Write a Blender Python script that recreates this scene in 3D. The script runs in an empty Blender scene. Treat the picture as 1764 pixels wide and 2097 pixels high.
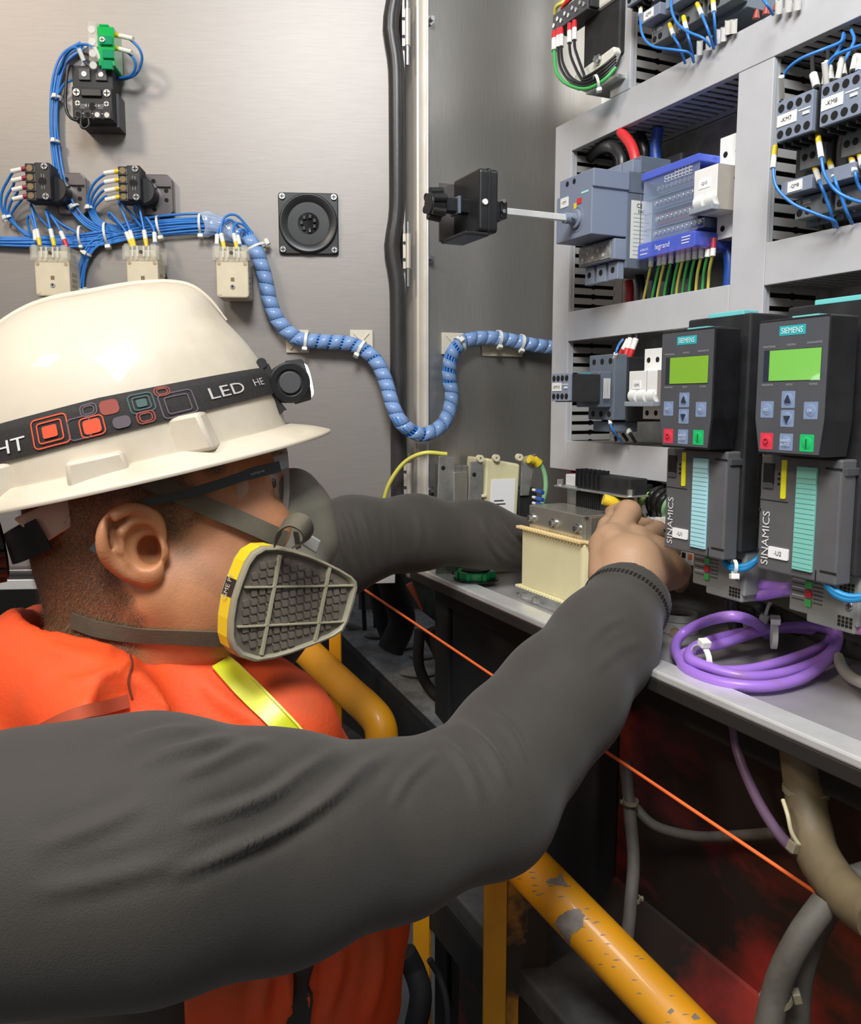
import bpy, math, random
import numpy as np
from math import sin, cos, pi, atan, radians, sqrt
from mathutils import Vector, Matrix
from mathutils.bvhtree import BVHTree
random.seed(7); rng = np.random.default_rng(7)
S = bpy.context.scene; C = S.collection

# ------------------------------------------------ camera, world, lights, exposure
F = 1764.0; PIT = atan(223.5/1764); CZ = 1.5
cam = bpy.data.cameras.new('camera'); camo = bpy.data.objects.new('camera', cam); C.objects.link(camo)
cam.sensor_fit = 'HORIZONTAL'; cam.sensor_width = 36; cam.lens = 36; cam.clip_start = .02
camo.location = (0, 0, CZ); camo.rotation_euler = (pi/2-PIT, 0, 0); S.camera = camo
w = bpy.data.worlds.new('world'); S.world = w; w.use_nodes = True
nt = w.node_tree; bg = nt.nodes['Background']
tc = nt.nodes.new('ShaderNodeTexCoord'); sx = nt.nodes.new('ShaderNodeSeparateXYZ'); rp = nt.nodes.new('ShaderNodeValToRGB')
mp = nt.nodes.new('ShaderNodeMapRange'); mp.inputs[1].default_value = -1; mp.inputs[2].default_value = 1
nt.links.new(tc.outputs['Generated'], sx.inputs[0]); nt.links.new(sx.outputs[2], mp.inputs[0]); nt.links.new(mp.outputs[0], rp.inputs[0]); nt.links.new(rp.outputs[0], bg.inputs[0])
rp.color_ramp.elements[0].color = (.05, .047, .045, 1); rp.color_ramp.elements[0].position = .3
rp.color_ramp.elements[1].color = (.80, .83, .90, 1); rp.color_ramp.elements[1].position = .85
bg.inputs[1].default_value = .42
def lamp(name, loc, tgt, power, size, col):
    l = bpy.data.lights.new(name, 'AREA'); l.energy = power; l.size = size; l.color = col
    o = bpy.data.objects.new(name, l); C.objects.link(o); o.location = loc
    o.rotation_euler = (Vector(tgt)-Vector(loc)).to_track_quat('-Z', 'Y').to_euler()
lamp('work_lamp', (-1.0, -.15, 2.6), (-.2, 1.0, 1.5), 12.5, .28, (1, .85, .68))
lamp('ceiling_lamp', (-.05, -.15, 2.5), (.75, .55, 1.5), 27, .5, (.95, .98, 1))
lamp('aisle_lamp', (-.9, -1.1, 1.7), (0, .8, 1.3), 1.6, .6, (1, .88, .72))
S.view_settings.view_transform = 'Standard'; S.view_settings.look = 'None'
S.view_settings.exposure = 0.0; S.view_settings.gamma = 1; S.view_settings.use_curve_mapping = False

# ------------------------------------------------ materials
MATS = {}
def mat(name, col, rough=.5, metal=0, noise=0, nscale=30, bump=0, bscale=200, stretch=None, alpha=1, emis=0, trans=0, coat=0, col2=None, sheen=0, coord='Object', lo=.35, hi=.7, sss=0):
    if name in MATS: return MATS[name]
    m = bpy.data.materials.new(name); m.use_nodes = True; N = m.node_tree; L = N.links; p = N.nodes['Principled BSDF']
    c = tuple(col)+(1,) if len(col) == 3 else col
    p.inputs['Base Color'].default_value = c; p.inputs['Roughness'].default_value = rough; p.inputs['Metallic'].default_value = metal
    p.inputs['Alpha'].default_value = alpha; p.inputs['Transmission Weight'].default_value = trans; p.inputs['Coat Weight'].default_value = coat
    if sheen: p.inputs['Sheen Weight'].default_value = sheen
    if sss: p.inputs['Subsurface Weight'].default_value = sss; p.inputs['Subsurface Radius'].default_value = (.01, .004, .002); p.inputs['Subsurface Scale'].default_value = 1
    if emis: p.inputs['Emission Color'].default_value = c; p.inputs['Emission Strength'].default_value = emis
    t = N.nodes.new('ShaderNodeTexCoord'); mpn = N.nodes.new('ShaderNodeMapping'); L.new(t.outputs[coord], mpn.inputs[0])
    if stretch: mpn.inputs['Scale'].default_value = stretch
    if noise or col2:
        n = N.nodes.new('ShaderNodeTexNoise'); n.inputs['Scale'].default_value = nscale; n.inputs['Detail'].default_value = 6; n.inputs['Roughness'].default_value = .6
        L.new(mpn.outputs[0], n.inputs['Vector']); r = N.nodes.new('ShaderNodeValToRGB'); L.new(n.outputs[0], r.inputs[0])
        a = r.color_ramp.elements[0]; b = r.color_ramp.elements[1]; a.position = lo; b.position = hi
        if col2: a.color = c; b.color = tuple(col2)+(1,)
        else: a.color = tuple(x*(1-noise) for x in c[:3])+(1,); b.color = tuple(min(1, x*(1+noise)) for x in c[:3])+(1,)
        L.new(r.outputs[0], p.inputs['Base Color'])
    if bump:
        n2 = N.nodes.new('ShaderNodeTexNoise'); n2.inputs['Scale'].default_value = bscale; n2.inputs['Detail'].default_value = 4
        L.new(mpn.outputs[0], n2.inputs['Vector']); b2 = N.nodes.new('ShaderNodeBump'); b2.inputs['Strength'].default_value = bump; b2.inputs['Distance'].default_value = .001
        L.new(n2.outputs[0], b2.inputs['Height']); L.new(b2.outputs[0], p.inputs['Normal'])
    MATS[name] = m; return m
STEEL_D = mat('brushed_steel_door', (.30, .275, .255), .46, .45, .045, 26, .06, 90, (1, 1, 22))
STEEL_W = mat('brushed_steel_wall', (.40, .385, .36), .34, .7, .06, 26, .06, 100, (22, 22, 1))
STEEL = mat('bare_steel', (.80, .79, .77), .35, .45, .1, 20, .05, 80)
ZINC = mat('zinc_plate', (.55, .56, .54), .38, .8, .25, 40)
CREAMP = mat('painted_frame', (.62, .56, .48), .4, .3, .08, 10)
RUBBER = mat('black_rubber_seal', (.035, .033, .033), .35, 0, .3, 30, .25, 90, (1, 1, .4))
DUCT = mat('grey_duct_plastic', (.50, .50, .515), .45, 0, .03, 40)
DUCT_I = mat('grey_duct_wall', (.36, .355, .35), .5, 0, .03, 40)
BLK = mat('black_plastic', (.012, .012, .013), .38, 0, .3, 60)
BLKM = mat('matt_black_plastic', (.018, .018, .019), .6, 0, .3, 60)
HOLE = mat('black_and_recess_shade', (.004, .004, .004), .8)  # near-black, mostly put in as the shade of holes, slots and gaps
CHAR = mat('charcoal_plastic', (.065, .066, .07), .5, 0, .08, 80)
GREYD = mat('blue_grey_plastic', (.125, .15, .185), .45, 0, .06, 60)
GREYL = mat('light_blue_grey_plastic', (.22, .255, .33), .45, 0, .06, 60)
GREYW = mat('pale_grey_plastic', (.62, .62, .60), .4, 0, .04, 60)
WARM = mat('warm_grey_plastic', (.36, .32, .28), .5, 0, .05, 60)
WHITE = mat('white_plastic', (.8, .8, .77), .4, 0, .03, 60)
NYLON = mat('natural_nylon', (.80, .80, .74), .35, 0, .04, 60)
CREAM = mat('cream_plastic', (.68, .60, .43), .38, 0, .08, 25)
CLEAR = mat('clear_cover', (.92, .88, .74), .12, alpha=.24, coat=.6)
BLUE = mat('blue_wire_insulation', (.035, .21, .62), .35, 0, .1, 90)
BLUED = mat('dark_blue_cable', (.02, .08, .40), .4, 0, .1, 90)
GREEN = mat('green_wire_insulation', (.06, .42, .10), .4)
YELG = mat('yellow_wire_insulation', (.72, .66, .12), .4)
WBLK = mat('black_wire_insulation', (.02, .02, .021), .32)
RED = mat('red_cable', (.62, .03, .035), .4)
YEL = mat('yellow_ferrule', (.80, .58, .03), .4)
PURP = mat('purple_bus_cable', (.34, .17, .62), .35, 0, 0, 45, .1, 90, col2=(.30, .16, .34), lo=.55, hi=.75)
CHROME = mat('screw_steel', (.5, .5, .5), .28, .95)
SLEEVE = mat('white_marker_sleeve', (.82, .80, .74), .5)
INK = mat('black_ink', (.03, .03, .03), .6)
INKW = mat('white_ink', (.8, .8, .8), .5)
TEAL = mat('teal_logo', (.02, .42, .45), .45)

# ------------------------------------------------ pixel rays and frames
def ray(px, py):
    x = (px-882)/F; y = -(py-1048.5)/F; c, s = cos(PIT), sin(PIT)
    return Vector((x, c+y*s, -s+y*c))
CAM = Vector((0, 0, CZ))
def W(px, py, Y):
    r = ray(px, py); return CAM + r*(Y/r.y)
def P2(v):      # world point -> pixel
    d = Vector(v)-CAM; c, s = cos(PIT), sin(PIT)
    z = d.y*c-d.z*s; return (882+F*d.x/z, 1048.5-F*(d.y*s+d.z*c)/z)
class Fr:       # a frame: local x right, y into the surface, z up
    def __init__(s, o, R): s.o = Vector(o); s.R = R.to_3x3(); s.Ri = s.R.inverted()
    def w(s, v): return s.R @ Vector(v) + s.o
    def l(s, v): return s.Ri @ (Vector(v)-s.o)
    def px(s, px, py, y=0):
        r = s.Ri @ ray(px, py); c = s.Ri @ (CAM-s.o); k = (y-c.y)/r.y; return c + r*k
def rotz(a): return Matrix.Rotation(a, 3, 'Z')
th = radians(24.6)
PAN = Fr((.65*cos(th), .65*sin(th), 0), rotz(-(pi/2-th)))      # x along the panel, y into it
HX = PAN.px(868, 600, -.15).x
Hw = PAN.w((HX, -.15, 0))
DOOR = Fr(Hw, rotz(radians(4.6)))
SIDE = Fr(Hw, rotz(th))
WLD = Fr((0, 0, 0), Matrix.Identity(3))

# ------------------------------------------------ mesh builder
def crom(P, n=6):
    P = [Vector(p) for p in P]
    if len(P) < 3: return P
    Q = [P[0]*2-P[1]]+P+[P[-1]*2-P[-2]]; out = []
    for i in range(1, len(Q)-2):
        a, b, c, d = Q[i-1:i+3]
        for k in range(n):
            t = k/n; out.append(.5*((2*b)+(c-a)*t+(2*a-5*b+4*c-d)*t*t+(3*b-a-3*c+d)*t**3))
    out.append(P[-1]); return out
def frames(P):
    T = []
    for i in range(len(P)):
        t = P[min(i+1, len(P)-1)]-P[max(i-1, 0)]; T.append(t.normalized() if t.length > 1e-9 else Vector((0, 0, 1)))
    u = T[0].orthogonal().normalized(); U = []
    for t in T:
        u = u-t*u.dot(t); u = u.normalized() if u.length > 1e-6 else t.orthogonal().normalized(); U.append(u)
    return T, U
class M:
    def __init__(s): s.v = []; s.f = []
    def add(s, v, f):
        n = len(s.v); s.v += [tuple(p) for p in v]; s.f += [tuple(i+n for i in q) for q in f]; return s
    def box(s, x0, x1, y0, y1, z0, z1):
        return s.add([(x, y, z) for x in (x0, x1) for y in (y0, y1) for z in (z0, z1)], [(0, 1, 3, 2), (4, 6, 7, 5), (0, 4, 5, 1), (2, 3, 7, 6), (0, 2, 6, 4), (1, 5, 7, 3)])
    def prism(s, poly, a0, a1, axis='y'):
        n = len(poly); v = []
        for a in (a0, a1):
            for p, q in poly: v.append((p, a, q) if axis == 'y' else ((a, p, q) if axis == 'x' else (p, q, a)))
        return s.add(v, [tuple(range(n)), tuple(range(2*n-1, n-1, -1))]+[(i, i+n, (i+1) % n+n, (i+1) % n) for i in range(n)])
    def cyl(s, a, b, r, n=16, r2=None):
        a = Vector(a); b = Vector(b); t = (b-a).normalized(); u = t.orthogonal().normalized(); w = t.cross(u); r2 = r if r2 is None else r2; v = []
        for p, rr in ((a, r), (b, r2)):
            for i in range(n): v.append(p+(u*cos(2*pi*i/n)+w*sin(2*pi*i/n))*rr)
        return s.add(v, [tuple(range(n-1, -1, -1)), tuple(range(n, 2*n))]+[(i, (i+1) % n, (i+1) % n+n, i+n) for i in range(n)])
    def ring(s, a, b, r0, r1, n=24):     # hollow cylinder, inner r0, outer r1
        a = Vector(a); b = Vector(b); t = (b-a).normalized(); u = t.orthogonal().normalized(); w = t.cross(u); v = []
        for p, rr in ((a, r0), (a, r1), (b, r1), (b, r0)):
            for i in range(n): v.append(p+(u*cos(2*pi*i/n)+w*sin(2*pi*i/n))*rr)
        return s.add(v, [(i+k*n, (i+1) % n+k*n, (i+1) % n+((k+1) % 4)*n, i+((k+1) % 4)*n) for k in range(4) for i in range(n)])
    def tube(s, P, r, n=10, sm=6, raw=False):
        P = [Vector(p) for p in P] if raw else crom(P, sm); T, U = frames(P); v = []; m = len(P)
        for k in range(m):
            w = T[k].cross(U[k]); rr = r(k/(m-1)) if callable(r) else r
            for i in range(n): v.append(P[k]+(U[k]*cos(2*pi*i/n)+w*sin(2*pi*i/n))*rr)
        return s.add(v, [(k*n+i, k*n+(i+1) % n, (k+1)*n+(i+1) % n, (k+1)*n+i) for k in range(m-1) for i in range(n)]+[tuple(range(n-1, -1, -1)), tuple(range((m-1)*n, m*n))])
    def strip(s, P, Nn, wd, thk, sm=6):   # flat band: P centre line, Nn normals, wd width
        k = len(P); v = []
        for i in range(k):
            t = (P[min(i+1, k-1)]-P[max(i-1, 0)]).normalized(); nn = Nn[i].normalized(); b = t.cross(nn).normalized(); ww = wd[i]/2 if hasattr(wd, '__len__') else wd/2
            v += [P[i]-b*ww, P[i]+b*ww, P[i]+b*ww+nn*thk, P[i]-b*ww+nn*thk]
        f = [(4*i+j, 4*i+(j+1) % 4, 4*i+4+(j+1) % 4, 4*i+4+j) for i in range(k-1) for j in range(4)]
        return s.add(v, f+[(3, 2, 1, 0), (4*k-4, 4*k-3, 4*k-2, 4*k-1)])
    def sph(s, c, r, n=12, m=8, q=(1, 1, 1)):
        v = [(c[0]+r*q[0]*sin(pi*j/m)*cos(2*pi*i/n), c[1]+r*q[1]*sin(pi*j/m)*sin(2*pi*i/n), c[2]+r*q[2]*cos(pi*j/m)) for j in range(m+1) for i in range(n)]
        return s.add(v, [(j*n+i, (j+1)*n+i, (j+1)*n+(i+1) % n, j*n+(i+1) % n) for j in range(m) for i in range(n)])
def setp(o, label=None, cat=None, group=None, kind=None):
    for k, v in (('label', label), ('category', cat), ('group', group), ('kind', kind)):
        if v: o[k] = v
    return o
def mkobj(name, mb, m, parent=None, bev=0, smooth=False, off=None):
    me = bpy.data.meshes.new(name); v = mb.v
    if off is not None: v = [(p[0]-off[0], p[1]-off[1], p[2]-off[2]) for p in v]
    me.from_pydata(v, [], mb.f); me.validate(); me.materials.append(m)
    import bmesh
    b = bmesh.new(); b.from_mesh(me); bmesh.ops.remove_doubles(b, verts=b.verts, dist=1e-7); bmesh.ops.recalc_face_normals(b, faces=b.faces); b.to_mesh(me); b.free()
    if smooth: me.polygons.foreach_set('use_smooth', [True]*len(me.polygons)); me.set_sharp_from_angle(angle=radians(50 if smooth is True else smooth))
    o = bpy.data.objects.new(name, me); C.objects.link(o)
    if parent: o.parent = parent
    if bev:
        d = o.modifiers.new('bevel', 'BEVEL'); d.width = bev; d.segments = 2; d.limit_method = 'ANGLE'; d.angle_limit = radians(40)
    return o
class Dev:      # a thing: an Empty at its base, parts given in the frame's own coordinates
    def __init__(s, fr, name, label, cat, at, group=None):
        s.fr = fr; s.at = Vector(at); o = bpy.data.objects.new(name, None); C.objects.link(o); o.empty_display_size = .02
        mm = fr.R.to_4x4(); mm.translation = fr.w(at); o.matrix_world = mm; o.location = mm.translation; o.rotation_euler = fr.R.to_euler(); s.o = o; setp(o, label, cat, group)
    def part(s, name, mb, m, parent=None, bev=0, smooth=False, label=None):
        return setp(mkobj(name, mb, m, parent or s.o, bev, smooth, s.at), label)
    def text(s, t, x, y, z, h, m, parent=None, wd=None, rot=0, al='CENTER', rx=pi/2, rz=0, thk=.0002):
        me = textmesh(t, h, wd, al, thk); me.materials.append(m); o = bpy.data.objects.new('lettering', me); C.objects.link(o)
        me.transform(Matrix.Translation(Vector((x, y, z))-s.at) @ Matrix.Rotation(rz, 4, 'Z') @ Matrix.Rotation(rx, 4, 'X') @ Matrix.Rotation(rot, 4, 'Z'))
        o.parent = parent or s.o; return o
def textmesh(t, h, wd=None, al='CENTER', thk=.0002):
    cu = bpy.data.curves.new('t', 'FONT'); cu.body = t; cu.size = 1; cu.align_x = 'LEFT'; cu.extrude = 0; cu.resolution_u = 3; cu.fill_mode = 'FRONT'
    o = bpy.data.objects.new('t', cu); C.objects.link(o); dg = bpy.context.evaluated_depsgraph_get(); me = bpy.data.meshes.new_from_object(o.evaluated_get(dg))
    bpy.data.objects.remove(o); bpy.data.curves.remove(cu)
    n = len(me.vertices); a = np.zeros(n*3); me.vertices.foreach_get('co', a); a = a.reshape(-1, 3)
    lo = a.min(0); hi = a.max(0); sc = h/max(hi[1]-lo[1], .5); sxx = sc if not wd else wd/(hi[0]-lo[0])
    cx = {'CENTER': (lo[0]+hi[0])/2, 'LEFT': lo[0]}[al]; a[:, 0] = (a[:, 0]-cx)*sxx; a[:, 1] = (a[:, 1]-(lo[1]+hi[1])/2)*sc; a[:, 2] = thk
    me.vertices.foreach_set('co', a.ravel()); me.update(); me.name = 'lettering'; me.materials.clear(); return me
def rrect(x0, x1, z0, z1, r, n=4):
    o = []
    for cx, cz, a in ((x1-r, z1-r, 0), (x0+r, z1-r, 90), (x0+r, z0+r, 180), (x1-r, z0+r, 270)):
        for i in range(n+1):
            t = radians(a+90*i/n); o.append((cx+r*cos(t), cz+r*sin(t)))
    return o
def wire(pts, r, m, label, group=None, name='wire', cat='wire', ends=(), n=8, sm=6):
    """pts: world points. ends: list of (end 0/-1, sleeve length, sleeve material, ferrule material)"""
    P = crom(pts, sm); o0 = P[0]; d = Dev(WLD, name, label, cat, o0, group)
    # the insulation is the thing's own mesh
    d.part('insulation', M().tube(P, r, n, raw=True), m, smooth=80)
    for e, sl, ms, mf in ends:
        a = P[0] if e == 0 else P[-1]; b = P[1] if e == 0 else P[-2]; t = (b-a).normalized()
        if ms: d.part('marker_sleeve', M().cyl(a+t*.002, a+t*(.002+sl), r*1.75, 10), ms, smooth=True)
        if mf: d.part('ferrule', M().cyl(a-t*.006, a+t*.004, r*1.6, 10, r*1.9), mf, smooth=True)
    return d
def tie(fr, c, ax, r, label, head=1, name='cable_tie', grp=None, hd=(0, -1, 0), wd=.003, m=None):
    """ring round axis ax at c (world), with a head"""
    m = m or NYLON; head *= .62; d = Dev(WLD, name, label, 'cable tie', c, grp); ax = Vector(ax).normalized(); c = Vector(c)
    d.part('band', M().ring(c-ax*wd/2, c+ax*wd/2, r, r+.0011, 20), m, smooth=True)
    if head:
        h = Vector(hd); h = (h-ax*h.dot(ax)).normalized(); p = c+h*(r+.001); b = ax.cross(h)
        mm = M(); a0 = .0032*head; q = [p+ax*i*a0+b*j*a0+h*k*.0045*head for i in (-1, 1) for j in (-1, 1) for k in (0, 1)]
        mm.add(q, [(0, 1, 3, 2), (4, 6, 7, 5), (0, 4, 5, 1), (2, 3, 7, 6), (0, 2, 6, 4), (1, 5, 7, 3)]); d.part('tie_head', mm, m, bev=.0008)
    return d
# ================================================ CABINET
Zt = 2.25; ZF = 1.262     # cabinet top, tray floor
cab = Dev(PAN, 'electrical_cabinet', 'large stainless steel control cabinet with its door swung open to the left', 'cabinet', (HX, -.15, ZF))
cab.part('side_wall', M().box(HX-.003, HX, -.148, .10, ZF, Zt), STEEL_W)
cab.part('back_wall', M().box(HX, .05, .10, .104, ZF, Zt), STEEL_W)
xa = PAN.px(838, 600, -.152).x
fp = cab.part('front_post', M().box(xa+.006, HX+.004, -.162, -.146, ZF-.018, Zt), CREAMP, bev=.003)
cab.part('corner_flange', M().box(HX-.001, HX+.012, -.150, -.1475, ZF, Zt), STEEL, bev=.001)
cab.part('mounting_plate', M().box(-1.04, .0, .086, .089, 1.40, Zt), ZINC)
tr = cab.part('floor_tray', M().box(HX, .0, -.148, .10, ZF-.003, ZF), mat('tray_steel', (.46, .44, .45), .36, .45, .12, 12), bev=.0005)
cab.part('front_lip', M().box(HX-.01, .0, -.168, -.140, ZF-.002, ZF+.006), STEEL, bev=.002)
cab.part('lower_flange', M().box(HX-.01, .0, -.168, -.160, ZF-.014, ZF-.002), mat('flange_dark', (.02, .017, .016), .6, 0), bev=.001)
for z_ in (DOOR.px(840, 115, -.01).z, DOOR.px(840, 515, -.01).z, 1.19):
    pass
# door
DZ0 = DOOR.px(50, 1163, 0).z
dr = cab.part('door', M(), STEEL_D)
def dpart(name, mb, m, parent=None, bev=0, smooth=False):
    v = [tuple(PAN.l(DOOR.w(p))) for p in mb.v]; mb.v = v; return cab.part(name, mb, m, parent, bev, smooth)
bpy.data.objects.remove(dr)
xd = DOOR.px(806, 600, 0).x
door = dpart('door', M().box(-.78, xd, 0, .003, DZ0, Zt), STEEL_D)
zs = [DZ0+(Zt-DZ0)*i/60 for i in range(61)]
hz = [DOOR.px(840, 80, 0).z, DOOR.px(840, 530, 0).z]
P = []
for z in zs:
    b = sum(math.exp(-((z-h-.012)/.032)**2) for h in hz); P.append(Vector((xd+.006-.0075*min(b, 1), -.006, z)))
dpart('door_gasket', M().tube(P, .0115, 14, raw=True), RUBBER, door, smooth=80)
dpart('door_edge', M().box(xd+.013, xd+.0165, -.010, .006, DZ0, Zt), mat('edge_steel', (.3, .28, .26), .4, .6), door, bev=.0005)
dpart('lower_seal', M().tube([(-.78, -.008, DZ0-.004), (-.3, -.008, DZ0-.004), (xd, -.008, DZ0-.004)], .008, 12), mat('seal_sheen', (.10, .09, .09), .2, .4), door, smooth=80)
dpart('lower_edge', M().box(-.78, xd, -.012, .006, DZ0-.028, DZ0-.014), STEEL, door, bev=.001)
for zz in hz+[DOOR.px(840, 990, 0).z]:
    xk = xd+.0195
    h = dpart('hinge', M().box(xd+.0125, xk+.004, -.0175, -.0155, zz-.016, zz+.030).cyl((xk, -.019, zz-.016), (xk, -.019, zz+.030), .0035, 12), mat('hinge_steel', (.6, .55, .47), .35, .4), door, bev=.0004, smooth=True)
    dpart('hinge_pin', M().cyl((xk, -.019, zz-.04), (xk, -.019, zz+.045), .0024, 10), CHROME, h, smooth=True)
    for q in (-.004, .018): dpart('hinge_screw', M().cyl((xd+.0145, -.0185, zz+q), (xd+.0145, -.0165, zz+q), .0022, 10), BLKM, h)
for py in (45, 532, 1003):
    p = SIDE.px(878, py, 0); v = M().cyl((p.x, 0, p.z), (p.x, -.006, p.z), .006, 6).cyl((p.x, -.006, p.z), (p.x, -.014, p.z), .003, 10)
    v.v = [tuple(PAN.l(SIDE.w(q))) for q in v.v]; cab.part('stud_nut', v, CHROME, smooth=True)

# ================================================ WIRING DUCTS (each duct a thing)
def duct(label, x0, x1, z0, z1, vertical, ydepth=.078, side='right', rng_=None):
    d = Dev(PAN, 'wiring_duct', label, 'cable duct', (x0, .086, z0), 'grey slotted wiring ducts framing the mounting plate')
    d.part('lid', M().box(x0, x1, -.004, .001, z0, z1).box(x0+.0006, x0+.002, 0, .006, z0, z1).box(x1-.002, x1-.0006, 0, .006, z0, z1) if vertical else M().box(x0, x1, -.004, .001, z0, z1).box(x0, x1, 0, .006, z0+.0006, z0+.002).box(x0, x1, 0, .006, z1-.002, z1-.0006), DUCT, bev=.0008)
    d.part('base', M().box(x0+.002, x1-.002, .080, .086, z0+.001, z1-.001), DUCT_I)
    # slotted walls: comb fingers
    a0, a1 = (z0, z1) if vertical else (x0, x1)
    if rng_: a0, a1 = rng_
    n = int((a1-a0)/.0125); mm = M(); st = (a1-a0)/max(n, 1)
    for sgn in (0, 1):
        c = (x0+.001, x0+.0025) if (vertical and not sgn) else ((x1-.0025, x1-.001) if vertical else ((z0+.001, z0+.0025) if not sgn else (z1-.0025, z1-.001)))
        if vertical and not sgn and x0 < -1: continue
        for k in range(n):
            m0 = a0+k*st; q = [(.001, .05), (.001, .85), (.032, .85), (.036, .70), (.040, .85), (.070, .85), (.070, .05), (.040, .05), (.036, .2), (.032, .05)]
            poly = [(y, m0+t*st*.78) for y, t in q]
            if vertical: mm.prism([(y, z) for y, z in poly], c[0], c[1], 'x')
            else: mm.prism([(x, y) for y, x in poly], c[0], c[1], 'z')
        if vertical: mm.box(c[0], c[1], .069, .082, a0, a1)
        else: mm.box(a0, a1, .069, .082, c[0], c[1])
    d.part("slot_shade_fill", M().box(x0+.006, x1-.006, .003, .078, z0+.004, z1-.004), HOLE)  # near-black block gives the slots their shade, standing in for packed wires
    p = d.part('slotted_wall', mm, DUCT_I); p['kind'] = 'stuff'
    return d
duct('tall grey vertical duct at the far left edge of the panel by the steel wall', -1.014, -.976, 1.411, 1.860, True)
duct('long sloping grey duct across the top below the blue wired contactors', -.9755, .0, 1.821, 1.860, False)
duct('short vertical grey duct standing above the long top duct beside the black transformer', -.896, -.858, 1.8605, 2.24, True)
duct('vertical grey duct in the middle between the white breaker and the stickered contactors', -.685, -.640, 1.5805, 1.8205, True)
duct('middle grey duct under the blue terminal block above the left drive', -.9755, -.6855, 1.5805, 1.6185, False)
duct('grey duct at the right edge under the motor breakers above the right drive', -.6395, .0, 1.612, 1.652, False)
duct('lowest grey duct at the panel bottom left of the drives', -.9755, -.632, 1.411, 1.450, False)
# ================================================ DEVICES ON THE MOUNTING PLATE
def XP(px, y): return PAN.px(px, 825, y).x
def ZP(px, py, y): return PAN.px(px, py, y).z
def PW(px, py, y): return PAN.w(PAN.px(px, py, y))
def hole(mm, x, y, z, r=.0032, n=14): mm.cyl((x, y-.0003, z), (x, y+.0005, z), r, n)  # flat disc on the face; the hole's shade is its dark colour
def screwp(d, x, y, z, r=.0025, parent=None, name='screw', L=.0015):
    s = d.part(name, M().cyl((x, y-L, z), (x, y+.001, z), r, 14), CHROME, parent, bev=.0003, smooth=True)
    d.part('screw_slot', M().box(x-r*.75, x+r*.75, y-L-.0002, y-L+.0002, z-r*.13, z+r*.13).box(x-r*.13, x+r*.13, y-L-.0002, y-L+.0002, z-r*.75, z+r*.75), HOLE, s); return s
def aux_block(label, x0, z0, yf, text, w=.0385, h=.033, back=.03, ribs=True, grp='auxiliary contact blocks'):
    x1 = x0+w; z1 = z0+h
    d = Dev(PAN, 'auxiliary_contact_block', label, 'contact block', (x0, yf+back, z0), grp)
    mm = M().box(x0+.0015, x1+.001, yf+.004, yf+back, z0-.001, z1-.001)
    d.part('housing', mm, BLKM, bev=.0006)
    if ribs:
        for k in range(4): d.part('rib', M().box(x0+.004+k*.009, x0+.006+k*.009, yf+.005, yf+back, z0-.0045, z0-.001), BLKM)
    f = d.part('face', M().prism(rrect(x0, x1, z0, z1, .001), yf, yf+.0045), GREYL, bev=.0004)
    for j, zz in enumerate((z0+h*.17, z0+h*.82)):
        for k in range(4): mm = M(); hole(mm, x0+w*(.13+k*.245), yf, zz, .0034); d.part('terminal_hole', mm, HOLE, f)
    d.part('label_plate', M().box(x0+.001, x0+w*.58, yf-.0006, yf, z0+h*.36, z0+h*.66), WHITE, f, bev=.0003)
    d.part('slider', M().box(x0+w*.62, x0+w*.95, yf-.0004, yf, z0+h*.58, z0+h*.61).box(x0+w*.75, x0+w*.92, yf-.0009, yf, z0+h*.45, z0+h*.52), WHITE, f)
    if text: d.text(text, x0+w*.30, yf-.0007, z0+h*.51, .0036, INK, f)
    return d
KM = []
for t, x0, lb in (('-KM7', XP(1563, -.05), 'contact block marked KM7, leftmost of the row above the right drive'), ('-KM8', XP(1648, -.05), 'contact block marked KM8, second of the row at the upper right'), ('-KM9', XP(1746, -.05), 'contact block cut by the right photo edge beside KM8')):
    KM.append(aux_block(lb, x0, 1.7245, -.05, t))
aux_block('contact block marked KM10 sticking out left of the grey contactor', XP(1130, -.1), 1.502, -.1, '-KM10', w=.0355, h=.0315, back=.042, ribs=False)
x0 = XP(1262, -.03); aux_block('contact block cut by the top edge above the short vertical duct', x0, ZP(1262, 30, -.03), -.03, None, w=.038, h=.034)
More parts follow.
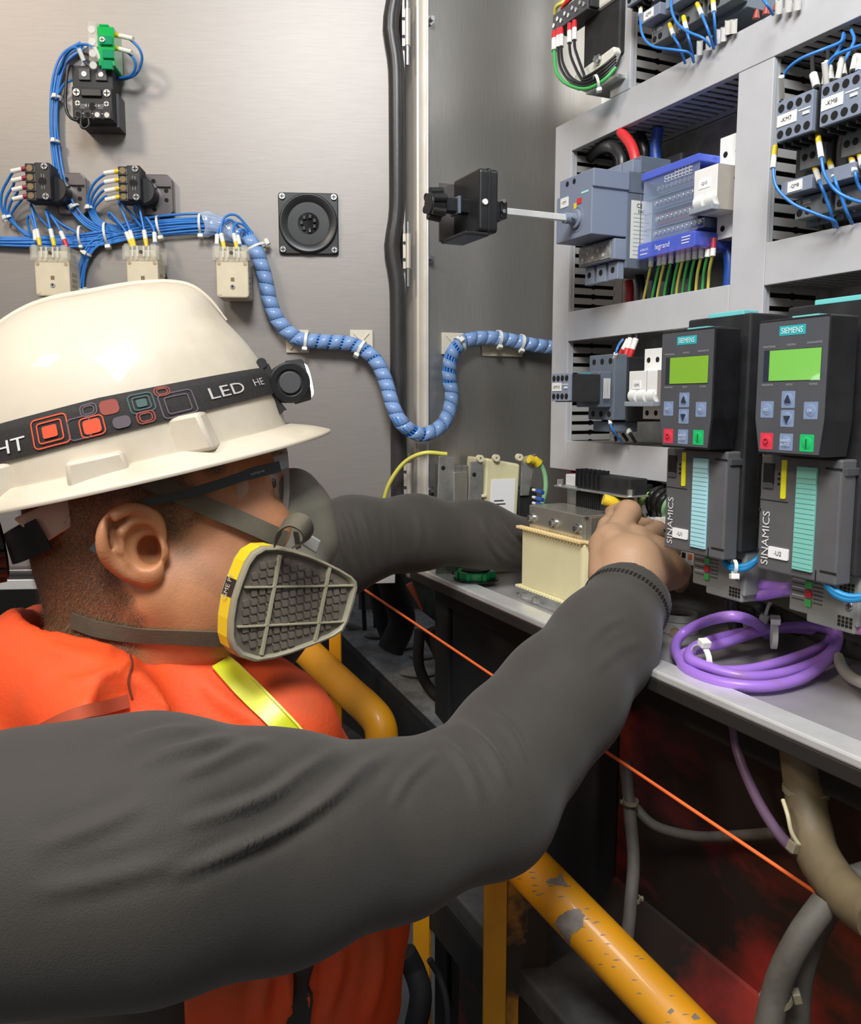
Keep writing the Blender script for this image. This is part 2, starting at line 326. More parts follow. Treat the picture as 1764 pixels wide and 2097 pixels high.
# contactors / motor breakers behind them
def grey_block(d, x0, x1, z0, z1, yf, yb, m=GREYD, holes=(), name='body', parent=None):
    b = d.part(name, M().box(x0, x1, yf, yb, z0, z1), m, parent, bev=.0008)
    for hx, hz, r in holes: mm = M(); hole(mm, x0+(x1-x0)*hx, yf, z0+(z1-z0)*hz, r); d.part('terminal_hole', mm, HOLE, b)
    return b
def motor_unit(label_c, label_b, x0, txt, zc=1.7245, dz=0):
    d = Dev(PAN, 'contactor', label_c, 'contactor', (x0, .085, zc-.028), 'contactors on the mounting plate')
    grey_block(d, x0+.0, x0+.0395, zc-.026, zc+.032, -.018, .085, CHAR)
    grey_block(d, x0+.012, x0+.0395, zc-.022, zc-.002, -.026, -.018, mat('grey_terminal', (.15, .165, .175), .5), [(.2, .5, .003), (.5, .5, .003), (.8, .5, .003)], 'terminal_row')
    b = Dev(PAN, 'motor_breaker', label_b, 'circuit breaker', (x0, .085, zc-.07), 'motor breakers on the mounting plate')
    grey_block(b, x0-.002, x0+.0385, zc-.066, zc-.027, .0, .085, GREYD, [], 'body')
    t = grey_block(b, x0+.0, x0+.0385, zc-.061, zc-.043, -.016, .0, mat('grey_terminal', (.15, .165, .175), .5), [(.14, .3, .0033), (.38, .32, .0033), (.86, .62, .0033)], 'terminal_row')
    p = b.part('front_shelf', M().box(x0-.004, x0+.030, -.030, .0, zc-.041, zc-.029), GREYL, bev=.0006)
    if txt:
        b.part('label_plate', M().box(x0+.004, x0+.020, -.0306, -.030, zc-.0395, zc-.0305), WHITE, p); b.text(txt, x0+.012, -.0307, zc-.035, .0034, INK, p)
        b.text('CE', x0+.004, -.0165, zc-.0465, .0032, INKW, t)
        for q in range(3): b.part('print_line', M().box(x0+.009, x0+.016+.001*q, -.0163, -.016, zc-.0462-q*.0012, zc-.0457-q*.0012), INKW, t)
    return d, b
motor_unit('charcoal contactor behind the KM7 contact block', 'grey motor breaker labelled QM8 under the KM7 contact block', XP(1605, -.018), '-QM8')
motor_unit('charcoal contactor behind the KM8 contact block', 'grey motor breaker under the KM8 contact block', XP(1605, -.018)+.043, None)
motor_unit('charcoal contactor at the right photo edge beside KM8', 'grey motor breaker at the right photo edge', XP(1605, -.018)+.086, None)
# upper row, above the long duct
xa = XP(1335, .0)
for i, (lc, lb) in enumerate((('charcoal contactor of the top row, left, cut by the top edge', 'grey motor breaker of the top row behind yellow ferruled wires, leftmost'), ('charcoal contactor of the top row, middle', 'grey motor breaker of the top row, middle'), ('charcoal contactor of the top row near the right corner', 'grey motor breaker of the top row near the right corner'))):
    zt = ZP(1340, 62, -.01)+.022+.0
    motor_unit(lc, lb, xa+.043*i, '-QM5' if i == 0 else None, zc=zt+.02)
# ---- rotary breaker
x0, x1 = -.893, -.822
d = Dev(PAN, 'rotary_breaker', 'blue-grey moulded breaker with a rotary drive on its front, left in the panel', 'circuit breaker', (x0, .086, 1.65))
b = d.part('body', M().box(x0, x1, -.030, .086, 1.652, 1.758).box(x0+.003, x1-.001, -.012, .086, 1.758, 1.777), GREYD, bev=.001)
for k in range(3):
    d.part('terminal_shroud', M().box(x0+.003+k*.023, x0+.023+k*.023, -.022, -.01, 1.758, 1.772), GREYL, bev=.0008)
    s = d.part('lower_terminal', M().box(x0+.003+k*.023, x0+.021+k*.023, -.038, -.029, 1.640, 1.660), GREYL, bev=.0008); mm = M(); hole(mm, x0+.012+k*.023, -.038, 1.651, .0035); d.part('terminal_hole', mm, HOLE, s)
d.part('side_step', M().box(x1-.001, x1+.001, -.030, .05, 1.735, 1.756).box(x1-.001, x1+.0006, -.012, -.0105, 1.66, 1.735), GREYD, bev=.0004)
op = d.part('rotary_drive', M().prism([(x0, 1.686), (x1, 1.686), (x1, 1.7365), (x1+.0, 1.7365), (x1+.0025, 1.7365), (x1+.0025, 1.756), (x0+.006, 1.756), (x0+.006, 1.738), (x0, 1.738)], -.078, -.029), mat('operator_face', (.20, .235, .315), .45), bev=.001)
cx, cz = XP(1178, -.078)-.004, ZP(1178, 450, -.078)
d.part('dial_recess', M().ring((cx, -.0785, cz), (cx, -.077, cz), .0125, .0142, 28), GREYL, op, smooth=True)
d.part('dial', M().cyl((cx, -.082, cz), (cx, -.077, cz), .0105, 24), GREYL, op, bev=.0006, smooth=True)
d.part('yellow_flag', M().box(cx-.006, cx-.001, -.0786, -.078, cz+.012, cz+.018), YEL, op); d.part('red_flag', M().box(cx+.000, cx+.009, -.0786, -.078, cz+.016, cz+.022), RED, op)
d.part('label_plate', M().prism(rrect(x0+.009, x0+.025, 1.7245, 1.7355, .001), -.0786, -.078), WHITE, op); d.text('-QM1', x0+.017, -.0788, 1.730, .0032, INK, op)
d.part('mint_tag', M().box(x1-.020, x1-.007, -.0784, -.078, 1.7325, 1.7345), mat('mint', (.45, .8, .72), .5), op)
for q in (.022, .036):
    mm = M(); hole(mm, x0+q, -.078, 1.7495, .003); d.part('screw_recess', mm, HOLE, op)
tw = d.part('trip_unit', M().box(x0+.001, x1-.0, -.046, -.029, 1.661, 1.684), GREYL, bev=.001)
d.part('clear_window', M().box(x0+.003, x1-.006, -.0475, -.046, 1.663, 1.682), mat('smoky_window', (.30, .30, .28), .2, coat=.5, noise=.4, nscale=160), tw, bev=.0005)
for q in range(5): d.part('setting_dial', M().cyl((x0+.012+q*.010, -.0482, 1.668+.006*(q % 2)), (x0+.012+q*.010, -.0475, 1.668+.006*(q % 2)), .0022, 12), GREYW, tw)
st = d.part('rating_sticker', M().box(x1, x1+.0004, -.0245, .005, 1.663, 1.727), mat('sticker_ivory', (.66, .66, .60), .5), bev=.0002)
for i in range(11):
    z = 1.712-i*.0045; d.part('print_line', M().box(x1+.0004, x1+.0005, -.021, -.006+.004*((i*7) % 3), z, z+.0007), mat('grey_ink', (.25, .25, .25), .6), st)
d.text('CE', x1+.0007, -.0135, 1.7215, .0045, INK, st, rz=pi/2)
d.text('EAC', x1+.0007, -.0105, 1.7155, .0035, INK, st, rz=pi/2)
# ---- shaft and door handle drive
sh = Dev(PAN, 'shaft_coupling', 'black door coupling with knob on a long square steel shaft from the breaker', 'handle', (cx, -.082, cz))
ys = -.150-.085
def yat(px):  # local y where the shaft line projects at px
    lo, hi = -.5, -.078
    for _ in range(40):
        m_ = (lo+hi)/2
        if P2(PAN.w((cx, m_, cz)))[0] < px: lo = m_
        else: hi = m_
    return m_
ya, yb_, yc, yk = yat(1020), yat(992), yat(938), yat(902)
sf = sh.part('shaft', M().box(cx-.0032, cx+.0032, ya-.01, -.082, cz-.0032, cz+.0032).box(cx-.0012, cx+.0012, ya, -.082, cz-.004, cz+.004), STEEL, bev=.0004)
sh.part('set_screw', M().cyl((cx+.003, -.088, cz), (cx+.0095, -.088, cz), .002, 10).cyl((cx, -.095, cz), (cx, -.082, cz), .0062, 14), GREYL, sf, smooth=True)
sh.part('clamp', M().box(cx-.008, cx+.008, ya-.001, yb_, cz-.013, cz+.008).box(cx-.007, cx+.007, ya+.008, ya, cz-.009, cz+.009), BLK, bev=.001)
for q in (.0085, -.002): sh.part('clamp_screw', M().cyl((cx+.006, ya+.002, cz+q), (cx+.0105, ya+.002, cz+q), .0022, 10), CHROME, smooth=True)
for q in (1,): sh.part('clamp_screw', M().cyl((cx, yb_-.004, cz+.008), (cx, yb_-.004, cz+.014), .0022, 10), CHROME, smooth=True)
pl = sh.part('cover_plate', M().prism(rrect(cx-.031, cx+.031, cz-.030, cz+.034, .004), yb_-.022, yb_), BLK, bev=.002)
sh.part('plate_bead', M().prism(rrect(cx-.032, cx+.032, cz-.031, cz+.035, .004), yb_-.012, yb_-.009), BLK, pl, bev=.0005)
sh.part('clear_shroud', M().prism([(cx-.03, cz-.034), (cx+.03, cz-.034), (cx+.03, cz-.030), (cx-.03, cz-.030)], yc-.006, yb_-.010), BLK, pl, bev=.001)
sh.part('side_fin', M().box(cx-.031, cx-.029, yc-.008, yb_-.010, cz-.032, cz+.030), mat('smoked_plastic', (.10, .09, .09), .15, alpha=.8, coat=.5), pl)
sh.part('plate_screw', M().cyl((cx+.031, yb_-.016, cz), (cx+.033, yb_-.016, cz), .003, 12), WHITE, pl, smooth=True)
sh.part('stem', M().box(cx-.007, cx+.007, yk, yb_-.015, cz-.007, cz+.007), BLK, bev=.001)
sh.part('slot_plate', M().box(cx-.010, cx+.010, yc-.004, yc-.001, cz-.009, cz+.009), GREYD, bev=.0005)
kn = sh.part('knob', M().cyl((cx, yk+.002, cz), (cx, yk-.014, cz), .0135, 20, .0115), BLK, bev=.0015, smooth=True)
for i in range(6):
    a = i*pi/3+.3; sh.part('grip_lobe', M().cyl((cx+.0135*cos(a), yk+.001, cz+.0135*sin(a)), (cx+.012*cos(a), yk-.013, cz+.012*sin(a)), .0042, 10), BLK, kn, smooth=True)
# ---- distribution block
x0, x1, yf = -.813, -.7235, -.015
z0, z1 = 1.661, 1.757
BCL = mat('blue_clear_plastic', (.10, .16, .78), .15, alpha=.72, coat=.6); BCC = mat('clear_blue_tint', (.55, .68, .95), .08, alpha=.13, coat=.6)
d = Dev(PAN, 'distribution_block', 'clear and blue terminal distribution block full of screws, between breaker and white breaker', 'terminal block', (x0, .085, z0))
d.part('base', M().box(x0+.004, x1-.002, .03, .085, z0+.004, z1-.004), mat('grey_blue_base', (.18, .22, .36), .4))
for r_ in range(4):
    zz = z0+.027+r_*.0165; bar = d.part('busbar', M().box(x0+.006, x1-.004, -.002+.003*(r_ % 2), .03, zz-.0055, zz+.0045), mat('busbar_grey', (.20, .26, .40), .35, .4) if r_ != 1 else mat('busbar_red', (.30, .08, .07), .4), bev=.0006)
    for k in range(11):
        xx = x0+.010+k*.0072; yy = -.002+.003*(r_ % 2)
        d.part('terminal_screw', M().cyl((xx, yy-.004, zz), (xx, yy, zz), .0030, 10, .0030), CHROME, bar, bev=.0004, smooth=True)
d.part('clear_cover', M().prism(rrect(x0, x1, z0+.017, z1-.010, .002), yf, yf+.0012).prism([(x0, z0+.017), (x0+.0012, z0+.017), (x0+.0012, z1-.01), (x0, z1-.01)], yf, .03), BCC, bev=.0005)
for zz in (z0+.030, z0+.047, z0+.063): d.part('cover_ridge', M().box(x0+.003, x1-.003, yf-.001, yf, zz, zz+.0008), BCC)
up = d.part('top_rail', M().prism(rrect(x0-.002, x1+.002, z1-.011, z1-.003, .002), yf-.002, .03), BCL, bev=.0008)
lo_ = d.part('bottom_rail', M().prism(rrect(x0-.001, x1+.003, z0-.001, z0+.016, .003), yf-.005, .03), BCL, bev=.001)
d.text('legrand', x0+.042, yf-.0054, z0+.0075, .0075, INKW, lo_); d.text('4 004 05', x0+.011, yf-.0054, z0+.0085, .0027, INKW, lo_, wd=.014)
for q in range(3): d.part('print_line', M().box(x1-.017, x1-.006+.001*q, yf-.0054, yf-.005, z0+.005+q*.003, z0+.006+q*.003), INKW, lo_)
for q in (1,): d.part('print_line', M().box(x0+.004, x0+.016, yf-.0054, yf-.005, z0+.0035, z0+.0045), INKW, lo_)
dg = M()
for i in range(8):
    for j in range(3):
        if (i < 3 and j > 1): continue
        a = x0+.036+i*.0055; c = z1-.020+j*.0034; dg.box(a, a+.0048, yf-.0004, yf-.0002, c, c+.0004).box(a, a+.0005, yf-.0004, yf-.0002, c, c+.0028).box(a, a+.0048, yf-.0004, yf-.0002, c+.0025, c+.0029)
d.part('printed_diagram', dg, INKW, up)
# wires out of its bottom
bx = [1335, 1352, 1362, 1376, 1391, 1400, 1412, 1425, 1438, 1451, 1462]
cols = [YELG, GREEN, YELG, GREEN, GREEN, YELG, GREEN, GREEN, YELG, GREEN, YELG]
cn = {'yellow_wire_insulation': 'yellow', 'green_wire_insulation': 'green'}
for i, (px, m) in enumerate(zip(bx, cols)):
    py = 524-i*2.4; yy = .002
    pts = [PW(px, py, yy), PW(px-2, py+22, yy), PW(px-8, py+50, yy+.006), PW(px-16+i*.6, 612-i*4, yy+.012), PW(px-18+i*.6, 640-i*4, yy+.016)]
    wire(pts, .0017, m, '%s wire hanging from the clear block, %s from the left' % (cn[m.name], ['first', 'second', 'third', 'fourth', 'fifth', 'sixth', 'seventh', 'eighth', 'ninth', 'tenth', 'last, eleventh'][i]), 'green and yellow wires under the terminal block', ends=[(0, .010, SLEEVE, mat('red_ferrule', (.45, .03, .05), .4))])
# ---- white 2-pole breakers
def breaker(label, x0, x1, yf, zt0, zt1, zc0, zc1, ybk, txt, side=True, n=2, grp='white miniature breakers'):
    d = Dev(PAN, 'miniature_breaker', label, 'circuit breaker', (x0, .085, zt0), grp)
    b = d.part('body', M().box(x0, x1, ybk, .085, zt0, zt1), WARM if side else WHITE, bev=.0006)
    f = d.part('front_shoulder', M().box(x0, x1, ybk-.0015, ybk, zt0, zt1), WHITE, bev=.0005)
    nose = d.part('nose', M().prism([(ybk, zc0), (yf+.006, zc0), (yf, zc0+.012), (yf, zc1), (ybk, zc1)], x0, x1, 'x'), WHITE, bev=.0006)
    d.part('nose_side', M().prism([(ybk, zc0), (yf+.006, zc0), (yf, zc0+.012), (yf, zc1), (ybk, zc1)], x1, x1+.0004, 'x'), WARM, nose)
    w = (x1-x0)/n
    for k in range(n):
        cx = x0+w*(k+.5)
        for z in (zt0+(zc0-zt0)*.45, zt1-(zt1-zc1)*.5):
            mm = M(); hole(mm, cx, ybk-.0015, z, .0031); d.part('terminal_hole', mm, HOLE, f)
        lv = d.part('toggle_cradle', M().ring((cx-w*.34, yf+.004, zc0+.011), (cx+w*.34, yf+.004, zc0+.011), .0035, .0075, 20), WHITE, smooth=True)
        d.part('toggle', M().cyl((cx-w*.28, yf+.004, zc0+.011), (cx+w*.28, yf+.004, zc0+.011), .0065, 16), mat('toggle_green', (.03, .20, .10), .4), lv, smooth=True)
    d.part('toggle_bar', M().box(x0, x1, yf-.006, yf+.004, zc0-.001, zc0+.0045), mat('toggle_grey', (.28, .31, .34), .4), bev=.0008)
    if txt:
        d.part('label_plate', M().prism(rrect(x0+w*.45, x0+w*1.4, zc1-.020, zc1-.011, .0008), yf-.0005, yf), mat('paper_white', (.88, .88, .88), .5), nose); d.text(txt, x0+w*.92, yf-.0006, zc1-.0155, .0034, INK, nose)
    mm = M(); hole(mm, 0, 0, 0, .003); mm.v = [(x1+.0005-.0008*(abs(p[1]) < .0004), ybk-.012+p[0], zc1-.012+p[2]) for p in mm.v]; d.part('rivet_hole', M().cyl((x1+.0002, ybk-.011, zc1-.012), (x1+.0006, ybk-.011, zc1-.012), .0026, 14), HOLE, nose)
    return d
breaker('white two pole breaker labelled Q10 beside the vertical duct', -.7225, -.6885, -.022, 1.669, 1.771, 1.692, 1.735, .012, '-Q10')
breaker('white two pole breaker labelled QM3 right of the grey contactor', -.7965, -.766, -.040, 1.482, 1.560, 1.497, 1.535, -.018, '-QM3', side=False, grp='lower white breakers')
breaker('white single pole breaker partly hidden behind the left drive panel', -.7655, -.748, -.040, 1.476, 1.566, 1.497, 1.535, -.018, None, side=False, n=1, grp='lower white breakers')
# ---- contactor behind KM10
x0 = XP(1195, -.055)
d = Dev(PAN, 'contactor', 'blue-grey contactor with black rear half behind the KM10 block', 'contactor', (-.874, .085, 1.48), 'contactors on the mounting plate')
d.part('rear_body', M().box(-.872, -.823, -.022, .085, 1.478, 1.553), BLKM, bev=.001)
f = d.part('front_body', M().box(-.874, -.824, -.040, -.022, 1.480, 1.556), GREYD, bev=.001)
d.part('nose', M().box(-.873, -.829, -.058, -.040, 1.495, 1.536), GREYD, f, bev=.001)
d.part('teal_tag', M().box(-.866, -.846, -.0585, -.058, 1.531, 1.5345), TEAL, f)
for q in range(3):
    for z in (1.548, 1.487): mm = M(); hole(mm, -.864+q*.016, -.040, z, .0035); d.part('terminal_hole', mm, HOLE, f)
for q in range(5): d.part('vent_slot', M().box(-.8235, -.8232, -.055+q*.002, -.054+q*.002, 1.505, 1.528), WHITE, f)
lw = d.part('lower_terminal_block', M().box(-.872, -.830, -.034, .0, 1.466, 1.478), GREYD, bev=.001)

# ================================================ DRIVES
CUF = mat('graphite_plastic', (.105, .105, .108), .5, 0, .05, 60); BOPF = mat('panel_film', (.075, .078, .088), .4, 0, .05, 50); KEYB = mat('key_blue', (.20, .27, .42), .45)
LCD = mat('lcd_green', (.20, .40, .03), .25, emis=.15, coat=.5); LCD2 = mat('lcd_green_bright', (.17, .48, .07), .25, emis=.2, coat=.5)
def drive(label, xb, xc, strip, tag, lcd, text_u, sl):
    """xb: left of operator panel, xc: left of control unit"""
    W_ = .0665; zb0, zb1 = 1.461, 1.562; yf = -.14
    d = Dev(PAN, 'variable_speed_drive', label, 'motor drive', (xc, .085, 1.36), 'motor drives on the panel')
    pm = d.part('power_module', M().box(xc+.004, xc+.080, -.104, .085, 1.372, 1.5745), BLKM, bev=.0015)
    d.part('teal_top_clip', M().box(xc+.030, xc+.072, -.1045, -.088, 1.5735, 1.5775), mat('turquoise_plastic', (.16, .55, .55), .45), pm, bev=.0006)
    for r_ in range(7):
        for c_ in range(4):
            z = 1.555-r_*.027; y = -.088+c_*.0115
            d.part('vent_slot', M().box(xc+.0798, xc+.0804, y, y+.0085 if c_ > 4 else y+.003, z-.018, z), HOLE, pm)
            if c_: d.part('vent_rib', M().box(xc+.0800, xc+.0808, y-.0075, y-.0055, z-.020, z), mat('rib_edge', (.20, .17, .13), .5), pm)
    # control unit
    cu = d.part('control_unit', M().box(xc, xc+.0765, -.12, -.104, 1.366, 1.459), CUF, bev=.0015)
    d.part('side_latch', M().box(xc+.074, xc+.078, -.117, -.100, 1.447, 1.453), CHAR, cu, bev=.0008)
    d.part('latch_groove', M().box(xc+.0625, xc+.077, -.1206, -.12, 1.4515, 1.4528).box(xc+.0625, xc+.077, -.1206, -.12, 1.3745, 1.3758).box(xc+.0585, xc+.0592, -.1206, -.12, 1.3665, 1.375), HOLE, cu)
    d.part('socket_recess', M().box(xc+.003, xc+.014, -.1206, -.12, 1.4365, 1.4525), HOLE, cu); d.part('socket_lip', M().prism([(xc+.003, 1.4325), (xc+.014, 1.4325), (xc+.013, 1.437), (xc+.004, 1.437)], -.1215, -.12), CHAR, cu, bev=.0004)
    d.part('yellow_strip', M().prism(rrect(xc+.0215, xc+.0265, 1.4255, 1.4560, .001), -.1208, -.12), mat('strip_yellow', (.82, .80, .02), .4), cu)
    for q in range(3): d.part('status_led', M().box(xc+.018, xc+.0198, -.1208, -.12, 1.444-q*.004, 1.4457-q*.004), HOLE, cu)
    d.part('panel_seam', M().box(xc, xc+.029, -.1204, -.12, 1.4228, 1.4234), HOLE, cu)
    for z in (1.4135, 1.3805): d.part('edge_notch', M().box(xc-.0004, xc+.002, -.1206, -.118, z, z+.0024), HOLE, cu)
    ts = d.part('terminal_strip', M().prism([(xc+.0375, 1.3725), (xc+.056, 1.3725), (xc+.056, 1.452), (xc+.0375, 1.452)], -.1222, -.12), strip, cu, bev=.0004)
    for q in range(19): z = 1.3745+q*.0038; d.part('strip_groove', M().box(xc+.0375, xc+.056, -.1224, -.122, z, z+.0004), mat('groove_teal', (.10, .30, .31), .5), ts)
    d.text('SINAMICS', xc+.008, -.1206, 1.392, .0068, mat('letter_white', (.72, .72, .72), .5), cu, wd=.044, rot=pi/2) if 0 else None
    me = d.text('SINAMICS', 0, 0, 0, .0072, mat('letter_white', (.72, .72, .72), .5), cu, wd=.043)
    me.data.transform(Matrix.Translation(Vector((xc+.0085, -.1206, 1.3925))-d.at) @ Matrix.Rotation(-pi/2, 4, 'Y') @ Matrix.Translation(-(Vector((0, 0, 0))-d.at)))
    d.part('label_plate', M().prism(rrect(xc+.0125, xc+.0325, 1.3775, 1.3865, .001), -.1212, -.12), mat('paper_white', (.88, .88, .88), .5), cu); d.text(tag, xc+.0225, -.1214, 1.382, .0036, INK, cu)
    # operator panel
    pb = [(xb, zb1-.001), (xb+.001, zb1), (xb+W_-.001, zb1), (xb+W_, zb1-.001), (xb+W_, zb1-.075), (xb+W_-.003, zb0), (xb+.005, zb0), (xb, zb1-.075)]
    op = d.part('operator_panel', M().prism(pb, yf, yf+.027), BLK, bev=.002)
    g = lambda p, k: [(xb+W_/2+(x-xb-W_/2)*k, (zb0+zb1)/2+(z-(zb0+zb1)/2)*k) for x, z in p]
    fc = d.part('front_film', M().prism(g(pb, .965), yf-.0005, yf+.0003), BOPF, op)
    d.part('top_clip', M().box(xb+.028, xb+.052, yf+.004, yf+.02, zb1, zb1+.0015), mat('turquoise_plastic', (.16, .55, .55), .45), op)
    y = yf-.0007
    d.part('logo_plate', M().box(xb+.021, xb+.045, y, yf-.0003, zb1-.0125, zb1-.0055), TEAL, fc); d.text('SIEMENS', xb+.033, y-.0002, zb1-.009, .0042, INKW, fc, wd=.020)
    sc = d.part('display_bezel', M().box(xb+.007, xb+.0605, y, yf-.0003, zb1-.046, zb1-.0225), mat('bezel_dark', (.02, .025, .04), .2, coat=.6), fc)
    d.part('display', M().box(xb+.013, xb+.0602, y-.0004, y, zb1-.0455, zb1-.023), lcd, sc)
    for t, xx, zz in (('MONITORING', .012, .020), ('CONTROL', .033, .0195), ('DIAGNOSTICS', .054, .019), ('PARAMETER', .012, .0485), ('SETUP', .033, .0485), ('EXTRAS', .055, .0485)): d.text(t, xb+xx, y, zb1-zz, .0014, mat('print_grey', (.4, .4, .42), .5), fc, wd=len(t)*.0012)
    tx = mat('key_print', (.62, .68, .78), .5)
    def key(xx, zz, m, t, hh=.0125, ww=.0125):
        k = d.part('key', M().prism(rrect(xb+xx-ww/2, xb+xx+ww/2, zb1-zz-hh/2, zb1-zz+hh/2, .0006), y, yf-.0003), m, fc)
        d.part('key_dome', M().sph((xb+xx, y+.0002, zb1-zz), .005, 16, 8, (1, .12, 1)), m, k, smooth=True)
        if t in ('up', 'down'):
            s_ = 1 if t == 'up' else -1; d.part('arrow', M().prism([(xb+xx-.003, zb1-zz-.002*s_), (xb+xx+.003, zb1-zz-.002*s_), (xb+xx, zb1-zz+.0035*s_)], y-.0012, y-.0006), mat('arrow_dark', (.02, .03, .05), .5), k)
        elif t == 'O': d.part('off_ring', M().ring((xb+xx, y-.0012, zb1-zz), (xb+xx, y-.0006, zb1-zz), .0016, .0021, 20), mat('off_mark', (.4, .02, .05), .5), k)
        elif t == 'I': d.part('on_bar', M().box(xb+xx-.0004, xb+xx+.0004, y-.0012, y-.0006, zb1-zz-.003, zb1-zz+.003), mat('on_mark', (.02, .12, .05), .5), k)
        else:
            for i, r in enumerate(t.split('\n')): d.text(r, xb+xx, y-.001, zb1-zz+(.0012 if '\n' in t else 0)-i*.003, .0022, tx, k)
    key(.0325, .0595, KEYB, 'up'); key(.0325, .0735, KEYB, 'down'); key(.0125, .067, KEYB, 'ESC'); key(.0535, .0675, KEYB, 'OK')
    key(.0135, .091, mat('key_red', (.68, .04, .07), .4), 'O'); key(.0325, .091, KEYB, 'HAND\nAUTO'); key(.0515, .091, mat('key_green', (.01, .48, .13), .4), 'I')
    # terminals under the control unit
    lt = d.part('bottom_terminals', M().box(xc+.012, xc+.078, -.095, .05, 1.332, 1.372).box(xc+.03, xc+.075, -.095, .03, 1.326, 1.334), mat('olive_grey_plastic', (.22, .23, .21), .5), bev=.0015)
    for q in range(9): d.part('vent_line', M().box(xc+.015, xc+.027, -.0953, -.095, 1.342+q*.0032, 1.343+q*.0032), GREYW if q % 2 else CHAR, lt); d.part('vent_line', M().box(xc+.036, xc+.045, -.0953, -.095, 1.342+q*.0032, 1.343+q*.0032), CHAR, lt)
    for q in range(4): d.part('pluggable_terminal', M().box(xc+.029, xc+.035, -.097, -.095, 1.367-q*.0075-.006, 1.367-q*.0075), RED if q % 2 == 0 else GREEN, lt, bev=.0008)
    gr = M()
    for i in range(4):
        for j in range(3):
            for zb_ in (1.330, 1.356): gr.box(xc+.060+i*.0035, xc+.0625+i*.0035, -.0954, -.095, zb_+j*.003, zb_+j*.003+.0022)
    d.part('grid_opening', gr, HOLE, lt); screwp(d, xc+.070, -.095, 1.3475, .003, lt)
    return d
drive('left motor drive tagged U1 with light blue terminal strip', XP(1352, -.14), XP(1370, -.12), mat('strip_light_blue', (.42, .72, .78), .45), '-U1', LCD, 1, 0)
drive('right motor drive tagged U2 with sea green terminal strip', XP(1548, -.14), XP(1566, -.12), mat('strip_sea_green', (.22, .56, .47), .45), '-U2', LCD2, 2, 0)
# ================================================ DOOR DEVICES
def DW(px, py, y): return DOOR.w(DOOR.px(px, py, y))
def dxz(px, py, y=0): p = DOOR.px(px, py, y); return p.x, p.z
# ---- horn socket
x0, z1 = dxz(570, 395); x1, z0 = dxz(694, 523)
cx, cz = (x0+x1)/2, (z0+z1)/2; hw = (x1-x0)/2
d = Dev(DOOR, 'panel_horn', 'square black horn rear with round recessed cone, alone on the steel door', 'horn', (cx, 0, cz))
d.part('frame', M().prism(rrect(cx-hw, cx+hw, cz-hw, cz+hw, .004), -.006, 0), BLK, bev=.001)
v = M(); n = 40; prof = [(.0395, -.007), (.0385, -.010), (.0365, -.010), (.0150, .0), (.0148, .010)]
for r, y in prof: v.v += [(cx+r*cos(2*pi*i/n), y, cz+r*sin(2*pi*i/n)) for i in range(n)]
v.f = [(k*n+i, k*n+(i+1) % n, (k+1)*n+(i+1) % n, (k+1)*n+i) for k in range(4) for i in range(n)]
d.part('cone', v, mat('satin_black', (.016, .016, .017), .36), smooth=80)
core = d.part('core', M().cyl((cx, -.006, cz), (cx, .0, cz), .0145, 24), HOLE)
for q in range(7):
    a = q*.9+.4; d.part('core_tab', M().box(cx+.009*cos(a)-.002, cx+.009*cos(a)+.002, -.009, -.005, cz+.009*sin(a)-.0025, cz+.009*sin(a)+.0025), BLK, core, bev=.0005)
d.part('core_post', M().sph((cx+.002, -.008, cz-.011), .0016), CHROME, core, smooth=True)
for sx_ in (-1, 1):
    for sz in (-1, 1): screwp(d, cx+sx_*(hw-.0055), -.007, cz+sz*(hw-.0055), .0042, None)
# ---- black control block with wires
x0, x1 = dxz(147, 190, -.05)[0], dxz(229, 190, -.05)[0]; zb, zt = dxz(190, 245, -.05)[1], dxz(190, 130, -.05)[1]; w_ = x1-x0
d = Dev(DOOR, 'switch_block', 'large black switch block with two upper terminals and four lower contacts, upper left door', 'contact block', ((x0+x1)/2, 0, (zb+zt)/2))
d.part('rear_housing', M().box(x0+.004, x1+.003, -.030, 0, zb-.003, zt-.028), CHAR, bev=.001)
b = d.part('body', M().box(x0, x1, -.050, -.030, zb, zt-.028).box(x0-.001, x1, -.042, -.006, zt-.030, zt), BLKM, bev=.001)
for q in (.30, .72): t = d.part('upper_terminal', M().box(x0+w_*q-.007, x0+w_*q+.007, -.045, -.040, zt-.018, zt-.004), CHAR, b, bev=.0006); d.part('terminal_screw', M().cyl((x0+w_*q, -.0458, zt-.011), (x0+w_*q, -.044, zt-.011), .0032, 12), CHROME, b, smooth=True)
d.part('bridge', M().box(x0+.012, x1-.012, -.054, -.049, zt-.040, zt-.031), BLK, b, bev=.0008)
for q, z, r in ((.12, zt-.035, .0046), (.88, zt-.035, .0046), (.14, zt-.048, .0034), (.86, zt-.048, .0034)): screwp(d, x0+w_*q, -.050, z, r)
mm = M(); hole(mm, (x0+x1)/2, -.050, zt-.051, .0045); d.part('plunger_hole', mm, HOLE, b)
d.part('print_line', M().box(x0+.002, x1-.002, -.0503, -.050, zt-.0602, zt-.0592), INKW, b)
for s_ in (-1, 1):
    for k in range(3): d.part('print_line', M().box((x0+x1)/2+s_*.011-.004, (x0+x1)/2+s_*.011+.004-.001*k, -.0503, -.050, zt-.0495-k*.002, zt-.0488-k*.002), mat('grey_print', (.35, .35, .35), .5), b)
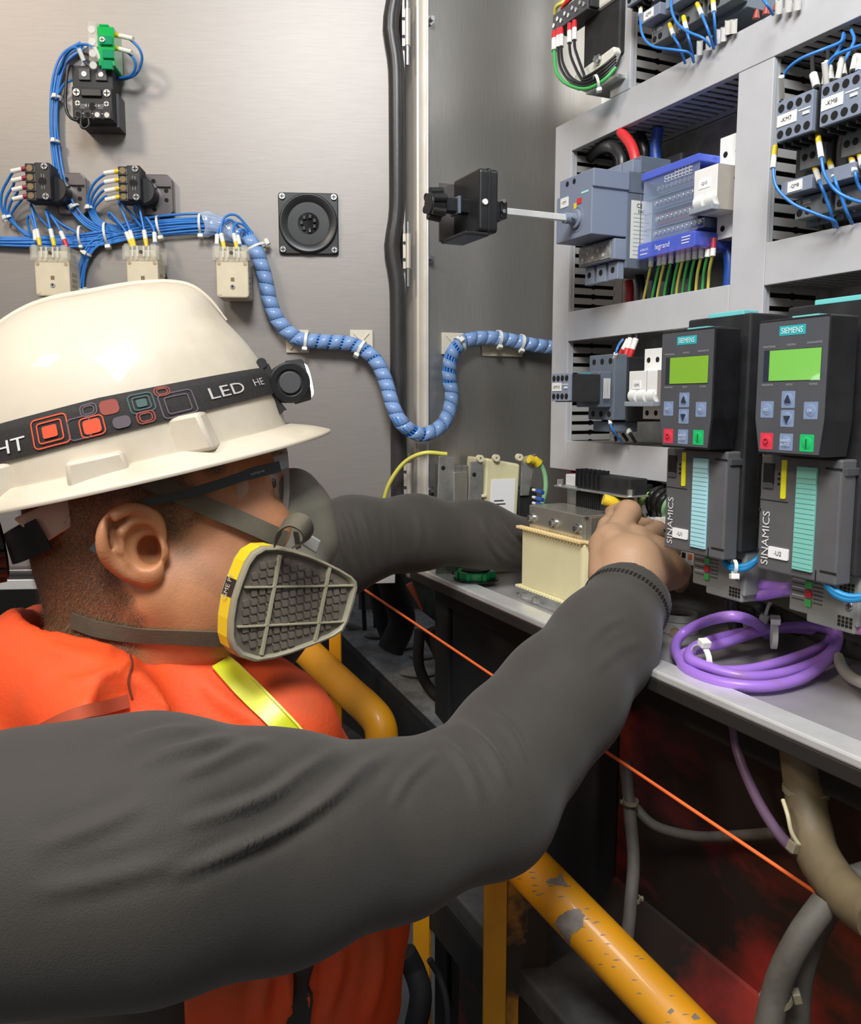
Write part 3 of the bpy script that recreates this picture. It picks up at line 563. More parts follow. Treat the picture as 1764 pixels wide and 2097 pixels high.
for k in range(4):
    xx = x0+w_*(.14+.24*k); c = d.part('lower_contact', M().box(xx-.005, xx+.005, -.0515, -.049, zb+.001, zb+.011), BLK, b, bev=.0006)
    d.part('contact_screw', M().cyl((xx, -.052, zb+.0055), (xx, -.051, zb+.0055), .0032, 12), CHROME if k > 1 else HOLE, b, smooth=True)
    d.part('contact_symbol', M().box(xx-.0035, xx-.001, -.0503, -.050, zb+.0165, zb+.0170).box(xx+.001, xx+.0035, -.0503, -.050, zb+.0165, zb+.0170).box(xx-.0014, xx-.001, -.0503, -.050, zb+.0148, zb+.0188).box(xx+.001, xx+.0014, -.0503, -.050, zb+.0148, zb+.0188), INKW, b)
# ---- green lamp block
gx0, gx1 = dxz(200, 90, -.05)[0], dxz(234, 90, -.05)[0]; gz0, gz1 = dxz(215, 135, -.05)[1], dxz(215, 45, -.05)[1]
d = Dev(DOOR, 'lamp_block', 'bright green and clear pilot lamp block at the top of the door', 'lamp block', (gx0, 0, gz1))
d.part('fixing_plate', M().prism(rrect(gx0-.034, gx0-.004, gz1-.045, gz1-.008, .003), -.004, 0).ring((gx0-.020, -.010, gz1-.030), (gx0-.020, -.004, gz1-.030), .009, .012, 24), GREYW, bev=.0006)
d.part('collar', M().cyl((gx0-.012, -.03, gz1-.034), (gx0-.012, -.002, gz1-.034), .014, 24), BLK, bev=.001, smooth=True)
c_ = d.part('clear_half', M().box(gx0-.011, gx0, -.052, -.010, gz0+.004, gz1), CLEAR, bev=.001)
for k in range(4): d.part('terminal_pocket', M().cyl((gx0-.006, -.0525, gz1-.010-k*.014), (gx0-.006, -.050, gz1-.010-k*.014), .0045, 16), mat('clear_rib', (.95, .95, .9), .1, alpha=.55, coat=.8), c_, smooth=True)
GRN = mat('translucent_green', (.0, .55, .10), .12, alpha=.85, coat=.8); g_ = d.part('green_half', M().box(gx0, gx1, -.050, -.012, gz0, gz1-.005).box(gx0+.002, gx0+.014, -.050, -.02, gz1-.005, gz1-.002), GRN, bev=.0012)
for (a, b_, zz) in ((.003, .019, .024), (.006, .020, .040), (.004, .018, .053)): d.part('green_cell', M().box(gx0+a, gx0+b_, -.054, -.049, gz1-zz-.004, gz1-zz+.007), mat('deep_green', (.0, .30, .12), .15, coat=.8), g_, bev=.001)
screwp(d, gx0+.007, -.054, gz1-.0225, .0035)
# ---- selector contact blocks (side mounted)
def selector(label, px0, px1, py0, py1, ring_dx):
    x0, z1 = dxz(px0, py0, -.045); x1, z0 = dxz(px1, py1, -.045); h = z1-z0; w_ = x1-x0
    d = Dev(DOOR, 'selector_switch', label, 'switch', (x1+.015, 0, (z0+z1)/2), 'selector switch blocks on the door')
    zc = (z0+z1)/2-.006
    fl = d.part('fixing_flange', M().prism([(x1-.005, zc-.026), (x1+.028, zc-.026), (x1+.033, zc-.020), (x1+.033, zc+.020), (x1+.026, zc+.027), (x1-.005, zc+.027)], -.012, 0), mat('dark_zinc', (.22, .20, .20), .25, .8), bev=.0015)
    for q in ((.008, .018), (.008, -.018), (.024, .006), (.024, -.006)): d.part('flange_hole', M().cyl((x1+q[0], -.0125, zc+q[1]), (x1+q[0], -.011, zc+q[1]), .0028, 12), HOLE, fl)
    d.part('flange_rib', M().box(x1+.012, x1+.030, -.016, -.012, zc+.010, zc+.013), mat('dark_zinc', (.22, .20, .20), .25, .8), fl, bev=.0006)
    d.part('collar', M().cyl((x1-.002, -.036, zc), (x1-.002, 0, zc), .017, 28), BLK, bev=.0015, smooth=True)
    b = d.part('body', M().box(x0, x1, -.045, -.018, z0, z1), BLKM, bev=.001)
    f = d.part('front_step', M().box(x0+w_*.42, x1, -.050, -.044, z0+.001, z1+.0), BLK, bev=.001)
    mm = M(); hole(mm, x0+w_*.70, -.050, (z0+z1)/2, .0052); d.part('plunger_hole', mm, HOLE, f)
    for zz in (z0+h*.10, z1-h*.10): screwp(d, x0+w_*.80, -.050, zz, .0042)
    for k in range(4):
        z = z1-h*(.13+.245*k); d.part('contact_cup', M().cyl((x0+.006, -.0458, z), (x0+.006, -.044, z), .004, 14), mat('dull_brass', (.25, .19, .10), .3, .8), b, smooth=True)
        d.part('contact_divider', M().box(x0, x0+w_*.40, -.0465, -.045, z-h*.125, z-h*.105), BLK, b)
        d.part('contact_symbol', M().box(x0+.0125, x0+.0145, -.0455, -.045, z-.0002, z+.0002).box(x0+.0165, x0+.0185, -.0455, -.045, z-.0002, z+.0002).box(x0+.0145, x0+.0149, -.0455, -.045, z-.002, z+.002).box(x0+.0162, x0+.0166, -.0455, -.045, z-.002, z+.002), INKW, b)
    d.part('print_line', M().box(x0+w_*.37, x0+w_*.39, -.0454, -.045, z0+.003, z1-.003), mat('grey_print', (.35, .35, .35), .5), b)
    for s_ in (0, 1):
        for k in range(2): d.part('print_line', M().box(x0+w_*.66+k*.003, x0+w_*.66+k*.003+.0006, -.0503, -.050, z0+h*(.30+.28*s_), z0+h*(.42+.28*s_)), mat('grey_print', (.35, .35, .35), .5), f)
    return [Vector((x0, -.042, z1-h*(.13+.245*k))) for k in range(4)]
S1 = selector('black selector switch block at the far left of the door', 50, 108, 334, 412, 1)
S2 = selector('black selector switch block right of centre above the cream blocks', 241, 291, 340, 413, 1)
# ---- cream lamp holders with clear covers
def cream(label, pxl, pxr, pyt, pyb):
    x0, z1 = dxz(pxl, pyt, -.055); x1, z0 = dxz(pxr, pyb, -.055); w_ = x1-x0; h = z1-z0
    d = Dev(DOOR, 'lamp_holder', label, 'lamp holder', (x0, 0, z0), 'cream lamp holders along the door')
    d.part('collar', M().cyl(((x0+x1)/2+.004, -.02, z0+h*.45), ((x0+x1)/2+.004, 0, z0+h*.45), .016, 24), BLKM, smooth=True)
    b = d.part('body', M().prism(rrect(x0, x1, z0, z1-.016, .004), -.055, -.012), CREAM, bev=.0018)
    for k in range(4): d.part('side_vent', M().box(x1-.0004, x1+.0004, -.048, -.028, z0+.006+k*.007, z0+.010+k*.007), mat('cream_shade', (.45, .38, .26), .5), b)
    cx = (x0+x1)/2
    for q in (.004, w_-.004): d.part('rivet', M().cyl((x0+q, -.0558, z1-.021), (x0+q, -.055, z1-.021), .0022, 12), mat('tan_rivet', (.45, .33, .2), .5), b)
    d.part('rivet', M().cyl((x0+.004, -.0556, z0+.005), (x0+.004, -.055, z0+.005), .0022, 12), CREAM, b)
    d.part('square_window', M().box(cx-.002, cx+.0025, -.0556, -.055, z0+.021, z0+.0255), mat('brown_window', (.22, .14, .05), .5), b)
    d.part('screw_eye', M().ring((cx, -.0562, z0+.014), (cx, -.055, z0+.014), .0014, .0030, 16), CHROME, b)
    d.part('screw_pit', M().cyl((cx, -.0560, z0+.014), (cx, -.055, z0+.014), .0014, 12), HOLE, b)
    t = d.part('inner_block', M().box(x0+.003, x1-.003, -.05, -.014, z1-.020, z1-.004), mat('ivory', (.66, .60, .44), .4), bev=.002)
    c = d.part('clear_cover', M().box(x0-.004, x1+.003, -.058, -.012, z1-.018, z1).box(x0-.001, x0+.006, -.061, -.055, z1-.015, z1+.002).box(x1-.008, x1, -.061, -.055, z1-.015, z1+.002), CLEAR, bev=.0015)
    for q in (-.010, -.004, .004, .010): d.part('cover_rib', M().cyl((cx+q, -.0605, z1-.014), (cx+q, -.0605, z1-.001), .0013, 8), mat('clear_rib', (.95, .95, .9), .1, alpha=.55, coat=.8), c, smooth=True)
    d.part('cover_screw', M().cyl((cx, -.0600, z1-.008), (cx, -.057, z1-.008), .0024, 12), mat('dark_bronze', (.12, .09, .06), .3, .7), c)
    return x0, x1, z1
Q1 = cream('cream lamp holder at the far left, above the back of the helmet', 68, 145, 505, 607)
Q2 = cream('cream lamp holder in the middle, half hidden by the helmet crown', 257, 326, 503, 607)
Q3 = cream('cream lamp holder right of the helmet crown beside the wrapped harness', 441, 510, 505, 610)
# ---- wiring on the door
R_ = .00165
def bundle(path, n, spread, label0, grp, y=-.009, names=None, r=R_, roll=0, taper=None):
    """n separate strands along a pixel path on the door, laid side by side and twisted a little"""
    C_ = [DOOR.l(DW(px, py, y)) for px, py in path]
    for k in range(n):
        off = (k-(n-1)/2)*spread; pts = []
        for i, c in enumerate(C_):
            a = C_[max(i-1, 0)]; b = C_[min(i+1, len(C_)-1)]; t = (b-a); nrm = Vector((-t.z, 0, t.x)).normalized()
            o = off*(1+.15*sin(i*1.7+k*2))*(taper[i] if taper else 1); pts.append(DOOR.w(c+nrm*o+Vector((0, -abs(sin(k*2.1+i*.8))*.003, 0))))
        wire(pts, r, BLUE, label0 % names[k], grp, ends=[])
pos8 = ['topmost', 'second from top', 'third from top', 'fourth from top', 'fifth from top', 'sixth from top', 'seventh from top', 'lowest']
bundle([(-40, 494), (60, 495), (190, 490), (300, 468), (420, 459), (470, 474), (512, 500)], 8, .0033, 'blue wire of the long horizontal door bundle, %s', 'blue wires of the horizontal door bundle', names=pos8, taper=(.35, .45, .8, 1.05, .95, .9, .6))
l4 = ['leftmost', 'second from left', 'third from left', 'rightmost']
bundle([(170, 93), (136, 118), (117, 165), (111, 240), (115, 310), (126, 370), (146, 420), (186, 462), (245, 480)], 4, .0030, 'blue wire of the long drop left of the switch block, %s', 'blue wires dropping from the lamp block', names=l4)
bundle([(262, 474), (225, 484), (190, 505), (170, 545), (162, 600), (160, 640)], 4, .0030, 'blue wire of the branch going down behind the helmet, %s', 'blue wires of the branch behind the helmet', names=l4)
for k, p in enumerate(S1):
    a = P2(DOOR.w(p)); nm = ['top', 'second', 'third', 'bottom'][k]
    wire([DW(a[0]-1, a[1], -.042), DW(a[0]-22, a[1]+5, -.040), DW(18+k*9, 366+k*14, -.032), DW(3+k*9, 400+k*9, -.022), DW(10+k*5, 440+k*2, -.014), DW(60, 478+k*2, -.012), DW(150, 500-k*3, -.012)], R_, BLUE, 'blue looping wire from the %s contact of the far left selector switch' % nm, 'wires of the far left selector', ends=[(0, .016, SLEEVE, mat('maroon_ferrule', (.30, .02, .05), .4))])
for k, p in enumerate(S2):
    a = P2(DOOR.w(p)); nm = ['top', 'second', 'third', 'bottom'][k]
    wire([DW(a[0]-1, a[1], -.042), DW(a[0]-22, a[1]+4, -.040), DW(196+k*7, 372+k*10, -.032), DW(181+k*7, 400+k*5, -.022), DW(182+k*4, 430, -.014), DW(200+k*3, 460-k*2, -.012), DW(250, 478-k*4, -.012)], R_, BLUE, 'blue looping wire from the %s contact of the selector switch above the cream blocks' % nm, 'wires of the right selector', ends=[(0, .016, SLEEVE, YEL)])
def lampwire(ex, ey, path, lab, mf=YEL, yy=-.040):
    pts = [DW(ex, ey, yy)]+[DW(a, b, -.034+.022*(i/len(path))) for i, (a, b) in enumerate(path)]
    wire(pts, R_, BLUE, lab, 'wires of the cream lamp holders', ends=[(0, .014, SLEEVE, mf)])
lampwire(73, 496, [(70, 465), (62, 442), (56, 450), (62, 480)], 'short blue wire into the far left cream block, first', None)
lampwire(80, 494, [(72, 455), (63, 418), (75, 440), (110, 475)], 'blue wire into the far left cream block, second with yellow ferrule')
lampwire(109, 494, [(99, 450), (94, 430), (110, 445), (140, 472)], 'blue wire into the far left cream block, third with yellow ferrule')
lampwire(134, 497, [(120, 465), (104, 440), (120, 455), (160, 478)], 'blue wire into the far left cream block, fourth with red ferrule', RED)
lampwire(268, 498, [(255, 470), (228, 438), (225, 445), (262, 472)], 'blue wire into the middle cream block, first')
lampwire(273, 496, [(262, 460), (243, 412), (262, 430), (290, 465)], 'blue wire into the middle cream block, second with yellow ferrule')
lampwire(299, 496, [(292, 455), (281, 412), (276, 430), (290, 452)], 'blue wire into the middle cream block, third with yellow ferrule')
lampwire(318, 500, [(315, 470), (300, 446), (300, 456), (320, 466)], 'blue wire into the middle cream block, fourth', None)
lampwire(444, 504, [(446, 475), (460, 455), (476, 452), (500, 480)], 'blue wire into the right cream block, first', None)
lampwire(458, 502, [(452, 470), (462, 444), (486, 442), (516, 476)], 'blue wire into the right cream block, second with yellow ferrule')
lampwire(484, 502, [(478, 472), (484, 458), (500, 462), (520, 486)], 'blue wire into the right cream block, third with yellow ferrule')
lampwire(492, 504, [(488, 485), (495, 470), (506, 476), (520, 495)], 'blue wire into the right cream block, fourth', None)
# lamp block wires
wire([DW(240, 72, -.04), DW(262, 78, -.045), DW(284, 98, -.045), DW(291, 122, -.04), DW(280, 150, -.03), DW(255, 162, -.02), DW(225, 160, -.014)], R_, BLUE, 'blue loop wire from the upper yellow ferrule of the green lamp block', 'wires of the lamp block', ends=[(0, .022, SLEEVE, YEL)])
wire([DW(240, 99, -.04), DW(256, 104, -.045), DW(274, 120, -.045), DW(277, 140, -.04), DW(264, 156, -.03), DW(225, 163, -.014)], R_, BLUE, 'blue loop wire from the lower yellow ferrule of the green lamp block', 'wires of the lamp block', ends=[(0, .022, SLEEVE, YEL)])
wire([DW(173, 128, -.046), DW(163, 105, -.05), DW(152, 98, -.045), DW(135, 112, -.025), DW(122, 140, -.014)], R_, BLUE, 'blue wire with white sleeve into the left upper terminal of the switch block', 'wires of the switch block', ends=[(0, .014, SLEEVE, None)])
wire([DW(208, 128, -.046), DW(196, 104, -.05), DW(180, 92, -.05), DW(158, 94, -.04), DW(136, 112, -.022), DW(118, 150, -.014)], R_, BLUE, 'blue wire with white sleeve into the right upper terminal of the switch block', 'wires of the switch block', ends=[(0, .016, SLEEVE, None)])
wire([DW(147, 164, -.02), DW(132, 172, -.016), DW(121, 190, -.012)], R_, BLUE, 'short blue wire entering the left side of the switch block', 'wires of the switch block')
wire([DW(148, 132, -.045), DW(139, 138, -.048), DW(135, 180, -.048), DW(134, 215, -.048), DW(142, 238, -.05), DW(158, 246, -.05), DW(163, 232, -.05)], .0019, WBLK, 'black jumper wire looping down the left side of the switch block', 'jumpers of the switch block')
wire([DW(166, 243, -.05), DW(166, 258, -.05), DW(174, 263, -.05), DW(182, 256, -.05), DW(181, 243, -.05)], .0016, WBLK, 'small black wire loop under the switch block', 'jumpers of the switch block')
# cable ties on the door
def dtie(px, py, tx, ty, wpx, lab, head=1.3, hd=(0, -1, -.2)):
    c = DW(px, py, -.012); t = DOOR.R @ Vector((tx, 0, -ty)); r = wpx/2/F*c.y
    tie(DOOR, c, t, r, lab, head, grp='clear cable ties on the door wiring', hd=DOOR.R @ Vector(hd))
dtie(116, 200, 0, 1, 18, 'clear cable tie on the blue drop just left of the switch block')
dtie(113, 290, 0, 1, 16, 'clear cable tie on the blue drop below the switch block')
dtie(152, 424, .6, 1, 18, 'clear cable tie on the blue drop right of the far left selector')
dtie(16, 447, .5, 1, 20, 'clear cable tie on the wires at the left photo edge')
dtie(184, 426, .1, 1, 18, 'clear cable tie on the wires of the right selector')
dtie(166, 483, 1, 0, 36, 'clear cable tie left of the bundle junction', hd=(0, -.2, -1))
dtie(219, 479, 1, -.1, 42, 'clear cable tie on the bundle junction', 1.8, hd=(0, -.2, -1))
dtie(326, 463, 1, -.15, 38, 'clear cable tie above the middle cream block', 1.8, hd=(0, -.2, -1))
dtie(411, 459, 1, 0, 38, 'clear cable tie left of the plastic film wrap', 1.8, hd=(0, -.2, -1))
dtie(176, 519, -.5, 1, 20, 'clear cable tie on the branch behind the left cream block')
dtie(163, 594, 0, 1, 18, 'clear cable tie just above the helmet crown', 1.6, hd=(1, -.3, 0))
dtie(524, 507, .45, 1, 42, 'clear cable tie where the spiral wrapped harness starts', 2, hd=(1, -.2, 0))
# ---- wrapped harness
def SW(px, py, y): return SIDE.w(SIDE.px(px, py, y))
hp = [DW(505, 483, -.016), DW(524, 512, -.017), DW(541, 560, -.017), DW(552, 615, -.017), DW(572, 660, -.018), DW(612, 694, -.02), DW(665, 700, -.02), DW(725, 706, -.02), DW(768, 736, -.024), DW(790, 780, -.03), DW(806, 835, -.04)]
hs = [SW(926, 815, -.022), SW(920, 770, -.018), SW(926, 725, -.016), SW(952, 699, -.016), SW(990, 692, -.016), SW(1035, 695, -.016), SW(1090, 706, -.018), SW(1150, 714, -.02)]
a = DW(828, 872, -.045); b = SW(908, 868, -.030)
mid = [a, (W(866, 890, (a.y+b.y)/2)), b]
HPTS = hp+mid+hs
Pc = crom(HPTS, 10); T_, U_ = frames(Pc)
hd_ = Dev(WLD, 'wiring_harness', 'thick blue wire harness in translucent spiral wrap sagging in a U across the hinge', 'wire harness', Pc[0])
rb = .0094
hd_.part('wire_core', M().tube(Pc, rb*.72, 12, raw=True), mat('core_blue', (.02, .12, .42), .5), smooth=80)
L_ = [0]
for i in range(1, len(Pc)): L_.append(L_[-1]+(Pc[i]-Pc[i-1]).length)
for k in range(12):
    pts = []
    for i in range(len(Pc)):
        an = 2*pi*k/12+L_[i]*7; w_ = T_[i].cross(U_[i]); pts.append(Pc[i]+(U_[i]*cos(an)+w_*sin(an))*rb*.86)
    hd_.part('wire_strand', M().tube(pts, .0017, 6, raw=True), BLUE, smooth=80)
# spiral band: width slightly smaller than pitch
WRAP = mat('spiral_wrap_film', (.34, .54, .92), .25, alpha=.60, coat=.7)
v = M(); R0 = rb*1.08; pitch = .0165; wdt = .0200; ns = int((L_[-1]-.012)/pitch*20); idx = 0; PP = []
import bisect
def at_len(s):
    i = min(max(bisect.bisect(L_, s)-1, 0), len(L_)-2); t = (s-L_[i])/max(L_[i+1]-L_[i], 1e-9)
    return Pc[i].lerp(Pc[i+1], t), T_[i].lerp(T_[i+1], t).normalized(), U_[i].lerp(U_[i+1], t).normalized()
for q in range(ns+1):
    s0 = q/20*pitch; an = -q/20*2*pi
    gap = .0010+.0055*max(0, sin(s0*40))*(abs(s0-.62*L_[-1]) < .09)+.002*(abs(s0-.28*L_[-1]) < .05)
    for e in (0, pitch-gap):
        s = min(s0+e, L_[-1]-.0005); p, t, u = at_len(s); u = (u-t*u.dot(t)).normalized(); v.v.append(tuple(p+(u*cos(an)+t.cross(u)*sin(an))*R0))
v.f = [(2*q, 2*q+1, 2*q+3, 2*q+2) for q in range(ns)]
o = hd_.part('spiral_wrap', v, WRAP, smooth=80); sm_ = o.modifiers.new('solid', 'SOLIDIFY'); sm_.thickness = .0003
fw = Dev(DOOR, 'plastic_film', 'crumpled clear plastic film round the bundle before the spiral wrap', 'plastic film', tuple(DOOR.px(445, 462, -.02)))
v = M(); n = 14; m_ = 10; path = crom([DOOR.l(DW(a, b, -.012)) for a, b in ((418, 459), (440, 461), (462, 468), (484, 480), (500, 492))], 4)
for i, p in enumerate(path):
    for k in range(n):
        an = 2*pi*k/n; r = .0165*(1+.12*sin(3*an+i*.9)+.08*sin(5*an-i)); r *= (1.15 if i < 3 else 1); v.v.append((p.x+.003*sin(k+i), p.y+r*.62*cos(an)-.002, p.z+r*.85*sin(an)))
v.f = [(i*n+k, i*n+(k+1) % n, (i+1)*n+(k+1) % n, (i+1)*n+k) for i in range(len(path)-1) for k in range(n)]
fw.part('film', v, mat('clear_film', (.75, .85, .98), .12, alpha=.42, coat=.8), smooth=80)
# adhesive mounts
def mount(fr, label, a, b, c, dd, two=False):
    p = fr.px(a, b, 0); q = fr.px(c, dd, 0)
    m_ = Dev(fr, 'cable_tie_mount', label, 'tie mount', (p.x, 0, q.z), 'cream adhesive tie mounts')
    bs = m_.part('base', M().prism(rrect(p.x, q.x, q.z, p.z, .001), -.004, 0), mat('mount_cream', (.68, .62, .50), .45), bev=.0008)
    n = 2 if two else 1; w_ = (q.x-p.x)/n; h = p.z-q.z
    for k in range(n):
        for s_ in (1, -1):
            x0 = p.x+w_*k; m_.part('cross_rib', M().add([(x0+w_*.15, -.004, q.z+h*(.5-.35*s_)), (x0+w_*.22, -.004, q.z+h*(.5-.35*s_)), (x0+w_*.85, -.004, q.z+h*(.5+.35*s_)), (x0+w_*.78, -.004, q.z+h*(.5+.35*s_)), (x0+w_*.15, -.0055, q.z+h*(.5-.35*s_)), (x0+w_*.22, -.0055, q.z+h*(.5-.35*s_)), (x0+w_*.85, -.0055, q.z+h*(.5+.35*s_)), (x0+w_*.78, -.0055, q.z+h*(.5+.35*s_))], [(0, 1, 2, 3), (7, 6, 5, 4), (0, 4, 5, 1), (1, 5, 6, 2), (2, 6, 7, 3), (3, 7, 4, 0)]), bs.data.materials[0], bs)
mount(DOOR, 'cream tie mount under the harness above the headlamp', 586, 676, 634, 723)
mount(DOOR, 'cream tie mount behind the harness left of the door seal', 717, 676, 764, 723)
mount(SIDE, 'cream tie mount on the side wall where the harness climbs', 904, 681, 948, 727)
mount(SIDE, 'wide double cream tie mount under the harness on the side wall', 986, 706, 1068, 731, True)
def htie(px, py, lab, i0, grp='cable ties round the wrapped harness'):
    best = min(range(len(Pc)), key=lambda i: (P2(Pc[i])[0]-px)**2+(P2(Pc[i])[1]-py)**2)
    tie(None, Pc[best], T_[best], R0+.0006, lab, 1.8, grp=grp, hd=(.0, -.6, i0), wd=.004)
htie(626, 697, 'clear cable tie holding the harness to the mount above the headlamp', -1)
htie(738, 712, 'clear cable tie holding the harness to the mount left of the seal', -1)
htie(944, 704, 'clear cable tie on the harness climbing the side wall', .2)
htie(1022, 693, 'clear cable tie on the harness above the wide mount, left one', -1)
htie(1068, 703, 'clear cable tie on the harness above the wide mount, right one', -1)
# ================================================ WIRES ON THE PANEL
def pw(pts, lab, grp, m=BLUE, r=.0014, s0=True, mf=YEL, e1=None, sl=.013):
    en = [(0, sl, SLEEVE, mf)] if s0 else []
    if e1: en.append((-1, .013, SLEEVE, None))
    return wire([PW(a, b, c) for a, b, c in pts], r, m, lab, grp, ends=en)
G1 = 'blue wires of the upper row'; G2 = 'blue wires of the KM row'
pw([(1313, 14, -.02), (1312, 45, -.03), (1318, 75, -.034), (1338, 95, -.034), (1380, 102, -.03), (1412, 108, -.02), (1422, 128, -.01)], 'blue wire leaving the cut-off contact block at the top and swinging right', G1, mf=YEL)
pw([(1375, -20, -.03), (1376, 20, -.035), (1388, 48, -.035), (1410, 65, -.034), (1440, 78, -.03), (1456, 95, -.02)], 'blue wire entering from the top photo edge above the duct', G1, s0=False)
pw([(1374, 56, -.022), (1382, 78, -.026), (1392, 95, -.024), (1404, 130, -.01)], 'blue wire with yellow ferrule in the top row, first from left', G1)
pw([(1402, 42, -.022), (1408, 68, -.026), (1414, 90, -.024), (1421, 122, -.01)], 'blue wire with yellow ferrule in the top row, second from left', G1)
pw([(1431, 14, -.022), (1442, 40, -.026), (1452, 66, -.024), (1463, 100, -.01)], 'blue wire with yellow ferrule in the top row, third from left', G1)
pw([(1461, 2, -.022), (1463, 30, -.026), (1465, 60, -.022), (1466, 92, -.01)], 'blue wire with yellow ferrule in the top row, fourth from left', G1)
pw([(1560, -6, -.03), (1572, 10, -.032), (1584, 30, -.02)], 'blue wire near the top right corner', G1, s0=False)
for i, (a, b) in enumerate(((1434, 84), (1453, 74), (1474, 60), (1483, 56), (1492, 42), (1504, 40), (1596, 0), (1616, -4), (1634, -8))):
    c = [PW(a, b, -.012), PW(a-1, b+28, -.008)]; d = Dev(WLD, 'marker_sleeve', 'white marker sleeve standing over the top duct, %s from left' % ['first', 'second', 'third', 'fourth', 'fifth', 'sixth', 'seventh', 'eighth', 'ninth'][i], 'wire marker', c[1], 'white marker sleeves over the top duct')
    d.part('sleeve', M().ring(c[0], c[1], .0022, .0032, 14), SLEEVE, smooth=True); d.part('wire_end', M().cyl(c[0], c[1], .0021, 10), WBLK)
for i, (a, b) in enumerate(((1549, 38), (1569, 30), (1590, 22))):
    c = [PW(a, b, -.004), PW(a+2, b-18, -.004)]; d = Dev(WLD, 'wire_boot', 'dark red wire boot at the top right, %s from left' % ['first', 'second', 'third'][i], 'wire boot', c[0], 'dark red wire boots'); d.part('boot', M().cyl(c[0], c[1], .0036, 12, .0016), mat('dark_red', (.35, .05, .04), .45), smooth=True)
# KM row
pw([(1602, 204, -.035), (1602, 185, -.04), (1608, 150, -.045), (1638, 122, -.045), (1690, 100, -.035), (1722, 86, -.02), (1728, 68, .0)], 'blue wire from the top of KM7 arching up right to the duct', G2, mf=None, sl=.02)
pw([(1694, 180, -.035), (1692, 150, -.04), (1702, 122, -.04), (1730, 105, -.04), (1790, 85, -.04)], 'blue wire from the top of KM8 arching to the right edge', G2, mf=None, sl=.018)
pw([(1688, 178, -.035), (1694, 140, -.035), (1712, 112, -.025), (1726, 88, -.01), (1730, 72, .0)], 'blue wire from the top of KM8 going straight up to the duct', G2, mf=None, sl=.018)
pw([(1716, 166, -.035), (1722, 140, -.035), (1738, 110, -.025), (1750, 82, -.01), (1744, 62, .0)], 'blue wire from the right top of KM8', G2, mf=None, sl=.016)
pw([(1758, 150, -.035), (1762, 125, -.03), (1778, 95, -.02)], 'blue wire at the right edge above the KM9 block', G2, mf=None, sl=.016)
for i, (a, b, c_, e_) in enumerate(((1674, 182, 1666, 150), (1702, 170, 1698, 140), (1728, 160, 1724, 132), (1748, 150, 1752, 128))):
    d = wire([PW(a, b, -.02), PW(c_, e_, -.015), PW(c_-2, e_-40, -.005)], .002, WBLK, 'black wire behind the KM blocks with white sleeve, %s from left' % ['first', 'second', 'third', 'fourth'][i], 'black wires behind the KM blocks', ends=[(0, .016, SLEEVE, None)])
pw([(1587, 311, -.04), (1584, 345, -.045), (1592, 385, -.045), (1626, 418, -.04), (1672, 438, -.03), (1708, 452, -.02), (1716, 466, -.01)], 'blue wire from below KM7 curving right down to the duct', G2, sl=.015)
pw([(1677, 286, -.04), (1683, 325, -.045), (1690, 358, -.045), (1712, 390, -.04), (1745, 408, -.035), (1790, 420, -.03)], 'blue wire from below KM8 curving to the right edge', G2, sl=.018)
pw([(1670, 345, -.022), (1682, 380, -.03), (1692, 405, -.026), (1702, 435, -.02), (1710, 466, -.008)], 'blue wire under KM8 with yellow ferrule, first from left', G2, sl=.017)
pw([(1701, 336, -.022), (1712, 372, -.03), (1722, 400, -.026), (1735, 435, -.02), (1746, 458, -.008)], 'blue wire under KM8 with yellow ferrule, second from left', G2, sl=.017)
pw([(1745, 326, -.022), (1752, 355, -.03), (1758, 378, -.026), (1772, 402, -.02)], 'blue wire under KM8 with yellow ferrule, third from left', G2, sl=.017)
pw([(1762, 318, -.022), (1768, 345, -.03), (1780, 370, -.026)], 'blue wire with yellow ferrule at the right edge', G2, sl=.014)
for i, (a, b, c_, e_) in enumerate(((1672, 405, 1684, 470), (1706, 402, 1718, 460), (1728, 380, 1740, 450), (1744, 392, 1764, 440))):
    wire([PW(a, b, .0), PW((a+c_)/2, (b+e_)/2, .0), PW(c_, e_, .005)], .0026, WBLK, 'black wire with white sleeve below the motor breakers, %s from left' % ['first', 'second', 'third', 'fourth'][i], 'black wires below the motor breakers', ends=[(0, .016, SLEEVE, mat('blue_ferrule', (.01, .03, .22), .4))])
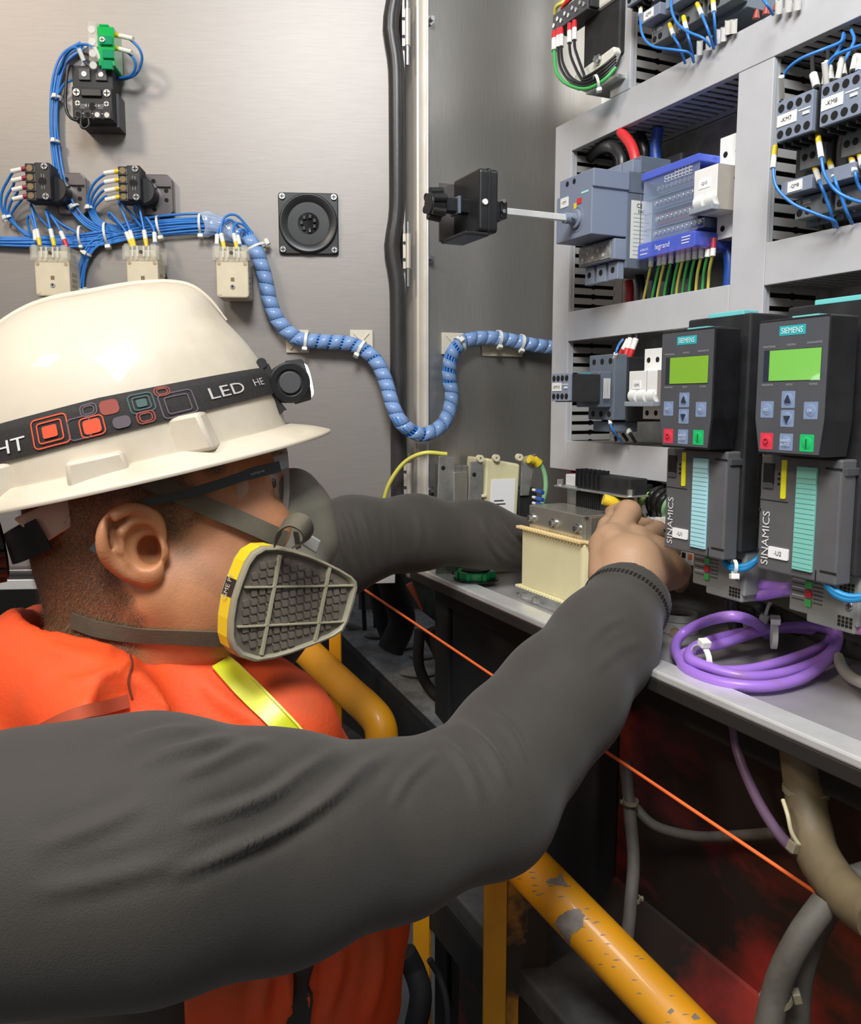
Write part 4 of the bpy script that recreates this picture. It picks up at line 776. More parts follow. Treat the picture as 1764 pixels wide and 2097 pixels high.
# heavy cables beside the rotary breaker
for i, (m, r, pts, lb) in enumerate((
    (WBLK, .0068, [(1275, 352, .0), (1272, 320, .0), (1252, 300, .0), (1222, 308, .02), (1196, 340, .03)], 'thick black cable arching above the rotary breaker, front'),
    (WBLK, .0068, [(1270, 345, .04), (1265, 320, .04), (1245, 305, .04), (1215, 320, .05), (1196, 350, .05)], 'thick black cable above the rotary breaker, rear'),
    (RED, .0062, [(1302, 348, .0), (1301, 322, .0), (1292, 296, .0), (1272, 270, .0)], 'thick red cable into the top of the rotary breaker'),
    (WBLK, .0066, [(1318, 335, .03), (1320, 305, .03), (1312, 280, .03), (1300, 262, .03)], 'thick black cable right of the red one'),
    (BLUED, .0066, [(1344, 330, .035), (1343, 305, .035), (1346, 280, .035), (1348, 262, .035)], 'thick blue cable above the clear terminal block'),
    (RED, .0052, [(1288, 575, .02), (1290, 595, .02), (1289, 630, .02)], 'short thick red cable under the rotary breaker'),
    (WBLK, .0058, [(1308, 560, .02), (1314, 590, .02), (1315, 630, .02)], 'thick black cable under the rotary breaker'),
    (BLUED, .0060, [(1487, 495, .03), (1494, 530, .03), (1494, 565, .03), (1492, 592, .03)], 'thick blue cable under the white breaker Q10'),
    (BLUED, .0045, [(1344, 575, .04), (1342, 600, .04), (1338, 620, .04)], 'blue cable behind the yellow wires under the clear block'),
    (WBLK, .0035, [(1376, 530, .03), (1374, 570, .03), (1366, 612, .03)], 'black cable behind the green wires, left'),
    (WBLK, .0035, [(1420, 520, .035), (1422, 560, .035), (1418, 604, .035)], 'black cable behind the green wires, right'))):
    wire([PW(*q) for q in pts], r, m, lb, 'heavy power cables beside the rotary breaker', name='power_cable', cat='cable', n=14)
d = Dev(PAN, 'cable_lug_cover', 'black lug cover behind the top of the rotary breaker', 'cover', (XP(1320, .04), .085, ZP(1320, 360, .04))); d.part('cover', M().box(XP(1322, .03), XP(1322, .03)+.05, .03, .085, ZP(1320, 372, .03), ZP(1320, 340, .03)), BLKM, bev=.002)
# wires of the lower contactor
G3 = 'wires of the lower contactor'
pw([(1257, 744, -.035), (1262, 722, -.04), (1268, 706, -.035), (1276, 695, -.02)], 'blue wire with white sleeve above the lower contactor, first', G3, sl=.014)
for i, (a, b, c_, e_) in enumerate(((1274, 722, 1288, 695), (1284, 721, 1291, 696), (1293, 722, 1303, 694))):
    wire([PW(a, b, -.01), PW(c_, e_, -.005), PW(c_+4, e_-12, 0)], .002, WBLK, 'black wire with white sleeve above the lower contactor, %s' % ['left', 'middle', 'right'][i], G3, ends=[(0, .015, SLEEVE, RED)])
pw([(1248, 845, -.035), (1252, 872, -.038), (1262, 890, -.03), (1274, 904, -.015)], 'blue wire with yellow ferrule below the lower contactor', G3, sl=.014)
for i, (a, b, c_, e_) in enumerate(((1256, 868, 1262, 902), (1264, 872, 1286, 903), (1280, 870, 1302, 906))):
    wire([PW(a, b, -.012), PW((a+c_)/2, (b+e_)/2, -.012), PW(c_, e_, -.006)], .002, WBLK, 'black wire with white sleeve below the lower contactor, %s' % ['left', 'middle', 'right'][i], G3, ends=[(0, .013, SLEEVE, None)])
# ================================================ BLACK TRANSFORMER, TOP
y0 = .0
tx0, tx1 = XP(1176, -.01), XP(1262, -.01); tz = lambda py: ZP(1200, py, -.01)
d = Dev(PAN, 'control_transformer', 'black core transformer with white end plates, cut by the photo top', 'transformer', (tx0, .085, tz(190)))
core = d.part('core', M().box(tx0+.008, tx1-.010, -.012, .06, tz(150), tz(45)), BLKM, bev=.002)
d.part('upper_frame', M().box(tx0+.012, tx1-.008, -.016, .07, tz(45), tz(-30)), mat('off_white_frame', (.72, .71, .62), .45), bev=.003)
lf = d.part('lower_frame', M().prism([(tx0-.004, tz(172)), (tx0+.002, tz(150)), (tx1-.010, tz(140)), (tx1-.006, tz(152)), (tx1-.03, tz(195)), (tx0+.02, tz(195))], -.020, -.010), mat('off_white_frame', (.72, .71, .62), .45), bev=.002)
d.part('foot_plate', M().box(tx0+.02, tx1-.006, -.016, .085, tz(200), tz(192)), ZINC, bev=.001)
for a in (.012, .052):
    bz = tz(150) if a > .03 else tz(178); d.part('bolt', M().cyl((tx0+a, -.026, bz), (tx0+a, -.018, bz), .0042, 6), CHROME, lf); d.part('bolt_washer', M().cyl((tx0+a, -.0215, bz), (tx0+a, -.0195, bz), .006, 16), CHROME, lf)
bx0, bx1 = XP(1119, -.03), XP(1186, -.03); bz0, bz1 = ZP(1119, 78, -.03), ZP(1119, 42, -.03)
sb = d.part('terminal_strip', M().box(bx0, bx1, -.03, -.005, bz0, bz1), CHAR, bev=.001)
for k in range(9): x_ = bx0+.004+k*(bx1-bx0-.006)/8.6; d.part('terminal_screw', M().cyl((x_, -.0312, bz0+.008+.005*(k % 2)), (x_, -.029, bz0+.008+.005*(k % 2)), .0027, 10), CHROME, sb, smooth=True)
d.part('strip_end', M().box(bx1, bx1+.004, -.028, .03, bz0+.002, bz1+.01), BLKM, sb, bev=.001)
GT = 'wires looping under the transformer strip'
for i, (a, b, m) in enumerate(((1136, 74, GREEN), (1144, 68, WBLK), (1150, 66, WBLK), (1167, 58, WBLK), (1177, 52, WBLK))):
    dd = 6*i
    wire([PW(a, b, -.03), PW(a, b+40, -.034), PW(a+5, b+75-dd*.6, -.04), PW(a+26-dd*.3, 172-dd*.9, -.045), PW(1200, 182-dd, -.045), PW(1236-i, 165-dd*1.1, -.04), PW(1262, 138-dd, -.03)], .0018 if i else .0022, m, ['green wire of the transformer loop, outermost', 'black wire of the transformer loop, second from outside', 'black wire of the transformer loop, third', 'black wire of the transformer loop, fourth', 'black wire of the transformer loop, innermost'][i], GT, ends=[(0, .018, SLEEVE, RED)])
tie(None, PW(1222, 168, -.044), (1, 0, .3), .007, 'clear cable tie hanging on the transformer wire loop', 1.5, grp='panel cable ties', hd=(0, -.2, -1))
wire([PW(1137, 28, -.02), PW(1140, 14, -.022), PW(1152, 6, -.02), PW(1160, 2, -.015)], .0026, YELG, 'yellow jumper on top of the transformer strip', GT)
wire([PW(1152, 18, -.02), PW(1160, 6, -.022), PW(1172, -6, -.02)], .003, RED, 'red jumper on top of the transformer strip', GT)

# ================================================ ON THE TRAY
def TY(px, py, z=ZF): r = ray(px, py); return CAM+r*((z-CZ)/r.z)
PAPER = mat('yellowed_paper', (.72, .66, .40), .55, 0, .05, 20); LAM = mat('steel_lamination', (.40, .38, .34), .35, .8, .15, 200, stretch=(1, 1, .1))
# front transformer
q = PAN.l(TY(1100, 1232)); fy = q.y-.0; fx0 = XP(1072, fy); fx1 = XP(1200, fy)
zt = ZP(1072, 1078, fy)
zt = ZP(1090, 1085, fy); fyb = fy+.055
d = Dev(PAN, 'yellow_transformer', 'transformer wrapped in pale yellow paper standing on the tray by the bare hand', 'transformer', (fx0, fy, ZF))
zb = ZF+.012
coil = d.part('paper_wrap', M().prism([(fx0, fy), (fx1, fy), (fx1+.004, fy+.006), (fx1+.004, fyb), (fx0, fyb)], zb, zt, 'z'), PAPER, bev=.003)
d.part('foot_angle', M().box(fx0+.006, fx1+.01, fy-.006, fyb, ZF, zb).box(fx0+.006, fx1+.01, fy-.012, fy-.004, ZF, ZF+.003), ZINC, bev=.001)
for zz, s_ in ((zt, 1), (zb, -1)):
    for k in range(22):
        x_ = fx0-.002+k*(fx1-fx0+.002)/21; f_ = d.part('paper_fringe', M().box(x_-.0022, x_+.0020, fy-.006, fy+.003, zz-.0012, zz+.0022), mat('fringe_orange', (.78, .58, .28), .6) if s_ > 0 else PAPER, coil, bev=.0008)
for k in range(10): y_ = fy+.003+k*.005; d.part('paper_fringe', M().box(fx1+.002, fx1+.008, y_-.0018, y_+.0018, zt-.0012, zt+.0018), mat('fringe_orange', (.78, .58, .28), .6), coil, bev=.0008)
# core above coil
cx0, cx1 = fx0+.008, fx1-.002; ct = zt+.027
d.part('core', M().box(cx0+.003, cx1, fy+.012, fyb-.004, zt-.002, ct), LAM, bev=.0008)
cl = d.part('core_clamp', M().box(cx0, cx1-.008, fy+.006, fy+.012, zt, ct+.001).box(cx0, cx1-.004, fy+.006, fyb, ct, ct+.0015), mat('clear_zinc', (.62, .60, .52), .25, .8, .1, 50), bev=.0006)
for k in range(3): x_ = cx0+.007+k*(cx1-cx0-.022)/2; d.part('clamp_washer', M().cyl((x_, fy+.004, zt+.013), (x_, fy+.006, zt+.013), .0055, 16), CHROME, cl, smooth=True); d.part('clamp_bolt', M().cyl((x_, fy-.000, zt+.013), (x_, fy+.005, zt+.013), .0038, 6), CHROME, cl)
br = d.part('terminal_bracket', M().box(cx0-.004, cx1+.022, fyb-.012, fyb+.018, ct+.022, ct+.024).box(cx0+.002, cx1+.018, fyb+.004, fyb+.006, zt, ct+.024), ZINC, bev=.0008)
d.part('terminal_base', M().box(cx0+.004, cx0+.034, fyb-.0, fyb+.022, ct+.024, ct+.038), GREYW, br, bev=.001)
tb = d.part('terminal_comb', M().box(cx0+.034, cx1+.016, fyb-.004, fyb+.02, ct+.024, ct+.042).box(cx0+.036, cx1+.008, fyb-.004, fyb+.004, ct-.002, ct+.022), BLKM, bev=.001)
for k in range(6): x_ = cx0+.037+k*.0085; d.part('comb_rib', M().box(x_, x_+.0012, fyb-.008, fyb+.01, ct+.026, ct+.047), BLK, tb, bev=.0003)
for k in range(12): x_ = cx0+.037+k*.004; d.part('comb_pin', M().box(x_, x_+.0015, fyb-.0065, fyb-.004, ct-.002, ct+.020), BLK, tb)
for x_ in (cx0-.001, cx1+.018): d.part('bracket_bolt', M().cyl((x_, fyb-.004, ct+.022), (x_, fyb-.004, ct+.031), .004, 6), CHROME, br)
for k in range(2): d.part('foot_bolt', M().cyl((fx0+.022+k*.026, fy-.0085, ZF+.002), (fx0+.022+k*.026, fy-.0085, ZF+.008), .0042, 6), CHROME)
# rear transformer
ry = -.062; sx_ = lambda px, py=960: SIDE.px(px, py, ry); rx0 = sx_(893).x; rx1 = sx_(1056).x
zT = sx_(960, 938).z; d = Dev(SIDE, 'rear_transformer', 'tilted looking transformer with zinc plates and barcode label behind the far arm', 'transformer', (rx0, ry, ZF))
zz0 = ZF
lp = d.part('left_plate', M().prism([(rx0-.003, zz0), (rx0+.022, zz0), (rx0+.026, zT+.002), (rx0+.002, zT+.004)], ry-.006, ry-.003), ZINC, bev=.0008)
d.part('plate_hole', M().cyl((rx0+.008, ry-.0065, zT-.012), (rx0+.008, ry-.0055, zT-.012), .003, 12), HOLE, lp)
d.part('core', M().box(rx0+.022, rx0+.048, ry-.004, ry+.05, zz0, zT-.010), LAM, bev=.001)
d.part('core_plate', M().box(rx0+.024, rx0+.044, ry-.008, ry-.003, zz0, zT-.018), mat('clear_zinc', (.62, .60, .52), .25, .8, .1, 50), bev=.0006)
rp_ = d.part('right_plate', M().prism([(rx0+.040, zz0), (rx0+.062, zz0), (rx0+.066, zT-.004), (rx0+.046, zT-.004)], ry-.012, ry-.009), ZINC, bev=.0008)
d.part('plate_hole', M().cyl((rx0+.052, ry-.0125, zT-.022), (rx0+.052, ry-.0115, zT-.022), .003, 12), HOLE, rp_)
cw = d.part('paper_wrap', M().prism([(rx0+.064, zz0), (rx1-.006, zz0), (rx1+.002, zT-.010), (rx0+.072, zT)], ry-.010, ry+.05), PAPER, bev=.003)
lb_ = d.part('barcode_label', M().prism([(rx0+.076, zz0+.03), (rx1-.010, zz0+.026), (rx1-.006, zT-.030), (rx0+.080, zT-.030)], ry-.0108, ry-.010), mat('paper_white', (.88, .88, .88), .5), cw)
for k in range(14):
    z = zz0+.040+k*.0048; d.part('print_line', M().box(rx0+.084, rx0+.102-.003*((k*5) % 4), ry-.0112, ry-.0107, z, z+.0016), INK, lb_)
for k in range(9):
    z = zz0+.045+k*.008; d.part('fringe_tooth', M().box(rx0+.064, rx0+.071, ry-.014, ry-.006, z, z+.004), mat('cream_tooth', (.74, .68, .48), .5), cw, bev=.0012)
for x_ in (rx0+.06, rx1-.002, rx0+.085): d.part('corner_lug', M().ring((x_, ry-.016, zT+.000), (x_, ry-.010, zT+.000), .0018, .005, 14), mat('cream_tooth', (.74, .68, .48), .5), cw, smooth=True)
tp = d.part('rear_bracket', M().prism([(rx1+.004, zT-.055), (rx1+.018, zT-.055), (rx1+.030, zT+.004), (rx1+.006, zT+.000)], ry-.008, ry-.005), ZINC, bev=.0008)
d.part('black_coil', M().box(rx1+.002, rx1+.035, ry-.004, ry+.03, zz0, zT-.045), BLKM, bev=.004)
# earth wires of the rear transformer
wire([DW(784, 1035, -.03), DW(798, 990, -.04), DW(828, 948, -.05), SW(868, 928, -.06), SW(915, 930, -.066)], .003, YELG, 'yellow earth wire arching from the door to the rear transformer', 'earth wires in the cabinet', name='earth_wire')
wire([SW(1100, 946, -.075), SW(1110, 956, -.075), SW(1117, 975, -.075), SW(1118, 1003, -.075), SW(1110, 1035, -.07)], .0036, mat('pale_green_wire', (.28, .56, .28), .4), 'pale green earth wire with yellow lug beside the rear transformer', 'earth wires in the cabinet', name='earth_wire', ends=[(0, .004, None, YEL)])
d = Dev(WLD, 'wire_lug', 'yellow insulated ring lug on top of the rear transformer', 'cable lug', SW(1084, 940, -.075)); d.part('lug', M().cyl(SW(1084, 940, -.075), SW(1104, 947, -.075), .0062, 14, .0052), YEL, smooth=True)
for i, py in enumerate((1005, 1020, 1032, 1062)):
    c = PW(1100, py, -.03); d = Dev(WLD, 'blue_ferrule', 'blue and white wire end left of the terminal comb, %s' % ['top', 'second', 'third', 'lowest'][i], 'ferrule', c, 'blue ferrules by the comb'); d.part('collar', M().cyl(c, PW(1112, py+4, -.03), .003, 12), BLUED, smooth=True); d.part('tip', M().cyl(PW(1092, py-2, -.03), c, .002, 10), NYLON, smooth=True)
# terminal rail with black wire loops under the lowest duct
rail = Dev(PAN, 'terminal_rail', 'row of pale rail terminals under the lowest duct behind the hand', 'terminal block', (-.98, .085, 1.33))
rail.part('rail', M().box(-.98, -.64, .075, .086, 1.335, 1.36), ZINC)
for k in range(30):
    x_ = -.975+k*.0111; t_ = rail.part('terminal', M().box(x_, x_+.0102, .015, .075, 1.318, 1.375), GREYW if k % 7 else mat('terminal_green', (.15, .42, .15), .5), bev=.001)
    rail.part('terminal_slot', M().box(x_+.002, x_+.008, .0145, .0152, 1.325, 1.331).box(x_+.002, x_+.008, .0145, .0152, 1.362, 1.368), HOLE if k % 4 else mat('orange_slot', (.7, .18, .05), .5), t_)
lo = [('black', WBLK, .0034, 1255, 1000), ('black', WBLK, .0034, 1268, 1003), ('black', WBLK, .0036, 1282, 1006), ('yellow green', YELG, .0028, 1268, 1012), ('black', WBLK, .0034, 1300, 1006), ('black', WBLK, .0040, 1312, 1012), ('yellow green', mat('lime_wire', (.42, .62, .12), .4), .0030, 1318, 1024), ('black', WBLK, .0034, 1336, 1014), ('black', WBLK, .0034, 1349, 1018), ('black', WBLK, .0036, 1360, 1024), ('green', mat('pale_green_wire', (.28, .56, .28), .4), .0030, 1368, 1030)]
for i, (nm, m, r, px, py) in enumerate(lo):
    wire([PW(px+52, py-14, .05), PW(px+28, py-16, .01), PW(px+4, py-8, -.015), PW(px-8, py+12, -.02), PW(px-4, py+34, -.01), PW(px+4, py+52, .012)], r, m, '%s wire arching over the rail terminals, %s from left' % (nm, ['first', 'second', 'third', 'fourth', 'fifth', 'sixth', 'seventh', 'eighth', 'ninth', 'tenth', 'eleventh'][i]), 'wire arches over the rail terminals', ends=[(-1, .010, SLEEVE, None)])
for i in range(5):
    wire([PW(1188+i*14, 975+i*3, .05), PW(1215+i*12, 983+i*3, .02), PW(1250+i*16, 990+i*3, .03), PW(1300+i*12, 1002+i*2, .06)], .0032, WBLK, 'black cable running behind the terminal comb, %s' % ['first', 'second', 'third', 'fourth', 'fifth'][i], 'black cables under the lowest duct')
for a, m, lb in ((1172, RED, 'red cable end under the lowest duct at left'), (1194, BLUED, 'blue cable end under the lowest duct at left')):
    wire([PW(a, 960, .02), PW(a+2, 975, .02), PW(a-2, 995, .03)], .0042, m, lb, 'cable ends at the duct bottom', name='power_cable', cat='cable')
for i, px in enumerate((1330, 1346, 1360)):
    c = PW(px, 1085, -.02); d = Dev(PAN, 'wire_marker', 'white printed wire marker right of the bare knuckles, %s' % ['left', 'middle', 'right'][i], 'wire marker', PAN.l(c), 'white wire markers by the hand'); l_ = PAN.l(c); d.part('marker', M().box(l_.x-.006, l_.x+.004, l_.y, l_.y+.01, l_.z-.012, l_.z+.014), SLEEVE, bev=.001); d.part('print_line', M().box(l_.x-.002, l_.x-.0005, l_.y-.0003, l_.y, l_.z-.006, l_.z+.004), INK)
# green ring on the lip
c = PAN.l(TY(974, 1186, ZF+.006)); d = Dev(PAN, 'green_ring', 'bright green plastic ring nut lying on the tray edge beside the far sleeve', 'ring nut', (c.x, c.y, ZF+.006))
d.part('ring', M().ring((c.x, c.y, ZF+.007), (c.x, c.y, ZF+.018), .019, .024, 32), mat('bright_green', (.01, .42, .12), .35), bev=.001, smooth=True)
for k in range(7): a = k*.9; d.part('grip', M().box(c.x+.024*cos(a)-.003, c.x+.024*cos(a)+.003, c.y+.024*sin(a)-.003, c.y+.024*sin(a)+.003, ZF+.0075, ZF+.0175), mat('bright_green', (.01, .42, .12), .35), bev=.001)
d.part('dark_core', M().cyl((c.x, c.y, ZF+.006), (c.x, c.y, ZF+.020), .018, 28), BLK, smooth=True)
d.part('base_ring', M().cyl((c.x+.002, c.y, ZF+.0062), (c.x+.002, c.y, ZF+.008), .030, 28), BLK, smooth=True)
# grey cap by the cuff
c = PAN.l(TY(1392, 1292)); d = Dev(PAN, 'cable_gland', 'grey round gland cap standing on the tray beside the near cuff', 'cable gland', (c.x, c.y, ZF))
d.part('skirt', M().cyl((c.x, c.y, ZF), (c.x, c.y, ZF+.012), .021, 28, .019), mat('gland_grey', (.42, .42, .40), .5), bev=.001, smooth=True)
d.part('rim', M().ring((c.x, c.y, ZF+.012), (c.x, c.y, ZF+.020), .0155, .018, 28), mat('gland_grey', (.42, .42, .40), .5), bev=.001, smooth=True); d.part('cap_floor', M().cyl((c.x, c.y, ZF+.012), (c.x, c.y, ZF+.0145), .0156, 24), CHAR)
d.part('side_nut', M().cyl((c.x+.012, c.y-.016, ZF+.004), (c.x+.018, c.y-.022, ZF+.004), .005, 6), mat('brass_nut', (.45, .33, .15), .3, .8))
# purple bus cable coil
def Z2(px, py, z): return TY(px, py, z)
zc = ZF+.008
coil = [(1572, 1300, .015), (1548, 1276, .06), (1500, 1262, .10), (1440, 1275, .05), (1396, 1300, .02), (1384, 1330, .010), (1402, 1358, .008), (1450, 1372, .010), (1530, 1372, .012), (1620, 1350, .016), (1690, 1322, .02), (1700, 1300, .024), (1660, 1290, .028), (1590, 1287, .032), (1500, 1300, .030), (1430, 1322, .026), (1412, 1345, .022), (1440, 1362, .018), (1520, 1385, .012), (1600, 1380, .010), (1680, 1352, .016), (1712, 1318, .028), (1700, 1290, .036), (1640, 1282, .036), (1560, 1292, .034), (1480, 1318, .024), (1400, 1340, .010), (1410, 1372, .006), (1480, 1398, .006), (1570, 1405, .006), (1650, 1385, .008), (1700, 1345, .016), (1716, 1310, .03), (1712, 1280, .05), (1706, 1255, .07), (1700, 1230, .085)]
PCo = [Z2(a, b, ZF+.005+h*.55) for a, b, h in coil]
pc = wire(PCo, .0048, PURP, 'coil of purple bus cable lying on the tray, hanging from the right drive', None, name='purple_cable', cat='cable', n=16, sm=8)
tie(None, Z2(1436, 1352, ZF+.016), (1, .25, 0), .013, 'white cable tie at the left front of the purple coil', 2.2, grp='ties round the purple coil', hd=(-.1, -.3, 1), wd=.005)
tie(None, Z2(1586, 1300, ZF+.024), (1, -.3, .0), .012, 'white cable tie at the back of the purple coil', 2.2, grp='ties round the purple coil', hd=(-.1, -.3, 1), wd=.005)
dU1 = lambda px, py: PW(px, py, -.075)
wire([dU1(1520, 1188), dU1(1560, 1198), dU1(1612, 1206), PW(1660, 1212, -.06)], .0052, PURP, 'upper purple bus cable plugged into the left drive', 'purple plug cables of the left drive', name='purple_cable', cat='cable', n=16)
wire([dU1(1518, 1220), dU1(1560, 1218), dU1(1612, 1205), PW(1660, 1190, -.05)], .0052, PURP, 'lower purple bus cable plugged into the left drive', 'purple plug cables of the left drive', name='purple_cable', cat='cable', n=16)
for i, py in enumerate((1247, 1284)): wire([PW(1752, py, -.085), PW(1800, py+6, -.085), PW(1850, py+12, -.07)], .0055, mat('pink_purple', (.50, .16, .45), .35), '%s pink purple cable at the right photo edge' % ['upper', 'lower'][i], 'pink purple cables at the right edge', name='purple_cable', cat='cable', n=16)
d = Dev(PAN, 'bus_plug', 'dark plug body on the left drive where the purple cables enter', 'plug', (XP(1510, -.08), -.08, ZP(1510, 1240, -.08))); d.part('plug', M().box(XP(1506, -.08), XP(1506, -.08)+.010, -.085, -.05, ZP(1510, 1235, -.08), ZP(1510, 1172, -.08)), BLKM, bev=.001)
for i in range(2): wire([PW(1484, 1150, -.105), PW(1500, 1160+i*5, -.105), PW(1530, 1158+i*5, -.10), PW(1556, 1140, -.09), PW(1566, 1120, -.06)], .0026, mat('teal_blue_wire', (.01, .22, .48), .4), 'blue patch wire under the left drive, %s' % ['upper', 'lower'][i], 'blue patch wires under the drives')
for i in range(2): wire([PW(1690, 1190, -.115), PW(1710, 1210+i*6, -.115), PW(1745, 1222+i*6, -.11), PW(1800, 1215, -.10)], .0026, mat('teal_blue_wire', (.01, .22, .48), .4), 'blue patch wire under the right drive, %s' % ['upper', 'lower'][i], 'blue patch wires under the drives')
tie(None, PW(1504, 1160, -.106), (1, 0, 0), .005, 'white cable tie on the blue patch wire under the left drive', 1.8, grp='panel cable ties', hd=(0, -.2, -1))
wire([PW(1498, 1220, -.03), PW(1500, 1255, -.03), Z2(1512, 1300, ZF+.01)], .007, WBLK, 'black cable dropping from the left drive to the tray', 'black motor cables', name='power_cable', cat='cable', n=14)
wire([Z2(1520, 1240, ZF+.03), Z2(1570, 1258, ZF+.03), Z2(1600, 1272, ZF+.014), Z2(1640, 1284, ZF+.012)], .010, WBLK, 'thick black cable behind the purple coil', 'black motor cables', name='power_cable', cat='cable', n=14)
wire([Z2(1575, 1250, ZF+.03), Z2(1630, 1275, ZF+.02), Z2(1740, 1330, ZF+.012), Z2(1840, 1350, ZF+.012)], .008, mat('dusty_black', (.06, .055, .045), .6), 'dusty black cable behind the purple coil at right', 'black motor cables', name='power_cable', cat='cable', n=14)
tie(None, Z2(1572, 1258, ZF+.03), (1, -.6, -.2), .0115, 'white cable tie on the thick black cable behind the purple coil', 2.2, grp='panel cable ties', hd=(-.8, -.3, 0))
wire([Z2(1716, 1345, ZF+.014), Z2(1728, 1372, ZF+.010), Z2(1752, 1392, ZF+.012), Z2(1790, 1405, ZF+.02)], .005, mat('dirty_clear_hose', (.42, .40, .33), .35, alpha=.9), 'dirty clear hose curl at the right edge of the tray', None, name='hose', cat='hose')
# ================================================ IMPLICIT SURFACES
def ell(p, c, r):
    q = (p-np.array(c, np.float32))/np.array(r, np.float32); k0 = np.sqrt((q*q).sum(-1)); q2 = q/np.array(r, np.float32); k1 = np.sqrt((q2*q2).sum(-1))+1e-9
    return k0*(k0-1)/k1
def cap(p, a, b, ra, rb=None):
    rb = ra if rb is None else rb; a = np.array(a, np.float32); b = np.array(b, np.float32); ab = b-a; h = np.clip(((p-a)@ab)/max(float(ab@ab), 1e-12), 0, 1)
    d = p-a-h[..., None]*ab; return np.sqrt((d*d).sum(-1))-(ra+(rb-ra)*h)
def smin(a, b, k): h = np.clip(.5+.5*(b-a)/k, 0, 1); return b+(a-b)*h-k*h*(1-h)
def smax(a, b, k): return -smin(-a, -b, k)
def chain(p, C_, k=.004):
    d = None
    for (a, ra), (b, rb) in zip(C_[:-1], C_[1:]):
        e = cap(p, a, b, ra, rb); d = e if d is None else smin(d, e, k)
    return d
def nets(fn, lo, hi, h):
    lo = np.array(lo, float); n = (np.ceil((np.array(hi)-lo)/h)).astype(int)+1
    xs = [(lo[i]+h*np.arange(n[i])).astype(np.float32) for i in range(3)]; V = np.empty(n, np.float32)
    for i0 in range(0, n[0], 24):
        g = np.stack(np.meshgrid(xs[0][i0:i0+24], xs[1], xs[2], indexing='ij'), -1); V[i0:i0+24] = fn(g)
    S_ = V < 0; c = np.zeros([m-1 for m in n], np.int8); co = [(i, j, k) for i in (0, 1) for j in (0, 1) for k in (0, 1)]
    sl = lambda A, i, j, k: A[i:n[0]-1+i, j:n[1]-1+j, k:n[2]-1+k]
    for q in co: c += sl(S_, *q)
    cells = np.argwhere((c > 0) & (c < 8)); idx = -np.ones(c.shape, np.int64); idx[tuple(cells.T)] = np.arange(len(cells))
    acc = np.zeros((len(cells), 3)); cnt = np.zeros(len(cells))
    for a in co:
        for ax in range(3):
            if a[ax]: continue
            b = list(a); b[ax] = 1; va = V[tuple((cells+a).T)]; vb = V[tuple((cells+b).T)]; m_ = (va < 0) != (vb < 0); t = np.where(m_, va/np.where(m_, va-vb, 1), 0)
            pt = np.tile(np.array(a, float), (len(cells), 1)); pt[:, ax] += t; acc[m_] += pt[m_]; cnt[m_] += 1
    P = lo+h*(cells+acc/cnt[:, None]); F_ = []
    for ax in range(3):
        o1, o2 = [(1, 2), (2, 0), (0, 1)][ax]; s0 = [slice(0, m) for m in n]; s1 = list(s0); s0[ax] = slice(0, n[ax]-1); s1[ax] = slice(1, n[ax])
        A = S_[tuple(s0)]; B = S_[tuple(s1)]; E = np.argwhere(A != B); E = E[(E[:, o1] > 0) & (E[:, o2] > 0) & (E[:, o1] < n[o1]-1) & (E[:, o2] < n[o2]-1)]
        fl = A[tuple(E.T)]; d1 = np.zeros(3, int); d1[o1] = 1; d2 = np.zeros(3, int); d2[o2] = 1
        q = np.stack([idx[tuple((E-d1-d2).T)], idx[tuple((E-d2).T)], idx[tuple(E.T)], idx[tuple((E-d1).T)]], 1); q[~fl] = q[~fl][:, ::-1]; F_.append(q)
    return P, np.concatenate(F_)
def vnorm(P, F_):
    n = np.cross(P[F_[:, 2]]-P[F_[:, 0]], P[F_[:, 3]]-P[F_[:, 1]]); N = np.zeros_like(P)
    for k in range(4): np.add.at(N, F_[:, k], n)
    return N/(np.linalg.norm(N, axis=1)[:, None]+1e-12)
def npobj(name, P, F_, m, parent, origin):
    me = bpy.data.meshes.new(name); P = P-np.array(origin); me.vertices.add(len(P)); me.vertices.foreach_set('co', P.ravel()); k = F_.shape[1]
    me.loops.add(len(F_)*k); me.loops.foreach_set('vertex_index', F_.ravel()); me.polygons.add(len(F_)); me.polygons.foreach_set('loop_start', np.arange(len(F_))*k)
    me.update(calc_edges=True); me.validate(); me.polygons.foreach_set('use_smooth', [True]*len(me.polygons)); me.materials.append(m)
    o = bpy.data.objects.new(name, me); C.objects.link(o); o.parent = parent; return o
def toP2(P): # pixels of many world points
    d = P-np.array(CAM); c, s = cos(PIT), sin(PIT); z = d[:, 1]*c-d[:, 2]*s
    return np.stack([882+F*d[:, 0]/z, 1048.5-F*(d[:, 1]*s+d[:, 2]*c)/z], 1)

# ================================================ PERSON
SKIN = mat('skin', (.52, .225, .10), .5, 0, .16, 22, .25, 500, sss=.12)
_n = SKIN.node_tree; _p = _n.nodes['Principled BSDF']; _src = _p.inputs['Base Color'].links[0].from_socket
_at = _n.nodes.new('ShaderNodeAttribute'); _at.attribute_name = 'hair'; _nz = _n.nodes.new('ShaderNodeTexNoise'); _nz.inputs['Scale'].default_value = 900; _tc = _n.nodes.new('ShaderNodeTexCoord'); _n.links.new(_tc.outputs['Object'], _nz.inputs['Vector'])
_m = _n.nodes.new('ShaderNodeMath'); _m.operation = 'MULTIPLY'; _mr = _n.nodes.new('ShaderNodeMapRange'); _mr.inputs[1].default_value = .3; _mr.inputs[2].default_value = .6; _mr.inputs[3].default_value = .35; _n.links.new(_nz.outputs[0], _mr.inputs[0])
_n.links.new(_at.outputs['Fac'], _m.inputs[0]); _n.links.new(_mr.outputs[0], _m.inputs[1])
